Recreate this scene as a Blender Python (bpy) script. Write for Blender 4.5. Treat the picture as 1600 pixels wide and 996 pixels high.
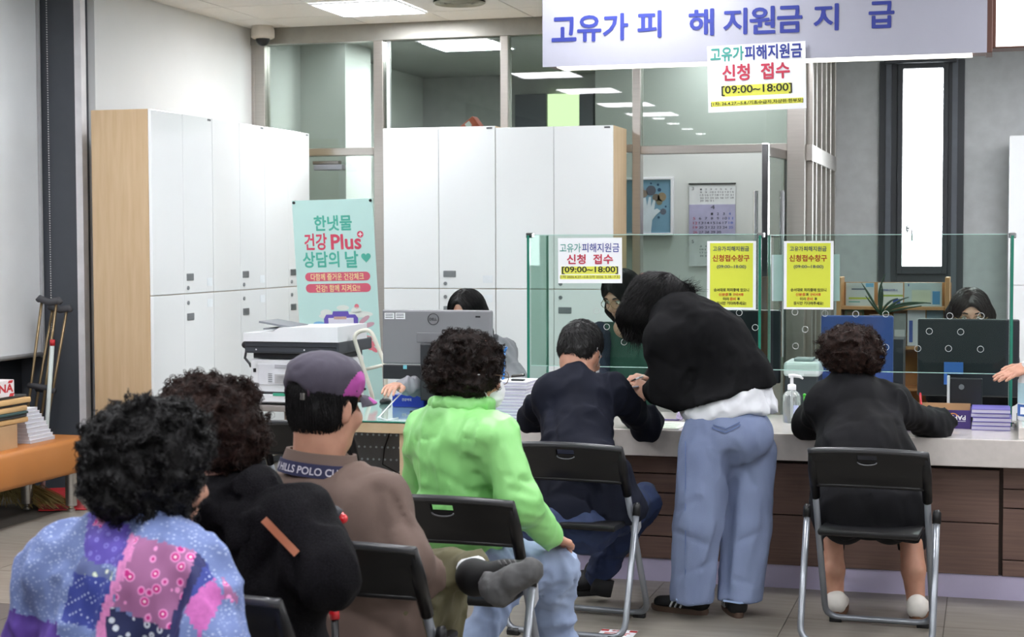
import bpy, bmesh, math, random
import numpy as np
from mathutils import Vector, Matrix
for o in list(bpy.data.objects): bpy.data.objects.remove(o)
SC = bpy.context.scene
COL = SC.collection
# ---------------------------------------------------------------- camera
F = 2578.0; EYE = 1.5                       # focal length in pixels of the 1600x996 frame, eye height in metres
def _n(v): return v/np.linalg.norm(v)
_vx = -_n(np.array([-8942., 95., -F])); _vy = _n(np.array([745., 123., -F]))
_vx = _n(_vx-_vy*_vx.dot(_vy)); _vz = np.cross(_vx, _vy)
ROT = np.array([_vx, _vy, _vz]); CAM = np.array([0, 0, EYE])
def ray(u, v): return ROT@np.array([(u-800)/F, -(v-498)/F, -1.])
def Pd(u, v, d): return CAM+ray(u, v)*d
def Py(u, v, Y): r = ray(u, v); return CAM+r*(Y/r[1])
def Px(u, v, X): r = ray(u, v); return CAM+r*(X/r[0])
def Pz(u, v, z): r = ray(u, v); return CAM+r*((z-EYE)/r[2])
cam = bpy.data.cameras.new('camera'); camo = bpy.data.objects.new('camera', cam); COL.objects.link(camo)
M4 = Matrix([list(ROT[0])+[0], list(ROT[1])+[0], list(ROT[2])+[EYE], [0, 0, 0, 1]]); camo.matrix_world = M4
cam.sensor_width = 36; cam.lens = F/1600*36; cam.clip_start = .05; cam.clip_end = 200
cam.dof.use_dof = True; cam.dof.focus_distance = 6.9; cam.dof.aperture_fstop = 6.3
SC.camera = camo
# ---------------------------------------------------------------- world, exposure
w = bpy.data.worlds.new('world'); SC.world = w; w.use_nodes = True
w.node_tree.nodes['Background'].inputs[0].default_value = (.93, .97, 1, 1)
w.node_tree.nodes['Background'].inputs[1].default_value = 6.0
SC.view_settings.view_transform = 'Standard'; SC.view_settings.look = 'None'
SC.view_settings.exposure = 1.25; SC.view_settings.gamma = 1; SC.view_settings.use_curve_mapping = False
LAMP = 15.0                                 # radiance of the ceiling panels
# ---------------------------------------------------------------- materials
def lin(h):
    h = h.lstrip('#'); c = [int(h[i:i+2], 16)/255 for i in (0, 2, 4)]
    return tuple((x/12.92 if x <= .04045 else ((x+.055)/1.055)**2.4) for x in c)+(1,)
MATS = {}
def mat(name, col, rough=.6, metal=0, var=.06, scale=12, bump=0, bscale=80, stretch=(1, 1, 1), spec=.5, coat=0, sheen=0, sss=0, col2=None, alpha=None, trans=0):
    if name in MATS: return MATS[name]
    m = bpy.data.materials.new(name); m.use_nodes = True; nt = m.node_tree; b = nt.nodes['Principled BSDF']; L = nt.links
    c = lin(col); c2 = lin(col2) if col2 else tuple(max(0, x*(1-var*2)) for x in c[:3])+(1,)
    tc = nt.nodes.new('ShaderNodeTexCoord'); mp = nt.nodes.new('ShaderNodeMapping'); mp.inputs['Scale'].default_value = stretch
    L.new(tc.outputs['Object'], mp.inputs[0])
    nz = nt.nodes.new('ShaderNodeTexNoise'); nz.inputs['Scale'].default_value = scale; nz.inputs['Detail'].default_value = 4
    L.new(mp.outputs[0], nz.inputs['Vector'])
    rp = nt.nodes.new('ShaderNodeValToRGB'); rp.color_ramp.elements[0].position = .3; rp.color_ramp.elements[1].position = .7
    rp.color_ramp.elements[0].color = c2; rp.color_ramp.elements[1].color = c
    L.new(nz.outputs[0], rp.inputs[0]); L.new(rp.outputs[0], b.inputs['Base Color'])
    b.inputs['Roughness'].default_value = rough; b.inputs['Metallic'].default_value = metal; b.inputs['Specular IOR Level'].default_value = spec
    if coat: b.inputs['Coat Weight'].default_value = coat; b.inputs['Coat Roughness'].default_value = .08
    if sheen: b.inputs['Sheen Weight'].default_value = sheen
    if sss: b.inputs['Subsurface Weight'].default_value = sss; b.inputs['Subsurface Scale'].default_value = .01
    if trans: b.inputs['Transmission Weight'].default_value = trans
    if bump:
        n2 = nt.nodes.new('ShaderNodeTexNoise'); n2.inputs['Scale'].default_value = bscale; n2.inputs['Detail'].default_value = 3
        L.new(mp.outputs[0], n2.inputs['Vector'])
        bp = nt.nodes.new('ShaderNodeBump'); bp.inputs['Strength'].default_value = bump; bp.inputs['Distance'].default_value = .004
        L.new(n2.outputs[0], bp.inputs['Height']); L.new(bp.outputs[0], b.inputs['Normal'])
    MATS[name] = m; return m
def emis(name, col, s):
    m = bpy.data.materials.new(name); m.use_nodes = True; nt = m.node_tree
    e = nt.nodes.new('ShaderNodeEmission'); e.inputs[0].default_value = lin(col); e.inputs[1].default_value = s
    nt.links.new(e.outputs[0], nt.nodes['Material Output'].inputs[0]); MATS[name] = m; return m
def glassmat(name, tint, refl=1.0, ior=1.45):
    m = bpy.data.materials.new(name); m.use_nodes = True; nt = m.node_tree; L = nt.links
    t = nt.nodes.new('ShaderNodeBsdfTransparent'); t.inputs[0].default_value = lin(tint)
    g = nt.nodes.new('ShaderNodeBsdfGlossy'); g.inputs['Roughness'].default_value = .01; g.inputs[0].default_value = (refl, refl, refl, 1)
    f = nt.nodes.new('ShaderNodeFresnel'); f.inputs[0].default_value = ior
    mx = nt.nodes.new('ShaderNodeMixShader'); ge = nt.nodes.new('ShaderNodeNewGeometry'); m1 = nt.nodes.new('ShaderNodeMath'); m1.operation = 'SUBTRACT'; m1.inputs[0].default_value = 1; L.new(ge.outputs['Backfacing'], m1.inputs[1]); m2 = nt.nodes.new('ShaderNodeMath'); m2.operation = 'MULTIPLY'; L.new(f.outputs[0], m2.inputs[0]); L.new(m1.outputs[0], m2.inputs[1])
    L.new(m2.outputs[0], mx.inputs[0]); L.new(t.outputs[0], mx.inputs[1]); L.new(g.outputs[0], mx.inputs[2])
    L.new(mx.outputs[0], nt.nodes['Material Output'].inputs[0]); MATS[name] = m; return m
def wood(name, c1, c2, stretch, rough=.5, scale=6, grain=.5):
    m = mat(name, c1, rough, col2=c2, stretch=stretch, scale=scale, bump=.05, bscale=scale*2); return m
# ---------------------------------------------------------------- mesh builder
def V(*a): return np.array(a, float)
class MB:
    def __init__(s): s.v = []; s.f = []; s.n = 0
    def add(s, v, f):
        v = [tuple(map(float, p)) for p in v]; s.v += v; s.f += [tuple(i+s.n for i in q) for q in f]; s.n += len(v); return s
    def box(s, lo, hi, bev=0):
        x0, y0, z0 = lo; x1, y1, z1 = hi
        x0, x1 = min(x0, x1), max(x0, x1); y0, y1 = min(y0, y1), max(y0, y1); z0, z1 = min(z0, z1), max(z0, z1)
        return s.obox(((x0+x1)/2, (y0+y1)/2, (z0+z1)/2), (1, 0, 0), (0, 1, 0), (0, 0, 1), (x1-x0)/2, (y1-y0)/2, (z1-z0)/2, bev)
    def obox(s, c, ax, ay, az, hx, hy, hz, bev=0):
        c = V(*c); A = [V(*ax)*hx, V(*ay)*hy, V(*az)*hz]
        if bev <= 0:
            p = [c+A[0]*i+A[1]*j+A[2]*k for k in (-1, 1) for j in (-1, 1) for i in (-1, 1)]
            return s.add(p, [(0, 2, 3, 1), (4, 5, 7, 6), (0, 1, 5, 4), (2, 6, 7, 3), (0, 4, 6, 2), (1, 3, 7, 5)])
        bev = min(bev, .99*min(hx, hy, hz)); h = (hx, hy, hz); U = [V(*ax), V(*ay), V(*az)]
        bm = bmesh.new(); r = bmesh.ops.create_cube(bm, size=2)
        for q in bm.verts: q.co = Vector((q.co.x*hx, q.co.y*hy, q.co.z*hz))
        bmesh.ops.bevel(bm, geom=bm.edges[:], offset=bev, segments=2, affect='EDGES', profile=.5)
        bm.verts.ensure_lookup_table(); bm.verts.index_update()
        vs = [c+U[0]*q.co.x+U[1]*q.co.y+U[2]*q.co.z for q in bm.verts]; fs = [tuple(x.index for x in q.verts) for q in bm.faces]; bm.free()
        return s.add(vs, fs)
    def tube(s, pts, r, seg=10, cap=True, closed=False):
        pts = [V(*p) for p in pts]; n = len(pts); rr = r if hasattr(r, '__len__') else [r]*n
        T = []
        for i in range(n):
            a = pts[i-1] if (i > 0 or closed) else pts[i]; b = pts[(i+1) % n] if (i < n-1 or closed) else pts[i]
            T.append(_n(b-a+1e-12))
        up = V(0, 0, 1) if abs(T[0][2]) < .9 else V(1, 0, 0)
        N = _n(np.cross(T[0], up)); vs = []
        for i in range(n):
            N = _n(N-T[i]*N.dot(T[i])); B = np.cross(T[i], N)
            for k in range(seg):
                a = 2*math.pi*k/seg; vs.append(pts[i]+(N*math.cos(a)+B*math.sin(a))*rr[i])
        fs = []
        for i in range(n if closed else n-1):
            j = (i+1) % n
            for k in range(seg): l = (k+1) % seg; fs.append((i*seg+k, i*seg+l, j*seg+l, j*seg+k))
        if cap and not closed: fs += [tuple(range(seg-1, -1, -1)), tuple((n-1)*seg+k for k in range(seg))]
        return s.add(vs, fs)
    def lathe(s, c, prof, seg=24, axis=(0, 0, 1), sx=1, sy=1):
        c = V(*c); z = _n(V(*axis)); x = _n(np.cross(z, V(0, 1, 0) if abs(z[1]) < .9 else V(1, 0, 0))); y = np.cross(z, x); vs = []
        for (r, h) in prof:
            for k in range(seg): a = 2*math.pi*k/seg; vs.append(c+z*h+x*r*sx*math.cos(a)+y*r*sy*math.sin(a))
        fs = [(i*seg+k, i*seg+(k+1) % seg, (i+1)*seg+(k+1) % seg, (i+1)*seg+k) for i in range(len(prof)-1) for k in range(seg)]
        fs += [tuple(range(seg-1, -1, -1)), tuple((len(prof)-1)*seg+k for k in range(seg))]
        return s.add(vs, fs)
    def ball(s, c, r, seg=16, rings=10, ax=None):
        c = V(*c); R = r if hasattr(r, '__len__') else (r, r, r); A = ax if ax is not None else np.eye(3); vs = []; fs = []
        for i in range(rings+1):
            t = math.pi*i/rings
            for k in range(seg):
                a = 2*math.pi*k/seg; q = V(R[0]*math.sin(t)*math.cos(a), R[1]*math.sin(t)*math.sin(a), R[2]*math.cos(t)); vs.append(c+A[0]*q[0]+A[1]*q[1]+A[2]*q[2])
        for i in range(rings):
            for k in range(seg): l = (k+1) % seg; fs.append((i*seg+k, (i+1)*seg+k, (i+1)*seg+l, i*seg+l))
        return s.add(vs, fs)
    def prism(s, poly, o, ux, uy, th):           # polygon in plane (ux,uy) at o, thickness along the normal
        o = V(*o); ux = V(*ux); uy = V(*uy); n = np.cross(ux, uy); m = len(poly)
        a = [o+ux*p[0]+uy*p[1] for p in poly]; b = [p+n*th for p in a]
        return s.add(a+b, [tuple(range(m-1, -1, -1)), tuple(range(m, 2*m))]+[(i, (i+1) % m, m+(i+1) % m, m+i) for i in range(m)])
    def build(s, name, m, parent=None, smooth=False, loc=None, local=False):
        return mkobj(name, s.v, s.f, m, parent, smooth, loc, local)
def wloc(o):
    p = V(0, 0, 0)
    while o is not None: p = p+np.array(o.location); o = o.parent
    return p
def mkobj(name, v, f, m, parent=None, smooth=False, loc=None, local=False, mi=None):
    v = np.array(v, float).reshape(-1, 3)
    off = V(0, 0, 0)
    if parent is not None and not local: off = wloc(parent)
    if parent is None and not local:
        if loc is None: lo = v.min(0); hi = v.max(0); loc = ((lo[0]+hi[0])/2, (lo[1]+hi[1])/2, lo[2])
        off = V(*loc)
    me = bpy.data.meshes.new(name)
    me.from_pydata([tuple(p) for p in (v-off)], [], [tuple(int(i) for i in q) for q in f]); 
    for x in (m if isinstance(m, (list, tuple)) else [m]): me.materials.append(x)
    if mi is not None: me.polygons.foreach_set('material_index', mi)
    if smooth is True: me.polygons.foreach_set('use_smooth', [True]*len(me.polygons))
    elif smooth: me.polygons.foreach_set('use_smooth', [True]*len(me.polygons)); me.set_sharp_from_angle(angle=math.radians(smooth))
    me.update(); o = bpy.data.objects.new(name, me); COL.objects.link(o)
    if parent is not None: o.parent = parent
    elif not local: o.location = tuple(off)
    return o
def tag(o, label=None, cat=None, group=None, kind=None):
    if label: o['label'] = label
    if cat: o['category'] = cat
    if group: o['group'] = group
    if kind: o['kind'] = kind
    return o
def struct(o, label=None): o['kind'] = 'structure'; o['label'] = label if label else o['label'] if 'label' in o else ''; return o
def thing(name, loc, label, cat, group=None, rz=0):
    o = bpy.data.objects.new(name, None); COL.objects.link(o); o.location = tuple(map(float, loc)); o.rotation_euler = (0, 0, rz); o.empty_display_size = .05
    return tag(o, label, cat, group)
def copy_tree(o, parent=None):
    c = o.copy(); COL.objects.link(c)
    if parent is not None: c.parent = parent
    for ch in list(o.children): copy_tree(ch, c)
    return c
# ---------------------------------------------------------------- lettering
def text_mesh(body, bold=0):
    c = bpy.data.curves.new('lettering', 'FONT'); c.body = body; c.offset = bold; c.resolution_u = 3
    o = bpy.data.objects.new('lettering', c); COL.objects.link(o); bpy.context.view_layer.update()
    me = bpy.data.meshes.new_from_object(o); v = np.array([tuple(x.co) for x in me.vertices]).reshape(-1, 3); f = [tuple(p.vertices) for p in me.polygons]
    bpy.data.objects.remove(o); bpy.data.curves.remove(c); bpy.data.meshes.remove(me); return v, f
def letter(body, o, ux, uy, x0, y0, wd, ht, m, parent, bold=0, lift=.0015, name='lettering', keep=False):
    """lettering fitted into the rectangle (x0,y0,wd,ht) of the plane o,ux,uy"""
    v, f = text_mesh(body, min(bold, .01))
    if len(v) == 0: return None
    if bold > .01:                           # heavier strokes: the same outline struck again beside itself
        e = bold*1.1; f = list(f); n0 = len(v); base = list(f); V_ = [v]
        for q, (dx, dy) in enumerate(((e, 0), (e/2, e*.5), (e/2, -e*.5))): V_.append(v+np.array([dx, dy, .0002*(q+1)])); f += [tuple(i+n0*(q+1) for i in p) for p in base]
        v = np.concatenate(V_)
    lo = v.min(0); hi = v.max(0); n = np.cross(ux, uy); sx = wd/(hi[0]-lo[0]); sy = ht/(hi[1]-lo[1])
    P = [V(*o)+V(*ux)*(x0+(p[0]-lo[0])*sx)+V(*uy)*(y0+(p[1]-lo[1])*sy)+n*(lift+p[2]) for p in v]
    return mkobj(name, P, f, m, parent)
# ---------------------------------------------------------------- noise
def _h(i, j, k, s):
    n = (i*374761393+j*668265263+k*2147483647+s*974634777) & 0xffffffff
    n = ((n ^ (n >> 13))*1274126177) & 0xffffffff
    return ((n ^ (n >> 16)) & 0xffff)/32767.5-1
def vnoise(p, s=0):
    i = np.floor(p).astype(np.int64); f = p-i; f = f*f*(3-2*f); r = 0
    for a in (0, 1):
        for b in (0, 1):
            for c in (0, 1):
                r = r+_h(i[:, 0]+a, i[:, 1]+b, i[:, 2]+c, s)*(f[:, 0] if a else 1-f[:, 0])*(f[:, 1] if b else 1-f[:, 1])*(f[:, 2] if c else 1-f[:, 2])
    return r
def fbm(p, s=0, o=3): return sum(vnoise(p*2**k, s+k)*.5**k for k in range(o))
# ---------------------------------------------------------------- implicit shapes (one continuous skin)
class Shape:
    def __init__(s, k=.03): s.p = []; s.k = k; s.cuts = []
    def cone(s, a, ra, b, rb, flat=None, fs=1, k=None): s.p.append(('c', V(*a), ra, V(*b), rb, flat, fs, k)); return s
    def chain(s, pts, rs, flat=None, fs=1, k=None):
        for i in range(len(pts)-1): s.cone(pts[i], rs[i], pts[i+1], rs[i+1], flat, fs, k)
        return s
    def ell(s, c, r, ax=None, k=None): s.p.append(('e', V(*c), V(*r), np.array(ax, float) if ax is not None else np.eye(3), 0, 0, 0, k)); return s
    def cut(s, c, r, ax=None, k=.01): s.cuts.append((V(*c), V(*r), np.array(ax, float) if ax is not None else np.eye(3), k)); return s
    @staticmethod
    def _ell(P, c, r, A):
        q = (P-c)@A.T; k0 = np.linalg.norm(q/r, axis=1); k1 = np.linalg.norm(q/(r*r), axis=1)+1e-9; return k0*(k0-1)/k1
    def ev(s, P, grow=0):
        D = None
        for t in s.p:
            if t[0] == 'c':
                _, a, ra, b, rb, fl, fs, k = t; ab = b-a; L2 = ab.dot(ab)+1e-12; tt = np.clip((P-a)@ab/L2, 0, 1); q = P-a-tt[:, None]*ab
                if fl is not None: n = V(*fl); q = q+np.outer(q@n*(1/fs-1), n)
                d = np.linalg.norm(q, axis=1)-(ra+(rb-ra)*tt)
            else: d = s._ell(P, t[1], t[2], t[3]); k = t[7]
            if D is None: D = d
            else:
                kk = s.k if k is None else k
                h = np.maximum(kk-np.abs(D-d), 0)/max(kk, 1e-6); D = np.minimum(D, d)-h*h*kk*.25
        for (c, r, A, kk) in s.cuts:
            d = -s._ell(P, c, r, A); h = np.maximum(kk-np.abs(D-d), 0)/kk; D = np.maximum(D, d)+h*h*kk*.25
        return D-grow
    def bounds(s, pad):
        lo = np.full(3, 1e9); hi = -lo
        for t in s.p:
            if t[0] == 'c':
                for c, r in ((t[1], t[2]), (t[3], t[4])):
                    r = r*max(1, t[6]); lo = np.minimum(lo, c-r); hi = np.maximum(hi, c+r)
            else: r = np.abs(t[3].T)@t[2]; lo = np.minimum(lo, t[1]-r); hi = np.maximum(hi, t[1]+r)
        return lo-pad, hi+pad
    def mesh(s, h=.01, grow=0, fn=None, clip=None, smooth=1):
        lo, hi = s.bounds(max(grow, 0)+2.5*h+.012)
        if clip is not None: lo = np.maximum(lo, clip[0]); hi = np.minimum(hi, clip[1])
        n = np.maximum(np.ceil((hi-lo)/h).astype(int)+1, 3)
        X = [lo[i]+np.arange(n[i])*h for i in range(3)]
        G = np.stack(np.meshgrid(*X, indexing='ij'), -1).reshape(-1, 3)
        D = s.ev(G, grow)
        if fn is not None:
            near = np.abs(D) < .06; D[near] = D[near]+fn(G[near])
        v, f = nets(D.reshape(n), lo, h)
        if smooth and len(v): v = relax(v, f, smooth)
        return v, f
def relax(v, f, it=1):
    f = np.array(f)
    for _ in range(it):
        acc = np.zeros_like(v); cnt = np.zeros(len(v))
        for a, b in ((0, 1), (1, 2), (2, 3), (3, 0)):
            for x, y in ((a, b), (b, a)):
                np.add.at(acc, f[:, x], v[f[:, y]]); np.add.at(cnt, f[:, x], 1)
        v = v*.5+.5*acc/np.maximum(cnt, 1)[:, None]
    return v
def nets(D, lo, h):
    S = D < 0; nx, ny, nz = D.shape
    c = {(a, b, e): (slice(a, nx-1+a), slice(b, ny-1+b), slice(e, nz-1+e)) for a in (0, 1) for b in (0, 1) for e in (0, 1)}
    cs = sum(S[c[k]].astype(np.int8) for k in c); act = (cs > 0) & (cs < 8); idx = np.full(act.shape, -1, np.int64)
    I = np.argwhere(act); idx[act] = np.arange(len(I))
    if len(I) == 0: return np.zeros((0, 3)), np.zeros((0, 4), int)
    vals = {k: D[I[:, 0]+k[0], I[:, 1]+k[1], I[:, 2]+k[2]] for k in c}
    acc = np.zeros((len(I), 3)); cnt = np.zeros(len(I)); ks = list(c)
    for k in ks:
        for ax in range(3):
            if k[ax] == 0:
                k2 = list(k); k2[ax] = 1; k2 = tuple(k2); a = vals[k]; b = vals[k2]; m = (a < 0) != (b < 0)
                t = np.where(m, a/np.where(m, a-b, 1), 0); p = np.tile(np.array(k, float), (len(I), 1)); p[:, ax] = t
                acc += p*m[:, None]; cnt += m
    v = lo+(I+acc/np.maximum(cnt, 1)[:, None])*h; F_ = []
    for ax in range(3):
        sl0 = [slice(None)]*3; sl1 = [slice(None)]*3; sl0[ax] = slice(0, -1); sl1[ax] = slice(1, None)
        A = S[tuple(sl0)]; B = S[tuple(sl1)]; E = np.argwhere(A != B); o1, o2 = [(1, 2), (2, 0), (0, 1)][ax]
        ok = np.ones(len(E), bool)
        for o in (o1, o2): ok &= (E[:, o] > 0) & (E[:, o] < D.shape[o]-1)
        E = E[ok]
        if not len(E): continue
        sg = A[E[:, 0], E[:, 1], E[:, 2]]; q = []
        for d1, d2 in ((-1, -1), (0, -1), (0, 0), (-1, 0)):
            e = E.copy(); e[:, o1] += d1; e[:, o2] += d2; q.append(idx[e[:, 0], e[:, 1], e[:, 2]])
        q = np.stack(q, 1); q[~sg] = q[~sg][:, ::-1]; F_.append(q)
    Fa = np.concatenate(F_) if F_ else np.zeros((0, 4), int); return v, Fa[(Fa >= 0).all(1)]
def join(*vf):
    vs = []; fs = []; n = 0
    for v, f in vf:
        vs.append(np.array(v, float)); fs += [tuple(int(i)+n for i in q) for q in f]; n += len(v)
    return np.concatenate(vs), fs
# ================================================================ materials used by the room
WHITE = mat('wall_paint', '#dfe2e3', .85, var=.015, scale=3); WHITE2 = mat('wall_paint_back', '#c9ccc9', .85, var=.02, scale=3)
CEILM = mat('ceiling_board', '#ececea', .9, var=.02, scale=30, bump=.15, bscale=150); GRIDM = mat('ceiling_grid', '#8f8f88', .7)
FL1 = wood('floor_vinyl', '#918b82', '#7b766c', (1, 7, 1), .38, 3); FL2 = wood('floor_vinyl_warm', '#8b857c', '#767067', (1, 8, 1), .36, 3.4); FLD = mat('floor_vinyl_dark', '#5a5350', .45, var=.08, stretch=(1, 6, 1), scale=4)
GROUT = mat('floor_joint', '#5d5953', .8)
STEEL = mat('brushed_steel', '#b9b4ae', .28, .9, var=.04, stretch=(1, 1, 30), scale=5); STEELD = mat('steel_dark', '#7d7a76', .35, .8)  # the second steel is a darker tone for poles, leg and closer arm
DGREY = mat('dark_grey_frame', '#4a4e55', .55, var=.03); DGREY2 = mat('charcoal_frame', '#35383d', .5, var=.03)
GLASS = glassmat('partition_glass', '#dde3df', 1.0, 1.5); SGLASS = glassmat('screen_glass', '#eaf3ef', 1.0, 1.33)
FGLASS = glassmat('fin_glass', '#e3f0eb', .25, 1.2)
GEDGE = mat('glass_edge_dark', '#2d7a66', .15, var=.05); GEDGE2 = mat('glass_edge_pale', '#b5d8d0', .1, var=.03)
LAMPM = emis('lamp_diffuser', '#fafbff', LAMP); LAMPB = emis('lamp_diffuser_back', '#fafbff', 44.0); FILLC = emis('fill_diffuser_small', '#fafbff', 9.0); DAY = emis('daylight_pane', '#f4fbff', 9.0)
BEECH = wood('beech_panel', '#cbb18f', '#bfa37f', (6, 6, .5), .5, 5); DOORW = mat('white_laminate', '#eceff0', .16, var=.01, scale=2, coat=.4)
PLAST = mat('white_plastic', '#e4e6ea', .4, var=.02); CHROME = mat('chrome', '#d8d8da', .12, 1); BLK = mat('black_plastic', '#17181b', .35, var=.1); BLK2 = mat('matt_black', '#101114', .6, var=.1)
GREYP = mat('grey_plastic', '#7e8288', .5); DKP = mat('dark_slate_plastic', '#3b3f46', .45, var=.05)
CEIL = 3.05; YP = 11.15; XL = -5.18
# ---------------------------------------------------------------- floor, each tile a piece
fl = MB().box((-9, -6, -.12), (6, 17, -.004)).build('floor', GROUT, loc=(0, 0, 0)); struct(fl, 'grey-beige stone look vinyl floor')
random.seed(4); T = .6015; tl = None
for ix in range(-8, 5):
    for iy in range(-7, 4):
        x = -.152+ix*T; y = 7.15+iy*T
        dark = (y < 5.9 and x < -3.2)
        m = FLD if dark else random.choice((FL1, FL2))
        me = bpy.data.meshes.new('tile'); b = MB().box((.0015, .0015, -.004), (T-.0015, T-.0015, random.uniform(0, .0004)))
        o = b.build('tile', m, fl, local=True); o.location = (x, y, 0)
# ---------------------------------------------------------------- ceiling
ce = MB().box((-9, -6, CEIL+.012), (6, 17, CEIL+.1)).build('ceiling', GRIDM, loc=(0, 0, CEIL)); struct(ce, 'white suspended ceiling')
CT = .61; CX0 = -4.875; CY0 = 10.63
for ix in range(-1, 10):
    for iy in range(0, 12):
        x0 = CX0+ix*CT; y0 = CY0-(iy+1)*CT
        if ix == 1 and iy == 0: continue
        MB().box((max(x0, XL)+.005, y0+.005, CEIL), (x0+CT-.005, y0+CT-.005, CEIL+.012)).build('ceiling_panel', CEILM, ce)
for ix in range(-1, 10): x0 = CX0+ix*CT; MB().box((max(x0, XL)+.005, CY0+.005, CEIL), (x0+CT-.005, YP-.06, CEIL+.012)).build('ceiling_panel', CEILM, ce)
CYE = CY0-12*CT; CXE = CX0+10*CT
MB().box((-9, -6, CEIL+.001), (6, CYE, CEIL+.012)).build('ceiling_field', CEILM, ce)
MB().box((-9, CYE, CEIL+.001), (XL, 11, CEIL+.012)).build('ceiling_field', CEILM, ce)
MB().box((CXE, CYE, CEIL+.001), (6, YP, CEIL+.012)).build('ceiling_field', CEILM, ce)
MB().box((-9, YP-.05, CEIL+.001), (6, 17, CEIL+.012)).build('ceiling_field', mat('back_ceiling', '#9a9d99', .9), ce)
def panel_light(cx, cy, label, m=LAMPM, sz=.29, group=None):
    t = thing('ceiling_light', (cx, cy, CEIL), label, 'ceiling light', group)
    f = MB()
    for a, b in (((-sz-.012, -sz-.012), (sz+.012, -sz)), ((-sz-.012, sz), (sz+.012, sz+.012)), ((-sz-.012, -sz), (-sz, sz)), ((sz, -sz), (sz+.012, sz))): f.box((cx+a[0], cy+a[1], CEIL-.012), (cx+b[0], cy+b[1], CEIL))
    f.build('lamp_frame', PLAST, t); MB().box((cx-sz, cy-sz, CEIL-.008), (cx+sz, cy+sz, CEIL-.004)).build('diffuser', m, t); return t
LX = -3.96
panel_light(-3.96, 10.325, 'bright square ceiling panel light in front of the glass partition, beside the round vent')
for i, y in enumerate((7.4, 5.7, 3.9, 2.4)): panel_light(LX, y, 'square ceiling panel light of the row over the waiting area', group='ceiling panels over the hall')
for x in (-1.5, .9, 3.2):
    for y in (9.3 if x > -1 else 9.6, 6.9, 4.6, 2.3, -.3, -3):
        panel_light(x, y, 'square ceiling panel light of the row over the waiting area', group='ceiling panels over the hall')
for x, y in ((.3, 10.9), (3.2, 10.9), (1.8, 11.7)): panel_light(x, y, 'added square panel light out of view, brightening the window wall', group='added fill panels over the staff area')  # unseen panels added to brighten the window wall
for x, y in ((-4, 1.75), (-4, .8), (-4, -.3), (-4, -1.4), (-2.45, 1.4)):
    t = thing('ceiling_downlight', (x, y, CEIL), 'small round ceiling downlight over the entrance side of the hall', 'ceiling light', 'downlights of the hall')
    MB().lathe((x, y, CEIL-.012), [(.085, 0), (.095, .004), (.095, .012)]).build('trim_ring', PLAST, t, 40); MB().lathe((x, y, CEIL-.015), [(.08, 0), (.08, .004)]).build('diffuser', LAMPM, t)
# vent
t = thing('ceiling_vent', (-3.3, 10.22, CEIL), 'round grey ceiling air diffuser with nested rings', 'vent')
VM = mat('vent_enamel', '#a8a797', .5)
for r in (.17, .13, .09, .05): MB().lathe((-3.3, 10.22, CEIL-.02), [(r, .008), (r-.012, 0), (r-.03, .012), (r-.02, .02), (r, .02)]).build('diffuser_ring', VM, t, 40)
# cctv
cc = V(-5.03, 10.98, CEIL); t = thing('security_camera', cc, 'white dome security camera in the ceiling corner above the left lockers', 'camera')
MB().lathe(cc-V(0, 0, .09), [(.07, 0), (.085, .01), (.085, .06), (.075, .09)]).build('housing', mat('cctv_ivory', '#d8d2c8', .5), t, 40)
MB().ball(cc-V(0, 0, .09), .052).build('lens_dome', BLK, t, True)
# ---------------------------------------------------------------- outer walls
def wallbox(name, lo, hi, label, m=WHITE): o = MB().box(lo, hi).build(name, m); return struct(o, label)
wallbox('wall_left', (XL-.3, 8.905, 0), (XL, YP, CEIL), 'white painted wall above the left lockers')
wallbox('wall_left_outer', (-5.9, -6, 0), (-5.62, 8.75, CEIL), 'wall behind the grey blind', mat('dark_window_wall', '#2e3238', .3))
wallbox('wall_front', (-5.9, -6, 0), (6, -5.8, CEIL), 'white wall of the hall behind the viewer'); 
wallbox('wall_right', (5.8, -5.8, 0), (6, 16, CEIL), 'white wall at the right of the hall')
p0 = wallbox('trim_1', (-5.62, 8.75, 0), (XL-.045, 8.9, CEIL), 'dark grey window pillar', DGREY)
struct(MB().box((XL-.045, 8.745, 0), (XL+.0, 8.8, CEIL)).build('trim_2', mat('pillar_edge', '#e4e3e6', .5)), 'white edge strip beside the dark grey pillar')
# blind
bl = thing('roller_blind', (-5.45, 7.2, CEIL), 'light grey roller blind pulled down over the left window', 'blind')
bm_ = MB(); yy = np.linspace(5.2, 8.70, 40); zt, zb = CEIL, Px(28, 558, -5.45)[2]
vs = [(-5.45+.006*math.sin(y*5)+.004*math.sin(y*13), y, z) for z in (zb, (zb+zt)/2, zt) for y in yy]; n = len(yy)
bm_.add(vs+[(x-.003, y, z) for x, y, z in vs], [(i+j*n, i+1+j*n, i+1+(j+1)*n, i+(j+1)*n) for j in (0, 1) for i in range(n-1)]+[(i+j*n+3*n, i+(j+1)*n+3*n, i+1+(j+1)*n+3*n, i+1+j*n+3*n) for j in (0, 1) for i in range(n-1)])
bm_.build('blind_fabric', mat('blind_cloth', '#dde1e4', .9, var=.03, scale=4), bl, True)
MB().tube([(-5.45, 5.2, zb), (-5.45, 8.70, zb)], .014).build('bottom_rail', mat('rail_grey', '#b8babd', .5), bl, True)
MB().box((-5.46, 8.705, zb-.02), (-5.44, 8.725, CEIL)).build('side_guide', mat('rail_grey', '#b8babd', .5), bl)
c = MB(); 
for k in range(150):
    z = zb+.05+k*(CEIL-zb-.06)/150; c.ball((-5.40, 8.735, z), .0045, 6, 4)
tag(c.build('pull_chain', mat('chain_white', '#d0d0d0', .5), bl, True), kind='stuff')
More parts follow.
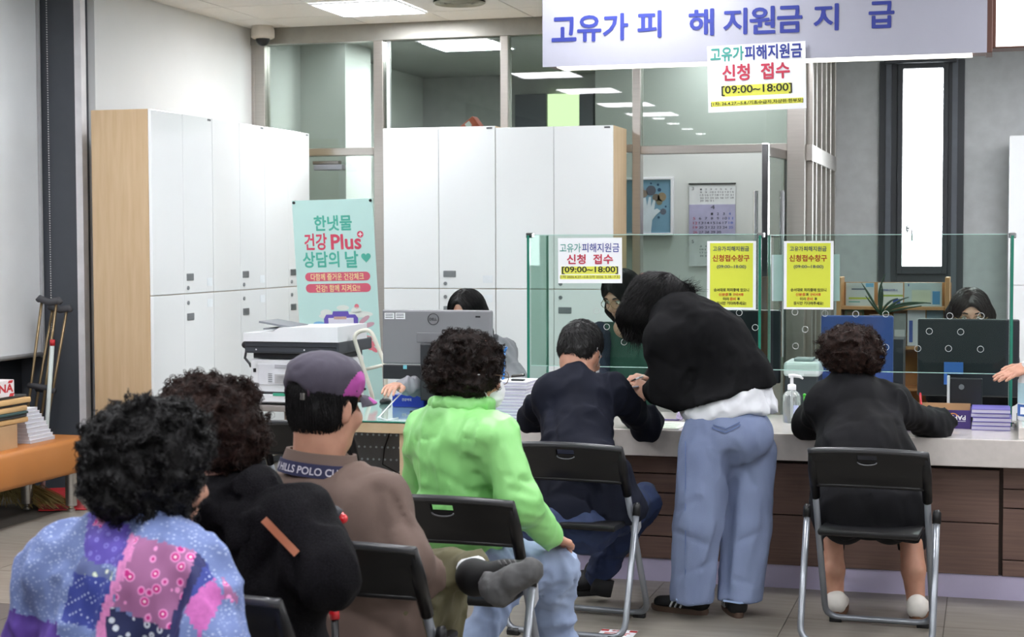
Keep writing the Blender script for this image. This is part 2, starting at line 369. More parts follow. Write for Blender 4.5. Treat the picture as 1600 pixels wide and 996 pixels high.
# ---------------------------------------------------------------- steel and glass partition
XR = Py(1246, 237, YP)[0]
pt = bpy.data.objects.new('wall_back', None); COL.objects.link(pt); pt.location = (-3, YP, 0); struct(pt, 'steel framed glass partition behind the lockers')
def bar(x0, x1, z0, z1, y0=YP-.05, y1=YP+.05, nm='mullion', m=STEEL, p=pt): return MB().box((x0, y0, z0), (x1, y1, z1), .004).build(nm, m, p)
def X_(u): return Py(u, 237, YP)[0]
def Z_(u, v): return Py(u, v, YP)[2]
ms = [(403, 419), (588, 603), (785, 797), (990, 1003), (1231, 1259)]
for a, b in ms: bar(X_(a), X_(b), 0, CEIL, YP-.05 if a < 1200 else YP-.06, YP+.05)
bar(X_(606), X_(611), 0, CEIL, YP-.02, YP+.02, m=mat('pale_seal', '#c9cdd0', .4))
bar(XL, X_(1259), CEIL-.12, CEIL, YP-.06, YP+.06, 'head_rail', mat('head_steel', '#a19f98', .35, .6))
bar(X_(419), X_(588), Z_(530, 244), Z_(530, 232), nm='transom'); bar(X_(1003), X_(1231), Z_(1100, 240), Z_(1100, 227), nm='transom'); bar(X_(797), X_(990), Z_(900, 240), Z_(900, 228), nm='transom')
bar(XL, X_(403), 0, CEIL, nm='mullion')
for i, (a, b) in enumerate(zip(ms[:-1], ms[1:])):
    zt_ = Z_((a[1]+b[0])/2, 232)
    MB().box((X_(a[1]), YP-.006, zt_), (X_(b[0]), YP+.006, CEIL-.12)).build('glass_pane', GLASS, pt)
    if i < 3: MB().box((X_(a[1]), YP-.006, .02), (X_(b[0]), YP+.006, zt_-.04)).build('glass_pane', GLASS, pt)
# open swing door seen nearly edge on, with its long pull handles
dr = thing('door_1', (X_(1192), YP, 0), None, None); 
for k in ('label', 'category'):
    if k in dr: del dr[k]
struct(dr, 'open glass door with long steel pull handles')
hx, hy = X_(1231)-.01, YP+.06; ex, ey = Py(1196, 300, YP-.55)[0], YP-.55
dv = _n(V(ex-hx, ey-hy, 0)); dn = V(-dv[1], dv[0], 0); dl = math.hypot(ex-hx, ey-hy); c0 = V((ex+hx)/2, (ey+hy)/2, 0)
MB().obox(c0+V(0, 0, 1.1), dv, dn, (0, 0, 1), dl/2-.03, .006, .96).build('glass_leaf', GLASS, dr)
MB().obox(V(ex, ey, 1.08), dv, dn, (0, 0, 1), .018, .022, 1.04, .004).build('leaf_stile', CHROME, dr)
MB().obox(V(hx, hy, 1.08), dv, dn, (0, 0, 1), .02, .02, 1.04, .004).build('leaf_stile', CHROME, dr)
MB().obox(c0+V(0, 0, 2.07), dv, dn, (0, 0, 1), dl/2, .02, .03, .004).build('leaf_rail', STEEL, dr); MB().obox(c0+V(0, 0, .09), dv, dn, (0, 0, 1), dl/2, .02, .07, .004).build('leaf_rail', STEEL, dr)
hc = V(ex, ey, 0)-dv*.09
for sgn in (-1, 1):
    p = hc+dn*.085*sgn; b = MB().tube([p+V(0, 0, .75), p+V(0, 0, 1.82)], .016, 14)
    for z in (.95, 1.53): b.tube([p+V(0, 0, z), hc+V(0, 0, z)], .009, 10)
    b.build('pull_handle', CHROME, dr, 40)
# side glazing running away from the partition
sg = bpy.data.objects.new('wall_glazed_side', None); COL.objects.link(sg); sg.location = (XR, 12, 0); struct(sg, 'steel framed side glazing running back to the window wall')
gx = X_(1261)
for k, y in enumerate((YP+.1, 11.5, 11.85, 12.2, 12.55, 12.93)): MB().box((gx-.03, y-.025, 0), (gx+.03, y+.025, CEIL), .003).build('mullion', STEEL, sg)
for k, y in enumerate((11.33, 11.68, 12.03, 12.38, 12.74)): MB().box((gx-.02, y-.045, 0), (gx+.0, y+.045, CEIL), .003).build('blind_slat', mat('slat_grey', '#8b8d8c', .4, .3), sg)
MB().box((gx-.035, YP, 2.03), (gx+.035, 12.95, 2.14), .003).build('transom', STEEL, sg)
for z in (1.28, 1.36): MB().box((gx+.001, YP+.1, z), (gx+.01, 12.9, z+.03)).build('glass_stripe', mat('frost_stripe', '#c8ccc9', .6), sg)
MB().box((gx-.005, YP+.08, .05), (gx+.003, 12.94, CEIL)).build('glass_pane', GLASS, sg)
# rooms beyond the glass
xa = Py(540, 200, 12.0)[0]
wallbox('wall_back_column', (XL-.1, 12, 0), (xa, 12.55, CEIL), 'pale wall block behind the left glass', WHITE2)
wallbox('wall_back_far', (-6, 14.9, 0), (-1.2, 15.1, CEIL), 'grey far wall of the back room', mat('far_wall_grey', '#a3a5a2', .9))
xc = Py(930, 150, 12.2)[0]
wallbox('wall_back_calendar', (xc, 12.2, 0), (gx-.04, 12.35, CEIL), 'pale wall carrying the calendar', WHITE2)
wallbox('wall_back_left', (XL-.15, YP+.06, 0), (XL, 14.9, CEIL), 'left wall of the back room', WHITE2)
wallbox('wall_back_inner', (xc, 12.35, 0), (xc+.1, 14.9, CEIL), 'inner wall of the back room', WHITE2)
panel_light(-3.96, 12.5, 'square panel light seen through the glass in the back room', LAMPB)
panel_light(-1.8, 11.7, 'added square panel light hidden by the signboard, filling the calendar wall', FILLC, .29)  # fill panel added out of sight to light the calendar wall
# dark framed window in the far wall
wn = bpy.data.objects.new('window_1', None); COL.objects.link(wn); wn.location = (-3.9, 14.88, 0); struct(wn, 'dark framed window with a pale green blind in the back room')
a = Py(808, 150, 14.88)[0]; b_ = Py(930, 150, 14.88)[0]; g0 = Py(857, 150, 14.88)[0]; g1 = Py(908, 150, 14.88)[0]
MB().box((a, 14.80, .9), (g0, 14.89, 2.86), .005).build('window_frame', DGREY, wn); MB().box((g1, 14.80, .9), (b_, 14.89, 2.86), .005).build('window_frame', DGREY, wn)
MB().box((g0, 14.85, .9), (g1, 14.88, 2.86)).build('blind', emis('green_backlit_blind', '#cfe3b4', 1.0), wn)
panel_light(-4.5, 11.66, 'added square panel light hidden by the head rail, brightening the left glass', emis('fill_diffuser_mid', '#fafbff', 3.2))  # hidden fill panel, put in to lift the room behind the left pane
# objects behind the glass
def small_door_closer():
    t = pt
    q = V(*Py(515, 262, YP-.12)); MB().obox(q, (1, 0, 0), (0, 1, 0), (0, 0, 1), .11, .035, .02, .006).build('door_closer', GREYP, t); MB().obox(q+V(-.02, 0, .035), (1, 0, 0), (0, 1, 0), (0, 0, 1), .10, .03, .012, .004).build('closer_arm', STEELD, t)
small_door_closer()
q = Py(738, 198, 11.45); t = thing('back_room_cabinet', (q[0], 11.5, 0), 'grey cabinet behind the glass, hidden by the lockers except for the box on it', 'cabinet'); MB().box((q[0]-.35, 11.3, 0), (q[0]+.35, 11.7, q[2]-.075), .004).build('body', GREYP, t); MB().box((q[0]-.34, 11.295, .05), (q[0]-.003, 11.3, q[2]-.09)).build('door', PLAST, t); MB().box((q[0]+.003, 11.295, .05), (q[0]+.34, 11.3, q[2]-.09)).build('door', PLAST, t)
t = thing('cardboard_box', V(*Py(738, 198, 11.45))-V(0, 0, .075), 'orange box standing behind the glass above the middle lockers', 'box')
q = Py(738, 198, 11.45); MB().obox(q, (.8, 0, .6), (0, 1, 0), (-.6, 0, .8), .06, .06, .045, .004).build('box_body', mat('orange_card', '#c9604a', .7), t); q2 = q+V(-.01, -.061, .01); MB().obox(q2, (.8, 0, .6), (0, 1, 0), (-.6, 0, .8), .02, .002, .02).build('box_label', PLAST, t)
# picture frame and calendar on the wall
YC = 12.19
def P12(u, v): return Py(u, v, YC)
t = thing('framed_picture', P12(1025, 365), 'white framed blue picture of a hand among round shapes', 'picture')
A = P12(965, 282); B = P12(1049, 364); fr = MB()
MB().box((A[0], YC-.02, B[2]), (B[0], YC, A[2])).build('picture_print', mat('picture_blue', '#6f97ad', .5, var=.05), t)
for lo, hi in (((A[0]-.02, B[2]-.02), (B[0]+.02, B[2])), ((A[0]-.02, A[2]), (B[0]+.02, A[2]+.02)), ((B[0], B[2]), (B[0]+.02, A[2])), ((A[0]-.02, B[2]), (A[0], A[2]))): fr.box((lo[0], YC-.035, lo[1]), (hi[0], YC, hi[1]), .003)
fr.build('picture_frame', PLAST, t)
def disc(c, r, th, m, p, nm, n=(0, -1, 0), seg=20): return MB().lathe(V(*c), [(r, 0), (r, th)], seg, n).build(nm, m, p)
for u, v, r, cl in ((1018, 298, 8, '#4f5560'), (1007, 303, 6, '#82776a'), (1035, 308, 7, '#8f8064'), (1026, 309, 6, '#6a6257'), (1031, 316, 5, '#77735d'), (1037, 331, 5, '#59606c'), (1031, 297, 3, '#1f4562'), (1029, 289, 2, '#1f4562'), (1018, 287, 1.5, '#1f4562'), (1030, 340, 2, '#2f5a74'), (1041, 323, 1.5, '#1f4562'), (1002, 296, 5, '#8b8173')):
    disc(P12(u, v)+V(0, -.02, 0), r*.0047, .002, mat('dot_'+cl[1:], cl, .6), t, 'painted_disc')
hnd = [(1003, 364), (1003, 330), (1006, 310), (1010, 309), (1012, 322), (1015, 308), (1018, 308), (1018, 324), (1022, 312), (1025, 314), (1023, 328), (1028, 326), (1033, 330), (1026, 336), (1020, 344), (1018, 364)]
MB().prism([(P12(u, v)[0], P12(u, v)[2]) for u, v in hnd][::-1], (0, YC-.0225, 0), (1, 0, 0), (0, 0, 1), .002).build('painted_hand', mat('pale_ink', '#c9d6dc', .6), t)
t = thing('wall_calendar', P12(1113, 350), 'three month paper wall calendar, April sheet tinted lilac', 'calendar')
cA = P12(1077, 288); cB = P12(1149, 416); CW = mat('calendar_paper', '#d7dadb', .8)
MB().box((cA[0], YC-.006, cB[2]), (cB[0], YC, cA[2])).build('sheet', CW, t); MB().box((cA[0]-.003, YC-.012, cA[2]-.004), (cB[0]+.003, YC, cA[2]+.006)).build('hanging_rail', BLK, t)
l0 = P12(1077, 320)[2]; l1 = P12(1149, 367)[2]; MB().box((cA[0], YC-.009, l1), (cB[0], YC-.006, l0)).build('month_sheet', mat('lilac_paper', '#a9a7c4', .8), t)
INK = mat('ink_grey', '#3e4148', .7); INKR = mat('ink_red', '#b03a4a', .7); INKB = mat('ink_blue', '#3c5bb0', .7); OU = (cA[0], YC-.0095, 0)
ux = V(1, 0, 0); uz = V(0, 0, 1); cw = cB[0]-cA[0]
def row(txts, zc, h, x0f, m=INK, stepf=.112, lift=.001):
    for i, s_ in enumerate(txts):
        if s_: letter(s_, OU, ux, uz, cw*(x0f+i*stepf), zc-h/2, .026 if len(s_) > 1 else .013, h, m, t)
zz = lambda v: P12(1113, v)[2]
d = 1
for r_, v in enumerate((296, 300.5, 305, 309.5, 314)): row([str(r_*7+i+1) if r_*7+i < 31 else '' for i in range(7)], zz(v), .012, .24, stepf=.108)
letter('3', OU, ux, uz, cw*.06, zz(295)-.01, .016, .024, INK, t); letter('4', OU, ux, uz, cw*.47, zz(327), .03, .03, INK, t)
for r_, v in enumerate((334.5, 341.5, 348.5, 355.5, 363)):
    s_ = [r_*7+i-2 for i in range(7)]
    for i, n_ in enumerate(s_):
        if 1 <= n_ <= 30: letter(str(n_), OU, ux, uz, cw*(.09+i*.128), zz(v)-.009, .032 if n_ > 9 else .016, .018, INKR if i == 0 else (INKB if i == 6 else INK), t)
letter('5', OU, ux, uz, cw*.06, zz(378)-.01, .016, .024, INK, t)
for r_, v in enumerate((380, 385, 390, 395, 400)): row([str(r_*7+i-4) if 1 <= r_*7+i-4 <= 31 else '' for i in range(7)], zz(v), .012, .24, stepf=.108)
# right hand window wall
YW = 13.0
w0 = Py(1375, 95, YW)[0]; w1 = Py(1508, 95, YW)[0]; gl0 = Py(1412, 108, YW)[0]; gl1 = Py(1474, 108, YW)[0]; gz1 = Py(1440, 108, YW)[2]; gz0 = Py(1440, 416, YW)[2]
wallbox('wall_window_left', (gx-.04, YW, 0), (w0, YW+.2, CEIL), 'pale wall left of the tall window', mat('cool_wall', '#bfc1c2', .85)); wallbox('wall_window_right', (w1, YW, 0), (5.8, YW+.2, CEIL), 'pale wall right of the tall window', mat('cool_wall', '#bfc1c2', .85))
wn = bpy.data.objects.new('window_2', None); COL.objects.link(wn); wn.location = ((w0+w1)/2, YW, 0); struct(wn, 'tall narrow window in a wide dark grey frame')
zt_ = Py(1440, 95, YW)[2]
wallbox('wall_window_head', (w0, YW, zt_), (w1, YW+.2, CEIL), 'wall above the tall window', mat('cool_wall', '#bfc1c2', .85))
f1 = MB().box((w0, YW-.03, 0), (gl0-.04, YW+.12, zt_), .004).box((gl1+.04, YW-.03, 0), (w1, YW+.12, zt_), .004).box((gl0-.04, YW-.03, gz1+.04), (gl1+.04, YW+.12, zt_), .004).box((gl0-.04, YW-.03, 0), (gl1+.04, YW+.12, gz0-.06), .004); f1.build('outer_frame', DGREY2, wn)
for a, b in ((w0+.05, w0+.09), (w1-.09, w1-.05)): MB().box((a, YW-.045, 0), (b, YW-.03, zt_)).build('frame_rib', mat('rib_grey', '#5b6068', .45), wn)
f2 = MB(); 
for lo, hi in (((gl0-.04, gz0-.06), (gl0, gz1+.04)), ((gl1, gz0-.06), (gl1+.04, gz1+.04)), ((gl0, gz1), (gl1, gz1+.04)), ((gl0, gz0-.06), (gl1, gz0))): f2.box((lo[0], YW-.05, lo[1]), (hi[0], YW+.02, hi[1]), .003)
f2.build('sash', DGREY2, wn); MB().box((gl0, YW+.04, gz0), (gl1, YW+.05, gz1)).build('window_pane', DAY, wn)
MB().box((gl0-.14, YW-.09, gz1+.04), (gl1+.1, YW-.05, gz1+.07), .004).build('blind_cassette', DGREY2, wn)
q = Py(1418, 357, YW-.06); MB().tube([q, q+V(0, -.03, 0), q+V(.035, -.03, 0), q+V(.035, -.03, -.1)], .009).ball(q, (.015, .01, .035)).build('window_handle', mat('handle_grey', '#c5c8cc', .3, .7), wn, True)
# ---------------------------------------------------------------- lockers
KN = mat('lock_metal', '#8b8f93', .35, .6)
def locker(name, o, ux_, uy_, wd, dp, ht, split, label, handles=((.52, 0),), side=BEECH, cat='locker', group=None):
    """two-door-wide, two-tier cupboard; o = front left foot, ux_ along the front, uy_ into the depth"""
    o = V(*o); ux_ = V(*ux_); uy_ = V(*uy_); t = thing(name, o, label, cat, group); uz_ = V(0, 0, 1)
    def bx(x0, x1, y0, y1, z0, z1, nm, m, par=t, bev=0.003): c = o+ux_*(x0+x1)/2+uy_*(y0+y1)/2+uz_*(z0+z1)/2; return MB().obox(c, ux_, uy_, uz_, (x1-x0)/2, (y1-y0)/2, (z1-z0)/2, bev).build(nm, m, par)
    bx(0, wd, .02, dp, .05, ht, 'body', side); bx(.02, wd-.02, .05, dp-.02, 0, .06, 'plinth', DGREY)
    for i in (0, 1):
        for (z0, z1, up) in ((.06, split-.002, 0), (split+.002, ht-.001, 1)):
            d = bx(i*wd/2+.0015, (i+1)*wd/2-.0015, 0, .019, z0, z1, 'door', DOORW)
            if i == 1:
                zc = split+.10 if up else split-.14; bx(wd/2+.03, wd/2+.12, -.004, .004, zc-.022, zc+.022, 'handle', KN, d, .004); zk = split+.035 if up else split-.055
                c = o+ux_*(wd/2+.045)+uz_*zk; MB().lathe(c, [(.013, 0), (.012, .006)], 16, -uy_).build('lock', KN, d)
                zs = split+.04 if up else split-.09; bx(wd-.09, wd-.02, -.0012, .001, zs, zs+.05, 'paper_label', mat('label_paper', '#e6ecf0', .7), d, 0)
            if i == 1 and up: bx(wd-.06, wd-.02, -.002, .001, ht-.02, ht-.008, 'maker_plate', mat('plate_grey', '#55585c', .4), d, 0)
    return t
labs = ['tall white two-door locker with beech side panel, first of the left row', 'tall white two-door locker, middle of the left row', 'tall white two-door locker of the left row, nearest the glass partition']
for i, (y0, y1) in enumerate(((8.55, 9.33), (9.33, 10.10), (10.10, 10.85))):
    locker('locker', (-4.621, y0, 0), (0, 1, 0), (-1, 0, 0), y1-y0-.002, .385, 2.265, 1.19, labs[i])
mx = [Py(u, 198, 10.62)[0] for u in (598, 774, 958)]
locker('locker', (mx[0], 10.62, 0), (1, 0, 0), (0, 1, 0), mx[1]-mx[0]-.002, .42, 2.272, 1.18, 'tall white two-door locker directly behind the desk with the large monitor')
locker('locker', (mx[1], 10.62, 0), (1, 0, 0), (0, 1, 0), mx[2]-mx[1], .42, 2.26, 1.18, 'tall white two-door locker with a beech side, next to the steel door frame')
rx = Py(1578, 222, 12.45)[0]
locker('locker', (rx, 12.45, 0), (1, 0, 0), (0, 1, 0), .8, .45, 2.25, 1.17, 'white two-tier locker at the right edge beside the tall window', side=PLAST)
# ---------------------------------------------------------------- signs over the counter
VIN = mat('vinyl_white', '#a9aab8', .55, var=.01); BLUE = mat('sign_blue', '#2c3990', .6, var=.02); BRN = mat('brown_frame', '#5c3a30', .5)
YB = 7.2
def pB(u, v, Y=YB): return Py(u, v, Y)
t = thing('overhead_sign', (pB(1190, 90)[0], YB, 2.3), 'long white overhead signboard with large blue Korean lettering', 'sign')
x0, z0 = pB(848, 105)[0], pB(848, 105)[2]; x1, z1 = pB(1542, 82)[0], pB(1542, 82)[2]
MB().box((x0+.01, YB+.004, z0+.006), (x1+.02, YB+.2, 2.86), .003).build('sign_box', BRN, t)
MB().box((x0, YB-.002, z0), (x1, YB+.003, 2.86)).build('sign_banner', VIN, t)
MB().box((x0+.06, YB+.02, z0-.002), (x1-.06, YB+.16, z0+.008)).build('sign_light', emis('sign_tube', '#fffaf0', 1.6), t)
MB().box((pB(1540, 60)[0], YB, z0), (x1+.022, YB+.2, 2.86), .003).build('end_cap', BRN, t)
for gx_ in (x0+.3, x1-.3): MB().tube([(gx_, YB+.1, 2.85), (gx_, YB+.1, CEIL)], .008).build('hanger_rod', STEEL, t)
for ch, u0, u1, v0, v1 in (('고', 862, 901, 26, 66), ('유', 902, 940, 23, 66), ('가', 942, 982, 20, 64), ('피', 996, 1034, 16, 60), ('해', 1076, 1116, 13, 57), ('지', 1130, 1168, 12, 55), ('원', 1171, 1212, 9, 54), ('금', 1214, 1254, 8, 52), ('지', 1271, 1311, 5, 49), ('급', 1357, 1398, 1, 45)):
    a = pB(u0, v1); b = pB(u1, v0); letter(ch, (0, YB-.002, 0), ux, uz, a[0], a[2], b[0]-a[0], b[2]-a[2], BLUE, t, .03)
t = thing('lit_sign', pB(1580, 75, 7.6), 'white lit signboard in a brown frame at the upper right corner', 'sign')
a = pB(1544, 76, 7.6); b = pB(1556, 73, 7.6)
MB().box((a[0], 7.6, a[2]), (a[0]+1.2, 7.75, 2.9), .004).build('sign_frame', BRN, t); MB().box((b[0], 7.592, b[2]), (a[0]+1.15, 7.6, 2.88)).build('sign_face', emis('lit_face', '#ffffff', 1.5), t)
# paper posters: (corners) then lines of print
GRN = mat('ink_teal', '#3d9b8f', .7); REDI = mat('ink_crimson', '#c23a52', .7); YEL = mat('highlight_yellow', '#e4e45a', .7, var=.01); YELP = mat('yellow_paper', '#d3da42', .6, var=.01); DK = mat('ink_dark', '#2b2d1e', .7); PAPER = mat('white_paper', '#eceef2', .75, var=.01)
BROWNI = mat('ink_brown', '#a8461e', .7); REDY = mat('ink_redorange', '#d5462b', .7); GRYI = mat('ink_greyblue', '#5f6a62', .7)
def poster(name, u0, v0, u1, v1, Y, label, tilt=0, m=PAPER, skew=0):
    A = Py(u0, v0, Y); B = Py(u1, v1, Y); wd = B[0]-A[0]; ht = A[2]-B[2]; c = V((A[0]+B[0])/2, Y, (A[2]+B[2])/2)
    t = thing(name, c, label, 'poster'); a = math.radians(tilt); px = V(math.cos(a), 0, math.sin(a)); pz = V(-math.sin(a), 0, math.cos(a)); o = c-px*wd/2-pz*ht/2
    MB().prism([(0, 0), (wd, 0), (wd, ht), (0, ht)], o+V(0, -.0012, 0), px, pz, -.001).build('paper_sheet', m, t)
    o = o+V(0, -.0014, 0)
    def L(s_, fx, fy, fw, fh, mm, bold=.01): letter(s_, o, px, pz, fx*wd, fy*ht, fw*wd, fh*ht, mm, t, bold, .0008)
    def R(fx, fy, fw, fh, mm): MB().prism([(fx*wd, fy*ht), ((fx+fw)*wd, fy*ht), ((fx+fw)*wd, (fy+fh)*ht), (fx*wd, (fy+fh)*ht)], o, px, pz, -.0003).build('colour_band', mm, t)
    return t, L, R
t, L, R = poster('hanging_poster', 1106, 71, 1259, 171, YB-.012, 'white poster hanging from the overhead signboard, with teal, blue and red print', 1.2)
R(.15, .23, .70, .165, YEL); R(.03, .085, .94, .08, YEL)
L('고유가', .03, .76, .345, .22, GRN, .03); L('피해지원금', .385, .76, .58, .22, BLUE, .03); L('신청  접수', .15, .46, .69, .25, REDI, .035); L('[09:00~18:00]', .14, .24, .72, .15, DK, .012)
L('[1차: 26.4.27.~5.8./기초수급자,차상위·한부모]', .03, .09, .94, .065, DK, .012)
YG = 7.5
t, L, R = poster('notice_poster', 872, 372, 972, 443, YG-.008, 'white notice with red and blue print taped to the left end of the glass screen', .3)
R(.05, .2, .89, .17, YEL); R(.03, .09, .94, .09, YEL)
L('고유가', .03, .68, .33, .2, GRN, .01); L('피해지원금', .38, .68, .58, .2, BLUE, .01); L('신청  접수', .14, .42, .72, .22, REDI, .03); L('[09:00~18:00]', .06, .2, .88, .17, DK, .02); L('(1차 2026.4.27.~5.8./2차 2026. 5.18.~7.3.)', .03, .1, .94, .07, DK, .01)
for (a, b, lb) in ((1105, 1181, 'yellow notice in a white border on the glass, directly above the bending woman'), (1225, 1302, 'yellow notice on the glass with a blank white sheet showing behind it')):
    t, L, R = poster('yellow_notice', a, 377, b, 484, YG-.008, lb); R(.06, .03, .88, .94, YELP)
    L('고유가', .12, .85, .27, .075, GRYI, .02); L('피해지원금', .40, .85, .46, .075, GRYI, .03); L('신청접수창구', .11, .70, .76, .10, BROWNI, .03); L('(09:00~18:00)', .2, .59, .6, .06, GRYI, .02)
    L('순서대로 처리중에 있으니', .14, .26, .72, .05, DK, .022); L('신분증', .24, .195, .2, .045, REDY, .022); L('과', .445, .195, .06, .045, DK, .022); L('구비서류', .53, .195, .22, .045, REDY, .022)
    L('미리', .33, .13, .12, .045, DK, .022); L('준비', .47, .13, .12, .045, REDY, .022); L('후', .62, .13, .06, .045, DK, .022); L('잠시만 기다려주세요!', .2, .065, .6, .05, DK, .022)
poster('blank_sheet', 1206, 398, 1312, 471, YG+.02, 'blank white sheet taped behind the right yellow notice', .5, mat('pale_sheet', '#dfe8ee', .8))
# ---------------------------------------------------------------- counter
QZ = mat('quartz_top', '#dcd5d0', .12, var=.03, scale=40, coat=.3); WN = wood('walnut_laminate', '#7b6156', '#69514a', (.7, 1, 22), .45, 5); KICK = mat('lilac_kick', '#c6bedb', .4, var=.02)
ct = thing('service_counter', (-.6, 7.3, 0), 'long service counter with white stone top, walnut board front and pale lilac plinth', 'counter')
MB().box((-2.03, 6.96, .573), (1.4, 7.72, .687), .004).build('countertop', QZ, ct)
MB().box((-1.98, 7.13, .1), (1.4, 7.6, .573)).build('carcass', mat('carcass_dark', '#3a2c25', .7), ct)
MB().box((-1.98, 7.109, 0), (1.4, 7.6, .1)).build('plinth', KICK, ct)
def boards(xa_, xb_, zs):
    for z0_, z1_ in zip(zs[:-1], zs[1:]): MB().box((xa_+.003, 7.1, z0_+.0025), (xb_-.003, 7.13, z1_-.0025), .0015).build('board', WN, ct)
boards(-1.98, -1.15, (.1, .201, .295, .394, .479, .555)); boards(-1.15, .055, (.1, .32, .545)); boards(.065, .75, (.1, .17, .387, .467, .56)); boards(.76, 1.4, (.1, .17, .387, .467, .56))
# raised end of the counter at the right edge
t = thing('counter_riser', (.5, 7.3, .687), 'raised white counter block at the right end beyond the glass', 'counter'); bx_ = Pz(1586, 640, .73)
MB().box((.125, 7.0, .6871), (1.3, 7.6, .735), .003).build('riser_block', QZ, t); MB().box((.14, 7.02, .735), (1.29, 7.58, .739)).build('glass_cover', mat('glass_cover', '#dfeee8', .08, coat=.5), t)
# protective glass screens
def screen(ua, ub, name, label, holes, vbot):
    A = Py(ua, 368, YG); B = Py(ub, 368, YG); zb_ = Py((ua+ub)/2, vbot, YG)[2]; t = thing(name, ((A[0]+B[0])/2, YG, zb_), label, 'glass screen')
    MB().box((A[0]+.006, YG-.004, zb_), (B[0]-.006, YG+.004, A[2])).build('glass_pane', SGLASS, t)
    MB().box((A[0]+.006, YG-.004, A[2]), (B[0]-.006, YG+.004, A[2]+.003)).build('top_edge', GEDGE2, t); MB().box((A[0]+.006, YG-.004, zb_-.003), (B[0]-.006, YG+.004, zb_)).build('bottom_edge', GEDGE2, t)
    RG = mat('hole_rim', '#c8cdcc', .2)
    for (u, v) in holes:
        c = Py(u, v, YG-.005); MB().tube([c+V(.0135*math.cos(k*math.pi/8), 0, .0135*math.sin(k*math.pi/8)) for k in range(16)], .0013, 6, closed=True).build('speech_hole_rim', RG, t, True)
screen(828, 1187, 'glass_screen', 'clear glass screen on the counter, left pane between the seated man and the clerk', [(932, 486), (948, 511), (975, 535), (1155, 489), (905, 511), (1180, 512)], 574)
screen(1207, 1576, 'glass_screen', 'clear glass screen on the counter, right pane in front of the seated woman in black', [(1242, 488), (1243, 541), (1258, 515), (1289, 490), (1337, 491), (1384, 491), (1452, 518), (1501, 519), (1482, 545), (1532, 546), (1484, 494), (1533, 494), (1384, 543), (1356, 517), (1434, 545)], 581)
for (u, dep, lb, pale) in ((828, .32, 'upright glass fin at the left end of the counter screens', 1), (1189, .3, 'upright glass fin between the two counter screens', 1), (1582, .3, 'upright glass fin at the right end of the counter screens', 1)):
    q = Py(u, 368, YG); t = thing('glass_fin', (q[0], YG, .687), lb, 'glass screen')
    zb_ = .6875 if u != 828 else .70
    MB().box((q[0]-.005, YG-.03, zb_), (q[0]+.005, YG+dep, q[2])).build('glass_pane', FGLASS, t); MB().box((q[0]-.006, YG-.034, zb_), (q[0]+.006, YG-.03, q[2])).build('front_edge', GEDGE, t); MB().box((q[0]-.006, YG+dep, zb_), (q[0]+.006, YG+dep+.004, q[2])).build('rear_edge', GEDGE2, t)
    MB().obox(q+V(0, -.0, 0), (1, 0, 0), (0, 1, 0), (0, 0, 1), .016, .02, .012, .004).build('glass_clamp', CHROME, t); MB().box((q[0]-.02, YG-.02, .6872), (q[0]+.02, YG+.03, .70), .003).build('foot_clamp', CHROME, t)
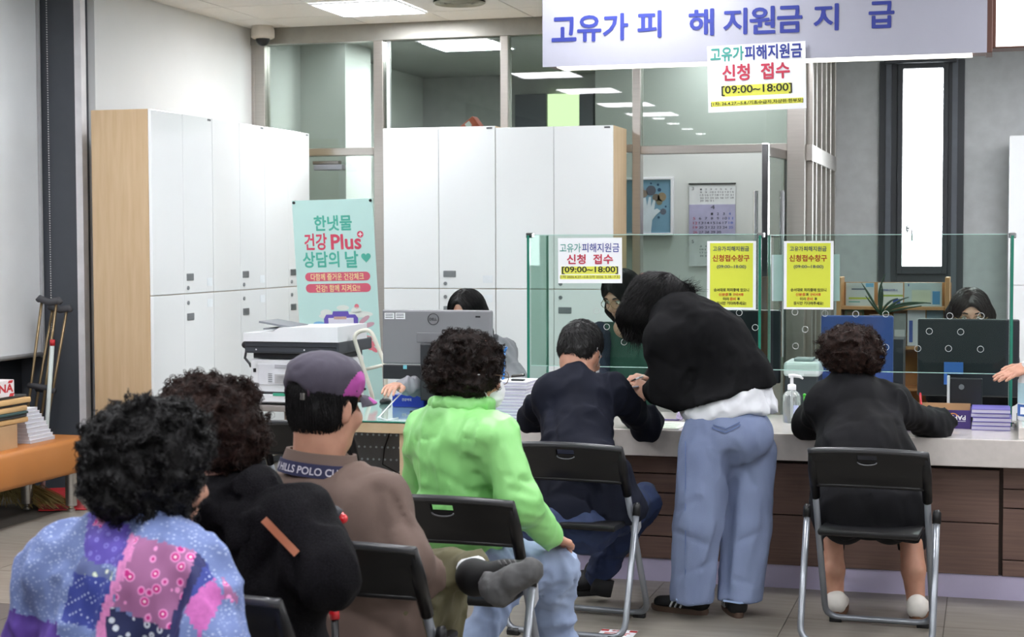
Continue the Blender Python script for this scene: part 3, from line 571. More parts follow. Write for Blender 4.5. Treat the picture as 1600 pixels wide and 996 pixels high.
# ================================================================ folding chairs (built once, then copied)
TUBE = mat('grey_tube', '#8d9198', .32, .6, var=.03); CBLK = mat('chair_black', '#131315', .38, var=.08, spec=.35)
def arcp(c, r, a0, a1, n, ax, ay): return [V(*c)+V(*ax)*r*math.cos(a)+V(*ay)*r*math.sin(a) for a in np.linspace(a0, a1, n)]
def bent(pts, rad=.05, n=6):
    pts = [V(*p) for p in pts]; out = [pts[0]]
    for i in range(1, len(pts)-1):
        a, b, c = pts[i-1:i+2]; r = min(rad, .45*np.linalg.norm(b-a), .45*np.linalg.norm(c-b)); p = b+_n(a-b)*r; q = b+_n(c-b)*r
        for t in np.linspace(0, 1, n): out.append(p*(1-t)**2+b*2*t*(1-t)+q*t*t)
    return out+[pts[-1]]
def make_chair(label):
    t = thing('folding_chair', (0, 0, 0), label, 'chair', 'black folding chairs'); HB = .735; wa = .205; wb = .238
    A = lambda x, z: (x, -.175+(HB-z)/HB*.40, z)        # front frame line: high at the back, feet in front
    B = lambda x, z: (x, -.225+z/.49*.175, z)
    MB().tube(bent([A(-wa, HB-.07), A(-wa, .02), A(wa, .02), A(wa, HB-.07)], .06), .0125, 12).build('front_frame', TUBE, t, True, local=True)
    MB().tube(bent([B(-wb, .485), B(-wb, .02), B(wb, .02), B(wb, .485)], .06), .0125, 12).build('rear_frame', TUBE, t, True, local=True)
    # back panel, curved towards the sitter's back, with rolled rim
    n = 25; b = MB(); W = .215
    def yb(x, z): return A(0, z)[1]-.035*(1-(x/W)**2)
    zs = np.linspace(HB-.155, HB, 9)
    for s in (0, 1):
        for z in zs:
            for x in np.linspace(-W, W, n):
                zz_ = z-(.012*(x/W)**2 if z > HB-.05 else 0)+.008*(1-(x/W)**2)*(1 if z < HB-.12 else 0)
                b.v.append((x, yb(x, z)+(.008 if s else -.008), zz_))
    m = len(zs)*n
    for i in range(len(zs)-1):
        for j in range(n-1):
            if 5 <= i <= 6 and 10 <= j <= 13 and i == 6: continue
            q = (i*n+j, i*n+j+1, (i+1)*n+j+1, (i+1)*n+j); b.f += [q, tuple(k+m for k in q[::-1])]
    for j in range(n-1): b.f += [(j+1, j, j+m, j+1+m), ((len(zs)-1)*n+j, (len(zs)-1)*n+j+1, (len(zs)-1)*n+j+1+m, (len(zs)-1)*n+j+m)]
    for i in range(len(zs)-1): b.f += [(i*n, (i+1)*n, (i+1)*n+m, i*n+m), ((i+1)*n+n-1, i*n+n-1, i*n+n-1+m, (i+1)*n+n-1+m)]
    bp = mkobj('back_panel', b.v, b.f, CBLK, t, 40, local=True)
    MB().tube([(x, yb(x, HB), HB-.012*(x/W)**2) for x in np.linspace(-W, W, 15)], .011, 10).build('top_rim', mat('chair_rim', '#3c3d40', .3), bp, True, local=True)
    MB().tube([(x, yb(x, HB-.15)-.006, HB-.150+.008*(1-(x/W)**2)) for x in np.linspace(-W+.01, W-.01, 15)], .007, 8).build('bottom_rim', CBLK, bp, True, local=True)
    MB().tube([(x, yb(x, HB-.045)-.008, HB-.045+.011*math.sin(a)) for x, a in [(.035*math.cos(a), a) for a in np.linspace(math.pi, 2*math.pi, 9)]], .0025, 6).build('grip_rim', mat('grip_rim', '#6d6e72', .3), bp, True, local=True)
    for sg in (-1, 1):
        MB().tube([A(sg*wa, HB-.01), A(sg*wa, HB-.09), A(sg*wa, HB-.20)], [.014, .020, .0175], 12).build('back_socket', CBLK, t, True, local=True)
        MB().tube([B(sg*wb, .455), B(sg*wb, .492), B(sg*(wb-.003), .502)], [.0155, .0155, .011], 12).build('leg_cap', CBLK, t, True, local=True)
        MB().prism([(-.175+.20, .37), (-.175+.245, .39), (-.175+.235, .45), (-.175+.19, .45)], (sg*(wa+.012)-.001, 0, 0), (0, 1, 0), (0, 0, 1), .003).build('joint_plate', mat('plate_light', '#c9cbce', .35, .4), t, local=True)
        MB().tube([(sg*(wa-.06), A(0, .01)[1], .012), (sg*(wa-.015), A(0, .01)[1], .012)], .017, 10).build('foot', BLK, t, True, local=True)
        MB().tube([(sg*(wb-.06), B(0, .01)[1], .012), (sg*(wb-.015), B(0, .01)[1], .012)], .017, 10).build('foot', BLK, t, True, local=True)
    MB().box((-.185, -.16, .405), (.185, .23, .43), .01).build('seat', CBLK, t, 40, local=True)
    return t
chair0 = make_chair('black folding chair with grey tube legs, under the seated woman in black at the right')
used = [False]
def place_chair(u, v, d, th, label, x=None, y=None):
    """th = facing, clockwise from straight ahead (degrees); the chair back's centre stands at pixel u,v, depth d"""
    o = chair0 if not used[0] else copy_tree(chair0); used[0] = True
    a = math.radians(th); bk = Pd(u, v, d); f = V(math.sin(a), math.cos(a), 0)
    p = bk+f*.19; o.location = (p[0], p[1], 0); o.rotation_euler = (0, 0, -a); o['label'] = label; return o
place_chair(1355, 712, 6.02, 3, 'black folding chair with grey tube legs, under the seated woman in black at the right')
place_chair(884, 698, 6.22, 5, 'black folding chair under the seated man in the navy jacket')
place_chair(692, 781, 4.93, 2, 'black folding chair with an oval grip slot, under the woman in the green jacket')
place_chair(522, 852, 4.20, 2, 'black folding chair under the man in the cap')
place_chair(292, 940, 3.60, 2, 'black folding chair at the lower left, only its top corner showing below the dark cardigan')
place_chair(470, 664, 7.0, 2, 'empty black folding chair in front of the round-ended desk')
# ================================================================ desk with round end and glass top
dk = thing('round_end_desk', (-2.6, 7.4, 0), 'beech desk with a rounded end and green edged glass top', 'desk')
def rend(x1, x0, y0, y1, n=16):
    r = (y1-y0)/2; cy = (y0+y1)/2; return [(x1, y0), (x1, y1)]+[(x0+r+r*math.cos(a), cy+r*math.sin(a)) for a in np.linspace(math.pi/2, 3*math.pi/2, n)]
ol = rend(-2.04, -3.27, 6.97, 8.0); BE = mat('beech_edge', '#cfb796', .45, col2='#c4aa86')
MB().prism(ol, (0, 0, .635), (1, 0, 0), (0, 1, 0), .045).build('tabletop', BE, dk, 40)
MB().prism([(x+(.01 if x < -2.5 else 0), y) for x, y in ol], (0, 0, .6815), (1, 0, 0), (0, 1, 0), .008).build('glass_top', mat('glass_top_green', '#a3cdc4', .05, coat=.6), dk, 40)
MB().tube([(x, y, .6855) for x, y in ol], .0045, 6, closed=True).build('glass_edge', GEDGE, dk, True)
u = Py(631, 700, 7.0)[0]; MB().box((u-.018, 6.99, 0), (u+.018, 7.95, .634), .002).build('side_panel', BE, dk)
mp_ = MB().box((-3.1, 7.5, .12), (u-.02, 7.515, .634)).build('modesty_panel', mat('perforated_grey', '#77797c', .4, .4), dk)
for r_ in range(7):
    for c_ in range(18): disc((-3.02+c_*.03+.015*(r_ % 2), 7.499, .2+r_*.06), .006, .002, mat('hole_light', '#c4d4dc', .5), mp_, 'perforation', (0, -1, 0), 8)
MB().tube([(u-.3, 7.49, .63), (u-.24, 7.47, .58), (u-.27, 7.47, .5), (u-.28, 7.47, .42), (u-.2, 7.47, .38), (u-.02, 7.46, .34)], .004, 6).build('cable', BLK, dk, True)
MB().box((-3.12, 7.45, 0), (-3.08, 7.55, .634)).build('desk_leg', STEELD, dk)
# staff worktops behind the glass
t = thing('staff_desk', (-.5, 8.1, 0), 'pale staff worktop behind the counter glass', 'desk'); MB().box((-2.0, 7.75, .60), (1.3, 8.08, .635), .004).build('tabletop', mat('pale_worktop', '#c9c8c3', .4), t); MB().box((-1.95, 8.04, 0), (1.28, 8.06, .6)).build('modesty_panel', DKP, t); MB().box((-2.0, 7.76, 0), (-1.96, 8.04, .6)).build('side_panel', BE, t); MB().box((1.26, 7.76, 0), (1.3, 8.04, .6)).build('side_panel', BE, t)
# ---------------------------------------------------------------- monitors
def quad_from(u0, v0, u1, v1, Y, th=.03, bev=.008): A = Py(u0, v0, Y); B = Py(u1, v1, Y); return MB().box((A[0], Y, B[2]), (B[0], Y+th, A[2]), bev), A, B
YM = 7.42
t = thing('monitor', (Py(680, 600, YM)[0], YM, .69), 'large dark grey computer monitor seen from behind, with round maker emblem', 'monitor')
b, A, B = quad_from(597, 484, 768, 572, YM, .035); b.build('rear_shell', mat('monitor_grey', '#85858a', .45, .1, var=.05, scale=2), t)
b, A2, B2 = quad_from(598, 570, 767, 596, YM+.002, .03, .004); b.build('lower_bezel', mat('bezel_dark', '#2b2d31', .4), t)
b, _, _ = quad_from(651, 520, 716, 536, YM-.004, .01, .002); b.build('rear_plate', mat('monitor_plate', '#7e7e83', .45, .1), t)
b, A3, B3 = quad_from(656, 537, 712, 628, YM-.03, .035, .006); st = b.build('stand', mat('stand_dark', '#2e3034', .4), t); MB().box((A3[0]-.03, YM-.10, .690), (B3[0]+.03, YM+.12, .70), .004).build('stand_foot', mat('stand_dark', '#2e3034', .4), t)
c = Py(677, 499, YM-.001); EM = mat('emblem_dark', '#232428', .3)
MB().tube([c+V(.0265*math.cos(a), 0, .0265*math.sin(a)) for a in np.linspace(0, 2*math.pi, 33)[:-1]], .002, 6, closed=True).build('emblem_ring', EM, t, True)
letter('DELL', c, ux, uz, -.019, -.006, .038, .012, EM, t, .03)
for (a, b_) in ((601, 616), (618, 633)):
    A = Py(a, 489, YM); B = Py(b_, 499, YM); lb = MB().box((A[0], YM-.0015, B[2]), (B[0], YM, A[2])).build('asset_label', PAPER, t)
    for k in range(3): MB().box((A[0]+.004, YM-.002, B[2]+.006+k*.008), (B[0]-.006, YM-.0015, B[2]+.009+k*.008)).build('print_line', INK, lb)
A = Py(630, 571, YM); MB().box((A[0], YM-.001, A[2]-.018), (A[0]+.018, YM+.002, A[2])).build('blue_sticker', mat('sticker_cyan', '#78c3d0', .5), t)
A = Py(743, 494, YM); MB().box((A[0], YM-.001, A[2]-.008), (A[0]+.024, YM+.001, A[2])).build('regulatory_plate', EM, t)
def plain_monitor(u0, v0, u1, v1, Y, zb, label, m, name='monitor', cat='monitor', foot=True):
    t = thing(name, (Py((u0+u1)/2, v1, Y)[0], Y, zb), label, cat); b, A, B = quad_from(u0, v0, u1, v1, Y, .03); b.build('rear_shell', m, t)
    cx = (A[0]+B[0])/2
    if foot: MB().box((cx-.03, Y+.005, zb+.01), (cx+.03, Y+.03, B[2]+.02), .004).build('stand', BLK, t); MB().box((cx-.1, Y-.06, zb), (cx+.1, Y+.1, zb+.012), .004).build('stand_foot', BLK, t)
    return t, A, B
MK = mat('monitor_black', '#1f232a', .35, var=.04)
t, A, B = plain_monitor(1434, 498, 1592, 622, 7.95, .635, 'wide black monitor back behind the right glass pane, hiding the clerk with glasses', MK)
t, A, B = plain_monitor(1125, 484, 1219, 600, 7.95, .635, 'dark monitor back behind the middle of the counter, beside the standing woman', MK)
t, A, B = plain_monitor(1283, 493, 1395, 610, 7.97, .635, 'blue monitor back standing in front of the brochure rack', mat('monitor_blue', '#3a5296', .4, var=.03))
A = Py(1475, 566, 7.93); B = Py(1505, 585, 7.93); q = MB().box((A[0], 7.928, B[2]), (B[0], 7.931, A[2])).box((A[0], 7.928, B[2]-.05), (A[0]+.015, 7.931, B[2])).build('blue_notice', mat('notice_blue', '#3f6fc4', .5)); tag(q, 'small blue notice slip stuck low on the wide black monitor', 'notice')
A = Py(1485, 588, 7.7); B = Py(1535, 634, 7.7)
t = thing('tablet_stand', ((A[0]+B[0])/2, 7.62, .687), 'dark tablet with a pale left edge standing behind the paper box', 'tablet'); MB().box((A[0], 7.6, .6872), (B[0], 7.615, A[2]), .006).build('tablet_back', mat('tablet_dark', '#26272c', .3), t); MB().box((A[0]-.012, 7.595, .6872), (A[0], 7.618, A[2]+.01), .003).build('pale_edge', mat('pale_edge', '#dfe2e6', .3), t)
MB().lathe(((A[0]+B[0])/2-.02, 7.5995, A[2]-.04), [(.012, 0), (.012, .001)], 20, (0, -1, 0)).build('round_mark', GREYP, t)
# ---------------------------------------------------------------- things on the counter
def on(u, v, z=.687): return Pz(u, v, z)
# sanitizer
c = V(*on(1237, 655)); c[1] = 7.40; c[0] = Py(1237, 640, 7.40)[0]; t = thing('sanitizer_bottle', c, 'clear pump bottle of hand sanitizer with a white pump head', 'bottle')
SZ = .687+.0005; CL = mat('clear_gel', '#dfe6e6', .08, trans=.75)
MB().lathe((c[0], c[1], SZ), [(.036, 0), (.04, .006), (.04, .115), (.036, .13), (.02, .142), (.017, .15)], 32).build('bottle_body', CL, t, 50)
MB().lathe((c[0], c[1], SZ+.146), [(.019, 0), (.019, .02), (.016, .024), (.008, .026), (.007, .055), (.010, .056), (.010, .066)], 24).build('pump_collar', PLAST, t, 50)
MB().tube([(c[0]-.014, c[1], SZ+.207), (c[0]+.01, c[1], SZ+.21), (c[0]+.035, c[1], SZ+.206), (c[0]+.05, c[1], SZ+.196)], [.009, .009, .007, .004], 10).build('pump_spout', PLAST, t, True)
MB().tube([(c[0], c[1], SZ+.01), (c[0], c[1], SZ+.146)], .004, 8).build('dip_tube', PLAST, t, True)
MB().box((c[0]+.012, c[1]-.0405, SZ+.02), (c[0]+.034, c[1]-.034, SZ+.08)).build('bottle_label', mat('label_violet', '#b9c3e6', .6), t)
c = V(*Py(1259, 650, 7.46)); t = thing('green_pen', (c[0], 7.46, .687), 'bright green pen standing beside the sanitizer bottle', 'pen'); MB().tube([(c[0], 7.46, .6885), (c[0]-.006, 7.46, .80)], .005, 8).build('pen_barrel', mat('pen_green', '#3fae35', .3), t, True); MB().ball((c[0]-.006, 7.46, .805), .008).build('pen_cap', mat('pen_green', '#3fae35', .3), t, True)
c = V(*Py(1440, 640, 7.48)); t = thing('red_pen', (c[0], 7.48, .687), 'thin red pen standing up behind the purple paper box', 'pen'); MB().tube([(c[0]+.004, 7.48, .6885), (c[0]-.006, 7.48, .822)], .005, 8).build('pen_barrel', mat('pen_red', '#c02030', .3), t, True); MB().lathe((c[0]-.006, 7.48, .818), [(.0055, 0), (.003, .008)], 8).build('pen_cap', mat('pen_red', '#c02030', .3), t)
# paper box
a = Pz(1400, 667, .687); b_ = Pz(1517, 668, .687); y = 7.33; xa_ = a[0]; xb_ = Py(1517, 660, y)[0]; xa_ = Py(1402, 660, y)[0]; hz = Py(1480, 641, y)[2]
t = thing('paper_box', ((xa_+xb_)/2, y, .687), 'open purple copy paper box with its print upside down', 'box'); PUR = mat('box_purple', '#3b2a6b', .4); KRF = mat('kraft', '#b3906a', .8)
bx2 = MB().box((xa_, y, .6872), (xb_, y+.004, hz)).box((xb_-.004, y+.004, .6872), (xb_, y+.19, hz)).box((xa_, y+.004, .6872), (xa_+.004, y+.19, hz)); bx2.build('box_side', PUR, t); MB().box((xa_+.004, y+.186, .6872), (xb_-.004, y+.19, hz+.012)).box((xa_+.004, y+.004, .6872), (xb_-.004, y+.186, .69)).build('box_inside', KRF, t)
MB().box((xa_+.005, y+.0041, .69), (xb_-.005, y+.0055, hz-.001)).build('inner_lining', KRF, t)
WI = mat('print_white', '#f2f2f4', .6); ORI = mat('print_orange', '#e89a3a', .6)
letter('PAPER', (xb_-.018, y, hz-.02), V(-1, 0, 0), V(0, 0, -1), 0, .008, .072, .018, WI, t, .02, lift=-.0012) if False else None
def letter_ud(s_, x1, zt, w_, h_, m, lift=.0012, bold=.02):       # upside-down print on the front face
    v, f = text_mesh(s_, bold); lo = v.min(0); hi = v.max(0)
    P = [(x1-(p[0]-lo[0])*w_/(hi[0]-lo[0]), y-lift, zt-(p[1]-lo[1])*h_/(hi[1]-lo[1])) for p in v]; mkobj('lettering', P, f, m, t)
letter_ud('PAPER', xb_-.022, hz-.022, .082, .02, WI); letter_ud('One', xb_-.075, hz-.012, .06, .035, ORI, .0010, .01)
MB().tube([(xb_-.075+.026*math.cos(k), y-.0005, (hz+.687)/2+.026*math.sin(k)) for k in np.linspace(.6, 5.6, 20)], .0018, 5).build('print_arc', ORI, t)
MB().box((xb_-.12, y-.0008, hz-.048), (xb_-.022, y, hz-.0465)).build('print_rule', WI, t)
def stack(u0, u1, v0, v1, y, n, label, name='booklet', cat='booklet', group=None, z0=.687, cover=PAPER, dpt=.2, seed=1, top=None, jit=.006):
    """n separate booklets piled up between the pixel edges"""
    rnd = random.Random(seed); xa = Py(u0, v1, y)[0]; xb = Py(u1, v1, y)[0]; h = (Py((u0+u1)/2, v0, y)[2]-z0-.0006)/n
    for i in range(n):
        dx = rnd.uniform(-jit, jit); dy = rnd.uniform(-jit, jit); z = z0+.0006+i*h
        t = thing(name, ((xa+xb)/2, y, z), label if not callable(label) else label(i, n), cat, group)
        MB().box((xa+dx+.001, y+dy+.001, z+h*.12), (xb+dx-.001, y+dy+dpt-.001, z+h*.84)).build('page_block', mat('page_edge', '#c9c6da', .8, var=.06, stretch=(1, 1, 400), scale=3), t)
        MB().box((xa+dx, y+dy, z), (xb+dx, y+dy+dpt, z+h*.12)).box((xa+dx, y+dy, z+h*.84), (xb+dx, y+dy+dpt, z+h*.96)).build('cover', cover if i < n-1 or top is None else top, t)
PC = mat('purple_cover', '#6d63b5', .35); 
stack(1519, 1580, 640, 668, 7.30, 5, lambda i, n: 'booklet with a purple cover on top of the pile beside the paper box' if i == n-1 else ('lowest booklet of the short pile beside the purple paper box' if i == 0 else 'booklet between the top and bottom in the pile beside the paper box'), group=None, cover=PC, top=PC, seed=3)
for o in [o for o in COL.objects if o.name.startswith('booklet') and 'booklet between the top' in o.get('label', '')]: o['group'] = 'booklets beside the paper box'
stack(775, 822, 597, 655, 7.15, 12, lambda i, n: 'topmost booklet of the tall white desk pile, under the stapler' if i == n-1 else ('lowest booklet of the tall white pile on the desk' if i == 0 else 'white booklet inside the tall desk pile, neither top nor bottom'), group='booklets piled on the desk', z0=.690, dpt=.22, seed=5, jit=.004)
# file of papers leaning by stack
t = thing('stapler', Py(813, 592, 7.2), 'small black and chrome desk stapler on top of the booklet pile', 'stapler'); q = V(*Py(810, 593, 7.22)); zt_ = Py(798, 597, 7.15)[2]
MB().box((q[0]-.03, 7.2, zt_+.0005), (q[0]+.03, 7.23, zt_+.008), .002).build('stapler_base', BLK, t); MB().obox((q[0], 7.215, zt_+.022), (1, 0, .1), (0, 1, 0), (-.1, 0, 1), .03, .011, .008, .003).build('stapler_arm', CHROME, t)
# blue tissue box, business cards, keyboard, mouse
a = Py(613, 640, 7.12); c0_ = V(*Py(640, 640, 7.12)); x0_ = Py(613, 630, 7.58)[0]; x1_ = Py(662, 630, 7.58)[0]; zt_ = Py(640, 619, 7.58)[2]-.004
t = thing('blue_card_box', ((x0_+x1_)/2, 7.58, .69), 'low bright blue box with white print at the front edge of the desk', 'box')
MB().box((x0_, 7.58, .6902), (x1_, 7.66, zt_+.008), .002).build('box_body', mat('box_blue', '#2340b5', .35), t); letter('건강약국', (0, 7.58, 0), ux, uz, x0_+.05, zt_-.022, .05, .014, WI, t, .015, .0008)
x2_ = Py(692, 630, 7.6)[0]; zt2 = Py(670, 606, 7.6)[2]
t = thing('dark_blue_box', ((x1_+x2_)/2, 7.6, .69), 'dark blue patterned box with a white label beside the low blue box', 'box')
MB().box((x1_+.002, 7.6, .6902), (x2_, 7.68, zt2), .002).build('box_body', mat('box_navy', '#1c2a68', .4), t); MB().box((x1_+.04, 7.598, .71), (x1_+.075, 7.6, .73)).build('box_label', PAPER, t)
for k in range(5): MB().lathe((x1_+.012+.013*k, 7.5995, .738), [(.004, 0), (.004, .0008)], 8, (0, -1, 0)).build('printed_dot', WI, t)
t = thing('white_pen_cable', (x1_-.03, 7.1, .69), 'thin white cable hanging over the front edge of the desk', 'cable'); MB().tube([(x1_, 7.3, .80), (x1_-.02, 7.15, .74), (x1_-.035, 7.05, .695), (x1_+.03, 6.99, .693), (x1_+.05, 7.08, .693)], .003, 8).build('cable_cord', PLAST, t, True); MB().tube([(x1_-.035, 7.05, .696), (x1_-.02, 7.04, .696)], .0055, 8).build('cable_plug', PLAST, t, True)
q = V(*Py(602, 616, 7.72)); t = thing('computer_mouse', (q[0], q[1], .69), "small black computer mouse under the clerk's hand", 'mouse'); MB().ball((q[0], q[1], .70), (.028, .045, .018)).build('mouse_shell', BLK, t, True); MB().box((q[0]-.002, q[1]-.04, .715), (q[0]+.002, q[1]-.02, .722), .001).build('scroll_wheel', GREYP, t)
# drinking glass with straw/pen holder by green jacket
q = V(*Py(785, 600, 7.3)); t = thing('blue_straw', (q[0], 7.3, .69), "blue straw standing up beside the green-jacketed woman's glasses", 'straw'); MB().tube([(q[0]-.005, 7.3, .6905), (q[0]+.01, 7.3, Py(785, 548, 7.3)[2])], .006, 8).build('straw_tube', mat('straw_blue', '#2f7fd0', .3), t, True); MB().tube([(q[0]+.01, 7.3, Py(785, 548, 7.3)[2]-.01), (q[0]+.02, 7.3, Py(785, 542, 7.3)[2])], .006, 8).build('straw_tip', mat('straw_blue', '#2f7fd0', .3), t, True)
# form and purple sheet on the counter between the two customers
q = V(*on(1060, 660)); t = thing('application_form', (q[0], q[1], .687), 'pale form lying on the counter beside the bending woman', 'paper')
MB().box((q[0]-.13, 7.02, .6873), (q[0]+.05, 7.28, .6885)).build('form_sheet', mat('form_pale', '#dde5d6', .4), t)
for k in range(6): MB().box((q[0]-.11, 7.05+k*.035, .6885), (q[0]+.03, 7.053+k*.035, .6888)).build('form_line', GRYI, t)
t = thing('crumpled_wrapper', Py(1063, 638, 7.35), 'small crumpled purple and white wrapper on the counter', 'wrapper'); q = V(*Py(1063, 640, 7.35)); rnd = random.Random(2); b = MB().ball((q[0], 7.35, .71), (.02, .015, .022), 8, 5); b.v = [(x+rnd.uniform(-.006, .006), y_+rnd.uniform(-.006, .006), z+rnd.uniform(-.004, .006)) for x, y_, z in b.v]; b.build('wrapper_foil', mat('wrapper_lilac', '#b9aed0', .4), t); MB().box((q[0]-.1, 7.34, .6875), (q[0]-.005, 7.37, .691)).build('wrapper_strip', PUR, t)
# wet wipe pack / bottle at the right edge
q = V(*Py(1596, 620, 7.25)); t = thing('white_water_bottle', (q[0]+.03, 7.25, .739), 'white plastic bottle with a blue label at the right edge', 'bottle'); b0 = (q[0]+.035, 7.25, .7395)
MB().lathe(b0, [(.045, 0), (.05, .006), (.05, .17), (.035, .2), (.03, .215), (.036, .22), (.036, .245), (.02, .25)], 28).build('bottle_body', mat('milky_white', '#e6eaee', .35), t, 50); MB().lathe((b0[0], b0[1], b0[2]+.02), [(.0505, 0), (.0505, .05)], 28).build('bottle_label', mat('label_blue', '#3f6ab5', .5), t, 50); MB().box((b0[0]-.04, b0[1]-.052, b0[2]+.03), (b0[0]-.018, b0[1]-.045, b0[2]+.06)).build('label_patch', PAPER, t); MB().lathe((b0[0], b0[1], b0[2]+.075), [(.0505, 0), (.0505, .085)], 28).build('pale_band', mat('label_pale', '#b9dbe6', .5), t, 50)
# small printer behind the glass
t = thing('desk_printer', (-.92, 8.2, .635), 'pale desk printer behind the counter glass above the sanitizer bottle', 'printer'); a = Py(1226, 560, 7.79); b_ = Py(1279, 600, 7.79)
MB().box((a[0], 7.79, .636), (b_[0], 8.03, .87), .01).build('printer_body', DKP, t); zt_ = Py(1260, 574, 7.79)[2]; MB().box((a[0]-.005, 7.78, .86), (b_[0]+.005, 8.04, .93), .015).build('printer_lid', PLAST, t); MB().box((a[0]+.04, 7.82, .93), (b_[0]-.03, 7.94, .945), .004).build('paper_flap', mat('flap_grey', '#9aa0a3', .4), t); MB().box((a[0]+.07, 7.775, .865), (a[0]+.09, 7.785, .877), .001).build('lid_latch', PLAST, t)
# ---------------------------------------------------------------- multifunction printer on its table
Y0 = 7.95; K = lambda u, v, Y=Y0: V(*Py(u, v, Y))
t = thing('side_table', (K(460, 634)[0], 8.2, 0), 'small grey table carrying the office printer', 'table'); tz = K(460, 634)[2]; xa_ = K(380, 634)[0]; xb_ = K(524, 634)[0]
MB().box((xa_, Y0-.05, tz-.03), (xb_, 8.5, tz), .003).build('tabletop', mat('table_grey', '#8b8581', .5), t)
for x in (xa_+.03, xb_-.03):
    for y_ in (Y0-.02, 8.45): MB().box((x-.012, y_-.012, 0), (x+.012, y_+.012, tz-.03)).build('leg', STEEL, t)
t = thing('office_printer', (K(460, 634)[0], 8.15, tz), 'white and slate office printer with scanner lid on a small table', 'printer')
def kb(u0, v0, u1, v1, y0, y1, nm, m, bev=.004, par=t): a = K(u0, v0); b = K(u1, v1); return MB().box((a[0], y0, b[2]), (b[0], y1, a[2]), bev).build(nm, m, par)
lowb = kb(390, 562, 520, 633.7, Y0+.01, 8.4, 'printer_body', PLAST, .008); kb(384, 532, 531, 554, Y0-.02, 8.42, 'scanner_base', DKP, .01); kb(384, 541.5, 528, 543, Y0-.022, Y0-.01, 'seam_line', BLK, 0); kb(392, 552, 519, 563, Y0+.03, 8.38, 'output_bay', mat('bay_dark', '#2c2f33', .6), .003)
a = K(384, 533); b_ = K(531, 533)
MB().prism([(a[0], a[2]), (b_[0], a[2]), (b_[0], K(531, 511)[2]), (K(440, 511)[0], K(440, 512)[2]), (K(428, 519)[0], K(428, 519)[2]), (a[0], K(384, 520)[2])], (0, Y0-.03, 0), (1, 0, 0), (0, 0, 1), -.42).build('scanner_lid', PLAST, t)
MB().box((K(405, 519)[0], Y0+.05, K(405, 516)[2]), (K(428, 519)[0], Y0+.3, K(405, 514)[2])).build('feeder_slot', GREYP, t); MB().obox(K(425, 508)+V(0, .15, 0), (.98, 0, -.15), (0, 1, 0), (.15, 0, .98), .09, .12, .005).build('feeder_tray', GREYP, t)
kb(402, 569, 465, 603, Y0+.004, Y0+.02, 'rear_door', mat('door_plastic', '#dcdee4', .4), .002); kb(429, 570, 459, 576, Y0-.0, Y0+.01, 'door_grip', mat('grip_grey', '#b5b7bf', .5), .001); kb(429, 585, 460, 600, Y0+.0, Y0+.01, 'rating_label', mat('label_grey', '#b9b9bc', .6), 0)  # door grip in a greyer plastic than the door
for k in range(5): kb(433, 588+k*2.2, 456, 588.8+k*2.2, Y0-.001, Y0+.002, 'print_line', INK, 0)
for k in range(5): kb(419, 584+k*3, 425, 585.2+k*3, Y0+.001, Y0+.01, 'vent_slot', GREYP, 0)
kb(405, 612, 466, 630, Y0-.001, Y0+.012, 'tray_recess', mat('bay_dark', '#2c2f33', .6), 0); kb(408, 616, 466, 629, Y0-.02, Y0+.01, 'paper_tray', PLAST, .002); kb(429, 614, 450, 619, Y0-.024, Y0-.015, 'green_clip', mat('clip_green', '#3fa586', .5), .001)
kb(395, 576, 399, 582, Y0+.004, Y0+.012, 'power_switch', BLK, .001); kb(394, 610, 401, 618, Y0-.03, Y0+.012, 'power_plug', BLK, .002)
MB().tube([K(398, 615)+V(0, -.03, 0), K(390, 618)+V(0, -.06, 0), K(388, 630)+V(0, -.05, 0)], .006, 8).build('power_cord', BLK, t, True)
for (u_, v_, r) in ((403, 546, 2), (478, 547, 2)): disc(K(u_, v_)+V(0, -.021, 0), .004, .002, PLAST, t, 'screw_head')
# desk stuff left of the printer
t = thing('headset', K(372, 560), 'black headset hook and cables hanging at the left side of the printer', 'headset')
MB().ball(K(373, 541)+V(0, .1, 0), (.03, .02, .022)).build('ear_cushion', BLK, t, True); MB().tube([K(373, 545)+V(0, .1, 0), K(370, 562)+V(0, .1, 0), K(384, 570)+V(0, .05, 0), K(386, 575)+V(0, .05, 0)], .007, 8).build('headset_arm', BLK, t, True); MB().tube([K(383, 582)+V(0, .1, 0), K(378, 600)+V(0, .1, 0), K(385, 612)+V(0, .1, 0), K(380, 632)+V(0, .1, 0)], .006, 8).build('cable_cord', BLK, t, True)
q = Pz(470, 634, .69); t = thing('green_file', (-3.02, 7.5, .6905), 'small green clip lying on the round end of the desk', 'clip'); MB().box((-3.08, 7.45, .6905), (-2.95, 7.5, .70), .002).build('clip_plate', mat('clip_green', '#3fa586', .5), t); MB().box((-3.05, 7.46, .70), (-2.98, 7.49, .708), .002).build('clip_lever', mat('clip_green', '#3fa586', .5), t)
# white folding hand trolley
t = thing('hand_trolley', (Py(570, 620, 8.05)[0], 8.05, 0), 'white tubular hand trolley handle standing before the mint banner', 'trolley'); IV = mat('ivory_tube', '#e0ddd0', .35)
pp = lambda u, v: V(*Py(u, v, 8.1))
b = bent([V(pp(583, 640)[0], 8.1, 0), pp(583, 622), pp(551, 522), pp(578, 513), pp(602, 570), V(pp(612, 640)[0], 8.1, 0)], .05); MB().tube(b, .011, 12).build('handle_tube', IV, t, True); MB().tube([pp(573, 577), pp(603, 570)], .009, 10).build('cross_tube', IV, t, True); MB().box((pp(583, 640)[0]-.02, 8.05, .03), (pp(583, 640)[0]+.25, 8.3, .05), .004).build('load_plate', IV, t)
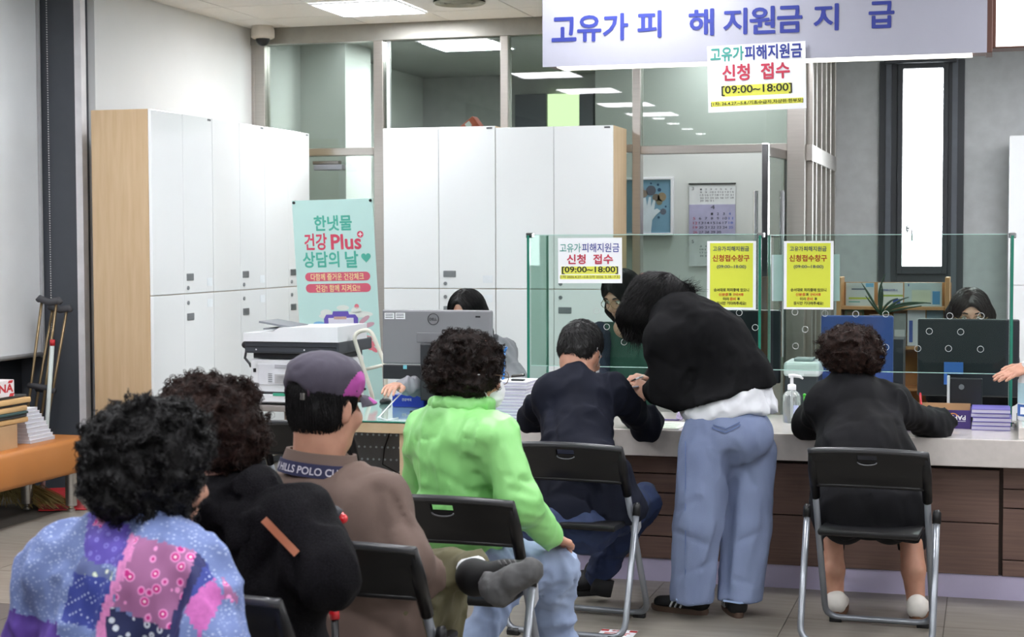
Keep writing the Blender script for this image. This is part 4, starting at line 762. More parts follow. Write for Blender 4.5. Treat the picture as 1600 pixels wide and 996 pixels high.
# ---------------------------------------------------------------- banner stand
YN = 8.85; N4 = [V(*Py(456, 314, YN)), V(*Py(582, 316, YN)), V(*Py(600, 640, YN+.1)), V(*Py(476, 640, YN+.1))]
t = thing('banner_stand', (N4[0]+N4[1])/2*V(1, 1, 0), 'mint green health consultation day banner on a stand', 'banner'); nx_ = _n(N4[1]-N4[0]); ny_ = _n((N4[0]-N4[3])+(N4[1]-N4[2])); wb_ = np.linalg.norm(N4[1]-N4[0])
N4[2] = V(N4[2][0], N4[2][1], .25) if False else N4[2]
dnv = -ny_; hb = 1.42; o = N4[0]+dnv*hb
nx_ = _n(nx_-ny_*nx_.dot(ny_)); nn = np.cross(nx_, ny_)
MINT = mat('banner_mint', '#bfe3de', .5, var=.02, scale=3)
MB().prism([(0, 0), (wb_, 0), (wb_, hb), (0, hb)], o, nx_, ny_, -.003).build('banner_sheet', MINT, t)
S_ = wb_/127.0    # metres per pixel of the photograph on the sheet
def bl_(s_, u0, u1, v0, v1, m, bold=.03): return letter(s_, o, nx_, ny_, (u0-456)*S_, hb-(v1-314)*S_, (u1-u0)*S_, (v1-v0)*S_, m, t, bold, .001)
TE = mat('banner_teal', '#54b8a4', .6); PKR = mat('banner_rose', '#d8506a', .6); PKD = mat('banner_pill', '#d9637a', .6); CRM = mat('banner_cream', '#f2e8a8', .6)
bl_('한냇물', 489, 549, 337, 360, TE); bl_('건강', 472, 508, 363, 388, PKR); bl_('Plus', 514, 562, 365, 388, PKR); bl_('상담의', 468, 526, 390, 414, TE); bl_('날', 535, 556, 390, 415, TE); 
def bshape(poly, m, lift=.0008, nm='printed_shape'): return MB().prism([((u_-456)*S_, hb-(v_-314)*S_) for u_, v_ in poly][::-1], o+nn*lift, nx_, ny_, .0003).build(nm, m, t)
def circ(u_, v_, r, ry=None, n=18): ry = ry or r; return [(u_+r*math.cos(a), v_+ry*math.sin(a)) for a in np.linspace(0, 2*math.pi, n, endpoint=False)]
bshape([(568+7.5*math.sin(a)**3*1.0, 400-(6.3*math.cos(a)-2.3*math.cos(2*a)-.9*math.cos(3*a)-.4*math.cos(4*a))*1.05) for a in np.linspace(0, 2*math.pi, 28, endpoint=False)], TE)
bshape(circ(561, 366, 5), PKR); bshape([(558, 365.2), (564, 365.2), (564, 366.8), (558, 366.8)], WI, .0012); bshape([(560.2, 363), (561.8, 363), (561.8, 369), (560.2, 369)], WI, .0012)
def pill(u0, u1, v0, v1): r = (v1-v0)/2; c = (v0+v1)/2; return [(u1-r+r*math.cos(a), c+r*math.sin(a)) for a in np.linspace(-math.pi/2, math.pi/2, 8)]+[(u0+r+r*math.cos(a), c+r*math.sin(a)) for a in np.linspace(math.pi/2, 3*math.pi/2, 8)]
bshape(pill(470, 573, 421, 434), PKD); bshape(pill(470, 573, 438, 451), PKD)
_o = o; letter('다함께 즐거운 건강체크', o, nx_, ny_, (479-456)*S_, hb-(433-314)*S_, 84*S_, 10.5*S_, CRM, t, .01, .0014); letter('건강! 함께 지켜요!!', o, nx_, ny_, (486-456)*S_, hb-(450-314)*S_, 70*S_, 10.5*S_, CRM, t, .01, .0014)
CLD = mat('banner_cloud', '#e4ece6', .6); VIO = mat('banner_violet', '#6a5ab8', .6); SHEET = mat('banner_sheet_white', '#e3e4f2', .6); CORAL = mat('banner_coral', '#ea8290', .6); SKY = mat('banner_skyblue', '#7bb7e0', .6); PNK = mat('banner_pinkleaf', '#cda6b4', .6)
bshape(circ(508, 486, 20, 5), CLD); bshape(circ(500, 481, 9, 5), CLD); bshape(circ(527, 474, 10, 4), CLD); bshape(circ(552, 484, 22, 5), CLD); bshape(circ(548, 478, 8, 5), CLD); bshape(circ(549, 472, 3.5), CORAL)
bshape([(500, 484), (546, 484), (550, 489), (550, 540), (544, 546), (500, 546), (496, 540), (496, 490)], VIO, .0011); bshape([(503, 489), (543, 489), (543, 540), (503, 540)], SHEET, .0015); bshape([(511, 479), (535, 479), (537, 486), (509, 486)], VIO, .0013); bshape([(512, 487), (532, 487), (532, 491), (512, 491)], mat('banner_tan', '#c9a79c', .6), .0019)
bshape(circ(522, 508, 7), mat('banner_lilac', '#cfcbe8', .6), .0018); bl_('건강체크!', 512, 532, 494, 500, VIO, .0)
for u_, v_, rx_, ry_ in ((488, 497, 9, 3), (486, 504, 8, 2.5), (492, 500, 7, 3)): bshape(circ(u_, v_, rx_, ry_), SKY, .0010)
bshape([(545, 508), (553, 503), (556, 520), (540, 524), (533, 521), (545, 516)], mat('banner_red', '#c8413f', .6), .0021); bshape(circ(549, 500, 3), mat('banner_hair', '#41302f', .6), .0021); bshape(circ(494, 502, 3), mat('banner_hair', '#41302f', .6), .0021); bshape([(488, 507), (500, 507), (502, 516), (486, 516)], SHEET, .0020)
for u_, v_, a in ((560, 492, -.6), (566, 500, -.3), (564, 519, .2), (568, 526, .5), (570, 534, .7), (562, 530, .8)):
    m_ = PNK if v_ < 510 else CORAL; bshape([(u_+10*math.cos(a)*math.cos(k)-3.5*math.sin(a)*math.sin(k), v_+10*math.sin(a)*math.cos(k)+3.5*math.cos(a)*math.sin(k)) for k in np.linspace(0, 2*math.pi, 12, endpoint=False)], m_, .0012)
for k in (0, 1): MB().lathe(o+ny_*(hb-.012)+nx_*(.012+k*(wb_-.024)), [(.009, 0), (.008, .006)], 12, nn).build('corner_eyelet', BLK, t)
MB().tube([o+ny_*(hb-.0)-nn*.02+nx_*.01, o+ny_*.2-nn*.15+nx_*wb_*.5, o-nn*.1+nx_*wb_], .006, 8).build('stand_pole', STEELD, t, True); MB().tube([o+ny_*(hb-.0)-nn*.02+nx_*(wb_-.01), o+ny_*.2-nn*.15+nx_*wb_*.5, o-nn*.1], .006, 8).build('stand_pole', STEELD, t, True)
b = MB(); 
for sx_ in (0, wb_): b.tube([o-nn*.1+nx_*sx_, V(*(o-nn*.1+nx_*sx_))*V(1, 1, 0)+V(0, 0, .008)], .006, 8)
b.build('stand_foot', STEELD, t, True)
# ---------------------------------------------------------------- bench and what stands on it
BO = mat('bench_orange', '#b87436', .42, var=.04, scale=5, bump=.05, bscale=250)
t = thing('orange_bench', (-5.05, 7.2, 0), 'low orange upholstered bench with steel legs along the left wall', 'bench')
MB().box((-5.26, 5.6, .215), (-4.85, 8.24, .415), .028).build('upholstery', BO, t, 50)
for y_ in (8.10, 6.0):
    for x in (-4.90, -5.18): MB().lathe((x, y_, 0), [(.022, 0), (.022, .015), (.014, .02), (.014, .03), (.032, .035), (.032, .216)], 20).build('leg', STEEL, t, 50)
def bench_item(name, u0, v0, u1, v1, x0, x1, m, label, cat, part, part2=None, m2=None, group=None):
    """box lying on the bench: v0/v1 give its height on the x1 face"""
    a = Px(u0, v0, x1); b = Px(u1, v1, x1); return a, b
zb_ = .4155; BX = -4.93
t = thing('cardboard_carton', (-5.05, 7.6, zb_), 'plain brown carton at the bottom of the pile on the orange bench', 'box'); yv = Px(26, 670, BX)[1]; z1 = Px(26, 663, BX)[2]
z1 = max(z1, zb_+.08); MB().box((-5.2, 6.9, zb_), (BX, Px(27, 670, BX)[1], z1)).build('carton_body', KRF, t); MB().box((-5.08, 6.9, z1), (-5.04, Px(26, 670, BX)[1], z1+.001)).build('tape_strip', mat('tape_tan', '#c9a878', .4), t)
zc = z1+.002; cols = [('tan envelope', '#c9a06a'), ('dark grey folder', '#3a3d40'), ('dark folder with a teal edge', '#2d4a4a'), ('tan paper envelope', '#c7a271'), ('black folder', '#2a2a2c'), ('thick tan envelope', '#cfa873'), ('charcoal folder', '#3d3c3b')]
hts = (.028, .018, .016, .03, .012, .03, .014)
names = ['envelope', 'folder', 'folder', 'envelope', 'folder', 'envelope', 'folder']
pos = ['lowest of the envelopes in the bench pile', 'just above the lowest envelope on the bench', 'in the middle of the bench pile', 'in the middle of the bench pile, above the teal edge', 'thin, between two tan envelopes of the bench pile', 'near the top of the bench pile', 'topmost of the bench pile under the striped box']
for i, (nm, (lb, cl), h, ps) in enumerate(zip(names, cols, hts, pos)):
    m_ = mat('file_'+str(i), cl, .7); dy = random.uniform(-.02, .03); t = thing(nm, (-5.05, 7.5, zc), lb+', '+ps, nm)
    bb = MB().box((-5.2+random.uniform(0, .02), 7.0, zc), (BX+random.uniform(-.01, .015), Px(42, 620, BX)[1]+dy, zc+h*.95), min(.006, h*.4)); bb.build(nm+'_body', m_, t, 40); MB().box((-5.18, 7.2, zc+h*.951), (-5.0, 7.6, zc+h*.98)).build('title_slip', PAPER if i % 2 else m_, t); zc += h
a = Px(0, 568, BX); t = thing('striped_carton', (-5.03, 7.6, zc), 'small white and red carton with large red letters on the bench pile', 'box'); ye = Px(22, 590, BX)[1]
RD = mat('carton_red', '#c22a30', .5); MB().box((-5.12, ye-.35, zc+.001), (BX, ye, zc+.088), .002).build('carton_body', mat('carton_white', '#ded6d6', .6), t)
letter('ANG', (BX, 0, 0), V(0, 1, 0), uz, ye-.215, zc+.022, .21, .05, RD, t, .02, -.0012) if False else None
v_, f_ = text_mesh('GNA', .03); lo_ = v_.min(0); hi_ = v_.max(0)
mkobj('lettering', [(BX+.0012, ye-.01-.2+(p[0]-lo_[0])*.2/(hi_[0]-lo_[0]), zc+.024+(p[1]-lo_[1])*.045/(hi_[1]-lo_[1])) for p in v_], f_, RD, t)
for k in range(3): MB().prism([(ye-.05-k*.14, zc+.002), (ye-.01-k*.14, zc+.002), (ye-.0-k*.14, zc+.018), (ye-.04-k*.14, zc+.018)], (BX+.0003, 0, 0), (0, 1, 0), (0, 0, 1), .0006).build('red_stripe', RD, t); MB().prism([(ye-.06-k*.14, zc+.072), (ye-.02-k*.14, zc+.072), (ye-.01-k*.14, zc+.086), (ye-.05-k*.14, zc+.086)], (BX+.0003, 0, 0), (0, 1, 0), (0, 0, 1), .0006).build('red_stripe', RD, t)
zz0 = zb_; rnd = random.Random(8)
for i in range(9):
    h = .018+rnd.uniform(0, .008); t = thing('paper_ream', (-5.03, 8.05, zz0), ('topmost' if i == 8 else 'lowest' if i == 0 else 'inner')+' white bound report of the leaning pile on the orange bench', 'report', 'white reports on the bench'); d_ = (8-i)*.009
    MB().box((-5.15+rnd.uniform(0, .01), 7.78, zz0+.0003), (-4.95-.006*i, 7.93+d_*1.3, zz0+h*.93)).build('page_block', mat('report_pages', '#c8c8d0', .8, var=.08, stretch=(1, 1, 300), scale=3), t); MB().box((-5.15, 7.78, zz0+h*.93), (-4.948-.006*i, 7.932+d_*1.3, zz0+h*.98)).build('cover', PAPER, t); zz0 += h
# ---------------------------------------------------------------- crutches, white rod, dustpan, broom head
BR = mat('bronze_alloy', '#8d7a5c', .3, .7); PADM = mat('crutch_pad', '#4c4c50', .8)
def crutch(u0, v0, u1, v1, ub, vb, Xp, label):
    """pad from (u0,v0) to (u1,v1) at the top, foot at (ub,vb), all in the upright plane X = Xp"""
    a = V(*Py(u0, v0, Xp)); b = V(*Py(u1, v1, Xp)); ft = V(*Py(ub, vb, Xp)); ft[2] = .012; t = thing('crutch', (ft[0], Xp, 0), label, 'crutch'); w_ = (b-a)
    Pt = lambda s_, k: a+w_*s_+((ft-(a+b)/2))*k
    pdm = MB().tube([a+w_*-.12+V(0, 0, -.006), a+V(0, 0, .008), (a+b)/2+V(0, 0, -.008), b+V(0, 0, .008), b+w_*.12+V(0, 0, -.006)], [.014, .022, .020, .022, .014], 12); pdm.build('armpit_pad', PADM, t, True)
    for s_ in (.12, .88): MB().tube([a+w_*s_, a+w_*s_+(ft-(a+b)/2)*.55, ft+w_*(.06 if s_ > .5 else -.06)+((a+b)/2-ft)*.08], .0085, 10).build('side_tube', BR, t, True)
    h0 = a+w_*.12+(ft-(a+b)/2)*.44; h1 = a+w_*.88+(ft-(a+b)/2)*.44; MB().tube([h0-w_*.12, h1+w_*.12], .017, 12).build('hand_grip', PADM, t, True)
    MB().tube([ft+((a+b)/2-ft)*.14, ft], .011, 10).build('lower_tube', BR, t, True); MB().tube([ft+((a+b)/2-ft)*.03, ft-((a+b)/2-ft)*.01], .018, 12).build('rubber_tip', BLK, t, True)
crutch(62, 469, 92, 472, 38, 780, 8.52, 'bronze coloured crutch with dark grey pad, the nearer and higher of the two'); crutch(79, 481, 108, 484, 44, 780, 8.60, 'bronze coloured crutch standing just behind the other crutch')
q = Py(82, 535, 8.45); ft = Py(66, 785, 8.45); t = thing('white_rod', (ft[0], ft[1], 0), 'white plastic rod with a red tip leaning beside the crutches', 'rod'); MB().tube([V(ft[0], ft[1], .01), V(*q)], .013, 12).build('rod_shaft', mat('rod_white', '#c9d2cf', .4), t, True); MB().tube([V(*q)-V(0, 0, .02), V(*q)+V(0, 0, .015)], .015, 12).build('red_cap', RD, t, True)
RDP = mat('dustpan_red', '#b8202a', .3); g = lambda u, v, z=0: V(*Pz(u, v, z)); t = thing('dustpan', g(95, 795), 'red plastic dustpan on the floor behind the bench leg', 'dustpan')
p1, p2, p3, p4 = g(60, 799, .004), g(136, 797, .004), g(115, 775, .004), g(56, 778, .004); b = MB()
b.add([p1, p2, p3, p4, p1+V(0, 0, .004), p2+V(0, 0, .004), p3+V(0, 0, .004), p4+V(0, 0, .004)], [(3, 2, 1, 0), (4, 5, 6, 7), (0, 1, 5, 4), (1, 2, 6, 5), (2, 3, 7, 6), (3, 0, 4, 7)]); b.build('pan_plate', RDP, t)
MB().add([p4, p3, p3+V(0, .01, .05), p4+V(0, .01, .05), p4+V(0, .006, 0), p3+V(0, .006, 0), p3+V(0, .016, .05), p4+V(0, .016, .05)], [(0, 1, 2, 3), (7, 6, 5, 4), (0, 3, 7, 4), (1, 5, 6, 2), (3, 2, 6, 7), (0, 4, 5, 1)]).add([p1, p4, p4+V(0, 0, .05), p1+V(0, 0, .012)], [(0, 1, 2, 3)]).build('pan_rim', RDP, t); MB().tube([g(75, 780, .03), g(62, 766, .06)], .011, 10).build('pan_handle', RDP, t, True)
t = thing('straw_broom', g(60, 790), 'yellowish straw broom head lying on the floor behind the dustpan', 'broom'); c = g(45, 788, .05)+V(-.12, .12, 0); STW = mat('straw', '#a08f5a', .8); b = MB(); rnd = random.Random(3)
for k in range(220):
    x = rnd.uniform(-.2, .35); z0_ = rnd.uniform(.01, .05); b.tube([c+V(x*.5-.1, .05+rnd.uniform(-.05, .05), z0_-.03+.06), c+V(x, rnd.uniform(-.05, .05), rnd.uniform(-.045, .01))], .0025, 3)
tag(b.build('bristles', STW, t), kind='stuff'); MB().tube([c+V(-.3, .08, .08), c+V(-.05, .05, .04)], .02, 10).build('broom_neck', mat('broom_wood', '#8a6a42', .6), t, True)
# printed card on the floor
q = V(*Pz(965, 990, 0)); t = thing('floor_sticker', (q[0], q[1], 0), 'red and white printed sticker on the floor between the chair and the standing woman', 'sticker')
MB().box((q[0]-.07, q[1]-.09, 0.0005), (q[0]+.07, q[1]+.05, .0012)).build('sticker_sheet', PAPER, t)
for (x0_, x1_, y0_, y1_) in ((-.07, -.04, .02, .045), (.04, .07, .02, .045), (-.05, .05, -.01, -.0), (-.05, .04, -.035, -.02)): MB().box((q[0]+x0_, q[1]+y0_, .0012), (q[0]+x1_, q[1]+y1_, .0015)).build('red_mark', RD, t)
v_, f_ = text_mesh('접수', .02); lo_ = v_.min(0); hi_ = v_.max(0); mkobj('lettering', [(q[0]-.03+(p[0]-lo_[0])*.06/(hi_[0]-lo_[0]), q[1]+.018+(p[1]-lo_[1])*.025/(hi_[1]-lo_[1]), .0017) for p in v_], f_, RD, t)
# ---------------------------------------------------------------- brochure rack, plant
YR = 9.2; R_ = lambda u, v, Y=YR: V(*Py(u, v, Y)); t = thing('brochure_rack', (R_(1410, 500)[0], YR, 0), 'beech brochure rack behind the blue monitor', 'rack')
OAK = mat('rack_oak', '#b98a57', .5)
a = R_(1313, 441); b_ = R_(1488, 600)
for u_ in (1313, 1479): MB().obox((R_(u_, 441)+R_(u_+(3 if u_ > 1400 else 0), 560))/2*V(1, 1, 0)+V(0, 0, .65), (1, 0, 0), (0, 1, 0), (0, 0, 1), .012, .12, .65, .003).build('rack_side', OAK, t)
MB().box((R_(1313, 441)[0], YR+.1, .1), (R_(1486, 441)[0], YR+.12, R_(1400, 442)[2])).build('rack_back', OAK, t)
for v0_ in (479, 540, 604): z_ = R_(1400, v0_)[2]; MB().box((R_(1315, 441)[0], YR-.1, z_-.015), (R_(1486, 441)[0], YR+.1, z_)).build('rack_shelf', OAK, t)
shz = R_(1400, 479)[2]; shz2 = R_(1400, 540)[2]
def brochure(u0, u1, v0, zb2, label, cl, marks, yo=0):
    a = R_(u0, v0, YR-.03+yo); b = R_(u1, v0, YR-.03+yo); t = thing('brochure', ((a[0]+b[0])/2, YR, zb2), label, 'brochure'); h = a[2]-zb2; MB().obox(((a[0]+b[0])/2, YR-.03+yo, zb2+h/2+.001), (1, 0, 0), (0, 1, 0), (0, 0, 1), (b[0]-a[0])/2, .004, h/2-.001).build('brochure_cover', mat('bro_'+cl, '#'+cl, .4), t); w_ = b[0]-a[0]
    for (fx, fy, fw, fh, c2) in marks: MB().box((a[0]+fx*w_, YR-.0352+yo, zb2+fy*h), (a[0]+(fx+fw)*w_, YR-.0342+yo, zb2+(fy+fh)*h)).build('printed_band', mat('bro_'+c2, '#'+c2, .5), t)
    return t, a, w_, h
brochure(1322, 1366, 442, shz, 'white brochure with a lime and teal band, left on the upper rack shelf', 'cfdadc', ((.1, .3, .75, .08, 'b7c94a'), (.1, .17, .4, .04, '4aa6a0'), (.2, .7, .5, .06, '5a6a80'), (.7, .82, .28, .16, '78b8e0')))
tb, a, w_, h = brochure(1372, 1411, 442, shz, 'white brochure with dark blue title over a green band, middle of the upper shelf', 'dfe6e6', ((.05, .42, .95, .08, 'a9bf55'), (.6, .12, .3, .2, '2d4fa0')))
letter('자연에너지회소', (a[0], YR-.0355, shz), ux, uz, .1*w_, .64*h, .7*w_, .1*h, BLUE, tb, .02)
brochure(1413, 1472, 442, shz, 'wide pale blue poster booklet with a round picture, right on the upper shelf', 'b9ced2', ((.1, .85, .03, .1, '3a5a90'), (.75, .1, .2, .55, '4b94c8'), (.2, .2, .5, .5, 'c8d6c0')))
brochure(1320, 1350, 482, shz2, 'green and brown photo leaflet on the lower rack shelf', '6a7d5a', ((.1, .5, .8, .4, '8a7a60'),)); brochure(1396, 1416, 490, shz2, 'grey leaflet with a white building, beside the tissue pack', '9aa0a0', ((.1, .1, .8, .4, 'd0d4d6'),)); 
brochure(1418, 1446, 484, shz2, 'white pack with blue Korean print on the lower rack shelf', 'd8dde2', ((.1, .1, .2, .6, '4a62b0'),)); brochure(1448, 1474, 482, shz2, 'dark teal leaflet at the right end of the lower shelf', '6f8a96', ((.1, .1, .7, .3, 'c76a72'),))
q = V(*Py(1376, 492, 8.7)); t = thing('potted_orchid', (q[0], 8.7, .0), 'potted plant with long thin arching dark green leaves', 'plant'); pz = q[2]
MB().lathe((q[0], 8.7, pz-.12), [(.04, 0), (.055, .1), (.058, .12), (.05, .118)], 20).build('flower_pot', mat('pot_brown', '#5a4338', .6), t, 50); MB().box((q[0]-.12, 8.6, 0), (q[0]+.12, 8.84, pz-.1205)).build('plant_pedestal', DKP, t)
LG = mat('leaf_green', '#2f4a35', .4)
for (u1, v1, u2, v2) in ((1358, 460, 1346, 442), (1368, 455, 1384, 428), (1376, 470, 1376, 450), (1385, 470, 1403, 466), (1390, 478, 1448, 473), (1395, 472, 1420, 464), (1388, 486, 1440, 478), (1366, 480, 1352, 462), (1380, 462, 1378, 446), (1398, 468, 1455, 474)):
    p0_ = V(q[0], 8.7, pz); p1_ = V(*Py(u1, v1, 8.68)); p2_ = V(*Py(u2, v2, 8.66)); L_ = [p0_*(1-k)**2+2*k*(1-k)*p1_+k*k*p2_ for k in np.linspace(0, 1, 10)]
    b = MB(); n = len(L_); vs = []
    for i, p in enumerate(L_): w2 = .0052*math.sin(math.pi*(.12+.85*i/(n-1)))+.001; d_ = _n(L_[min(i+1, n-1)]-L_[max(i-1, 0)]); sd = _n(np.cross(d_, V(0, 1, .3)))*w2; vs += [p-sd, p+V(0, -.003, -.002), p+sd, p+V(0, .002, -.004)]
    b.add(vs, [(i*4+k, i*4+(k+1) % 4, (i+1)*4+(k+1) % 4, (i+1)*4+k) for i in range(n-1) for k in range(4)]); b.build('leaf', LG, t, True)
# ================================================================ people
SKIN = mat('skin', '#cba08a', .5, var=.05, scale=18, sss=.08, col2='#bd8f7b'); SKIN2 = mat('skin_warm', '#bf8f78', .5, var=.05, scale=18, sss=.08, col2='#ad7d68')
LIP = mat('lip', '#b06058', .45); EYEW = mat('eye_white', '#e6e2dc', .2); IRIS = mat('iris', '#1f1612', .15)
HB = mat('hair_black', '#141214', .55, var=.2, scale=60, spec=.3, col2='#080708'); HBR = mat('hair_brown', '#33201a', .6, var=.2, scale=60, spec=.2, col2='#150d0b'); HDK = mat('hair_dark_brown', '#251814', .6, var=.2, scale=60, spec=.2, col2='#0d0908')
TOCAM = lambda p: _n(CAM-V(*p))
def fdir(th, pitch=0): a = math.radians(th); b = math.radians(pitch); return V(math.sin(a)*math.cos(b), math.cos(a)*math.cos(b), math.sin(b))
def frame(f): r = _n(np.cross(f, V(0, 0, 1))); return r, _n(np.cross(r, f))
class Fn:
    """wrinkle field: fine noise plus drawn creases (a, b, width, depth) and raised seams (negative depth)"""
    def __init__(s, amp=.004, fr=9, st=(1, 1, 1), seed=0, cr=()): s.a = amp; s.f = fr; s.st = V(*st); s.seed = seed; s.cr = list(cr)
    def __call__(s, P):
        q = P*s.f*s.st; w_ = vnoise(q*.6, s.seed+9)[:, None]*.6; n = vnoise(q+w_, s.seed); n2 = vnoise(q*2.3+w_*1.5, s.seed+4); d = s.a*1.6*(np.clip(1-3.2*np.abs(n), -.6, 1))+s.a*.9*np.clip(1-3*np.abs(n2), -.5, 1)+s.a*.3*vnoise(q*5, s.seed+3)
        d = -d; cs_ = np.zeros(len(P))
        for (a, b, wd, dp) in s.cr:
            a = V(*a); b = V(*b); ab = b-a; t = np.clip((P-a)@ab/(ab.dot(ab)+1e-9), 0, 1); r = np.linalg.norm(P-a-t[:, None]*ab, axis=1); e_ = dp*np.exp(-(r/wd)**2); cs_ = np.where(np.abs(e_) > np.abs(cs_), e_, cs_)
        return d+cs_
_oev = Shape.ev
def _ev(s, P, grow=0):
    D = _oev(s, P, grow)
    for (p, n) in getattr(s, 'pl', []): D = np.maximum(D, (P-V(*p))@V(*n))
    return D
Shape.ev = _ev
def plane(s, p, n): s.pl = getattr(s, 'pl', [])+[(V(*p), _n(V(*n)))]; return s
Shape.plane = plane
def on_surface(S, p, off=.004):
    """slide a point along the sight line direction onto the garment"""
    dr_ = _n(V(*p)-CAM); s_ = np.linspace(-.5, .35, 400); Q = V(*p)+dr_*s_[:, None]; E = S.ev(Q); i = np.argmax(E < 0) if E.min() < 0 else np.argmin(E); return Q[i]-dr_*off
def cloth(name, S, h, m, parent, fn=None, grow=0, smooth=1, mi=None):
    if fn is not None and name in ('jacket', 'windbreaker', 'sweater', 'cardigan', 'black_top', 'jeans', 'trousers', 'blouse', 'shirt', 'hood'): 
        fn.a *= 1.6; C2 = []
        for (a, b, wd, dp) in fn.cr:
            q = [on_surface(S, V(*a)+(V(*b)-V(*a))*k/5, -.002) for k in range(6)]; C2 += [(q[k], q[k+1], wd, dp) for k in range(5) if np.linalg.norm(q[k]-q[k+1]) < .25]
        fn.cr = C2
    v, f = S.mesh(h, grow, fn, smooth=smooth); o = mkobj(name, v, f, m, parent, True, mi=mi(v, f) if mi else None); return o, v, f
def normals(v, f):
    f = np.array(f); n = np.cross(v[f[:, 2]]-v[f[:, 0]], v[f[:, 3]]-v[f[:, 1]]); N = np.zeros_like(v)
    for k in range(4): np.add.at(N, f[:, k], n)
    return N/(np.linalg.norm(N, axis=1)[:, None]+1e-12)
def tubes(P, r, seg=3):
    """P (N,S,3) strands -> closed thin tubes"""
    N_, S_n, _ = P.shape; T = np.gradient(P, axis=1); T /= np.linalg.norm(T, axis=2)[:, :, None]+1e-12
    A = np.cross(T, V(.3, .5, .81)); A /= np.linalg.norm(A, axis=2)[:, :, None]+1e-12; B = np.cross(T, A); tap = np.linspace(1, .35, S_n)[None, :, None]
    rr = (r[:, None, None] if hasattr(r, '__len__') else r)*tap
    v = np.stack([P+(A*math.cos(2*math.pi*k/seg)+B*math.sin(2*math.pi*k/seg))*rr for k in range(seg)], 2).reshape(-1, 3)
    b = (np.arange(N_)[:, None, None]*S_n+np.arange(S_n-1)[None, :, None])*seg; k = np.arange(seg)[None, None, :]
    q = np.stack([b+k, b+(k+1) % seg, b+seg+(k+1) % seg, b+seg+k], -1).reshape(-1, 4); return v, q
def curls(v, f, n, R=.008, L=.02, turns=1.1, r=.0016, seed=0, segs=8, droop=0):
    rg = np.random.default_rng(seed); N = normals(v, f); i = rg.integers(0, len(v), n); p = v[i]; nn_ = N[i]
    t1 = np.cross(nn_, rg.normal(size=(n, 3))); t1 /= np.linalg.norm(t1, axis=1)[:, None]; t2 = np.cross(nn_, t1); s = np.linspace(0, 1, segs); R_ = (R*rg.uniform(.6, 1.5, n))[:, None, None]; L_ = (L*rg.uniform(.3, 1.3, n))[:, None, None]
    a = (turns*2*math.pi*s)[None, :, None]; P = (p-nn_*.006)[:, None, :]+t1[:, None, :]*R_*(np.cos(a)-1)+t2[:, None, :]*R_*np.sin(a)+nn_[:, None, :]*L_*s[None, :, None]
    P[:, :, 2] -= droop*s[None, :]**2; return tubes(P, r*rg.uniform(.6, 1.3, n))
def strands(S, v, f, n, flow, L=.1, r=.0011, seed=0, segs=9, lift=.002, mess=.25, fray=.006):
    rg = np.random.default_rng(seed); i = rg.integers(0, len(v), n); p = v[i].copy(); out = [p.copy()]; e = .002; off = lift+rg.uniform(0, lift, n)
    g = np.tile(V(*flow), (n, 1)) if not callable(flow) else flow(p); g = g+rg.normal(size=(n, 3))*mess
    for k in range(segs-1):
        D = S.ev(p); G = np.stack([(S.ev(p+np.eye(3)[a]*e)-D)/e for a in range(3)], 1); G /= np.linalg.norm(G, axis=1)[:, None]+1e-9
        gg = flow(p)+rg.normal(size=(n, 3))*mess*.5 if callable(flow) else g; t = gg-G*(gg*G).sum(1)[:, None]; t /= np.linalg.norm(t, axis=1)[:, None]+1e-9
        p = p+t*(L/segs)-G*(D-off)[:, None]*.7; out.append(p+G*fray*(k/segs)**2*rg.uniform(0, 1, n)[:, None])
    return tubes(np.stack(out, 1), r)
def addhair(name, m, parent, *vf): v, f = join(*vf); return mkobj(name, v, f, m, parent, True)
def head_shape(c, f, up=None, sc=1.0, neck_to=None, nr=.052, mouth=True):
    c = V(*c); f = _n(V(*f)); r, u = frame(f); A = [r, f, u]; S = Shape(.022); k = sc
    S.ell(c+u*.035*k-f*.012*k, (.074*k, .092*k, .088*k), A); S.ell(c+f*.022*k-u*.035*k, (.062*k, .070*k, .083*k), A, .03)
    S.cone(c+f*.062*k-u*.098*k, .022*k, c+f*.03*k-u*.092*k, .036*k, k=.03)
    S.cone(c+f*.088*k+u*.008*k, .008*k, c+f*.108*k-u*.028*k, .0125*k, k=.012); S.ell(c+f*.097*k-u*.034*k, (.019*k, .010*k, .009*k), A, .010)
    S.cone(c+f*.082*k+u*.026*k-r*.035*k, .009*k, c+f*.082*k+u*.026*k+r*.035*k, .009*k, k=.018)
    for s in (-1, 1):
        S.ell(c+f*.066*k-u*.030*k+r*s*.036*k, (.024*k, .022*k, .024*k), A, .02)
        S.ell(c-f*.004*k-u*.008*k+r*s*.077*k, (.010*k, .019*k, .031*k), [_n(r+f*.35*s*-1*0-f*.25), f, u], .006); S.ell(c+f*.004*k-u*.028*k+r*s*.076*k, (.008*k, .010*k, .013*k), A, .006)
        S.cut(c+f*.096*k+u*.004*k+r*s*.032*k, (.018*k, .014*k, .011*k), A, .012)
        S.cut(c-f*.002*k-u*.006*k+r*s*.090*k, (.006*k, .010*k, .018*k), A, .005)
    if mouth: S.ell(c+f*.090*k-u*.060*k, (.023*k, .008*k, .006*k), A, .006); S.ell(c+f*.088*k-u*.070*k, (.019*k, .009*k, .007*k), A, .006)
    if neck_to is not None: S.cone(c-f*.025*k-u*.055*k, nr*k, V(*neck_to), nr*1.12*k, k=.035)
    return S, r, f, u
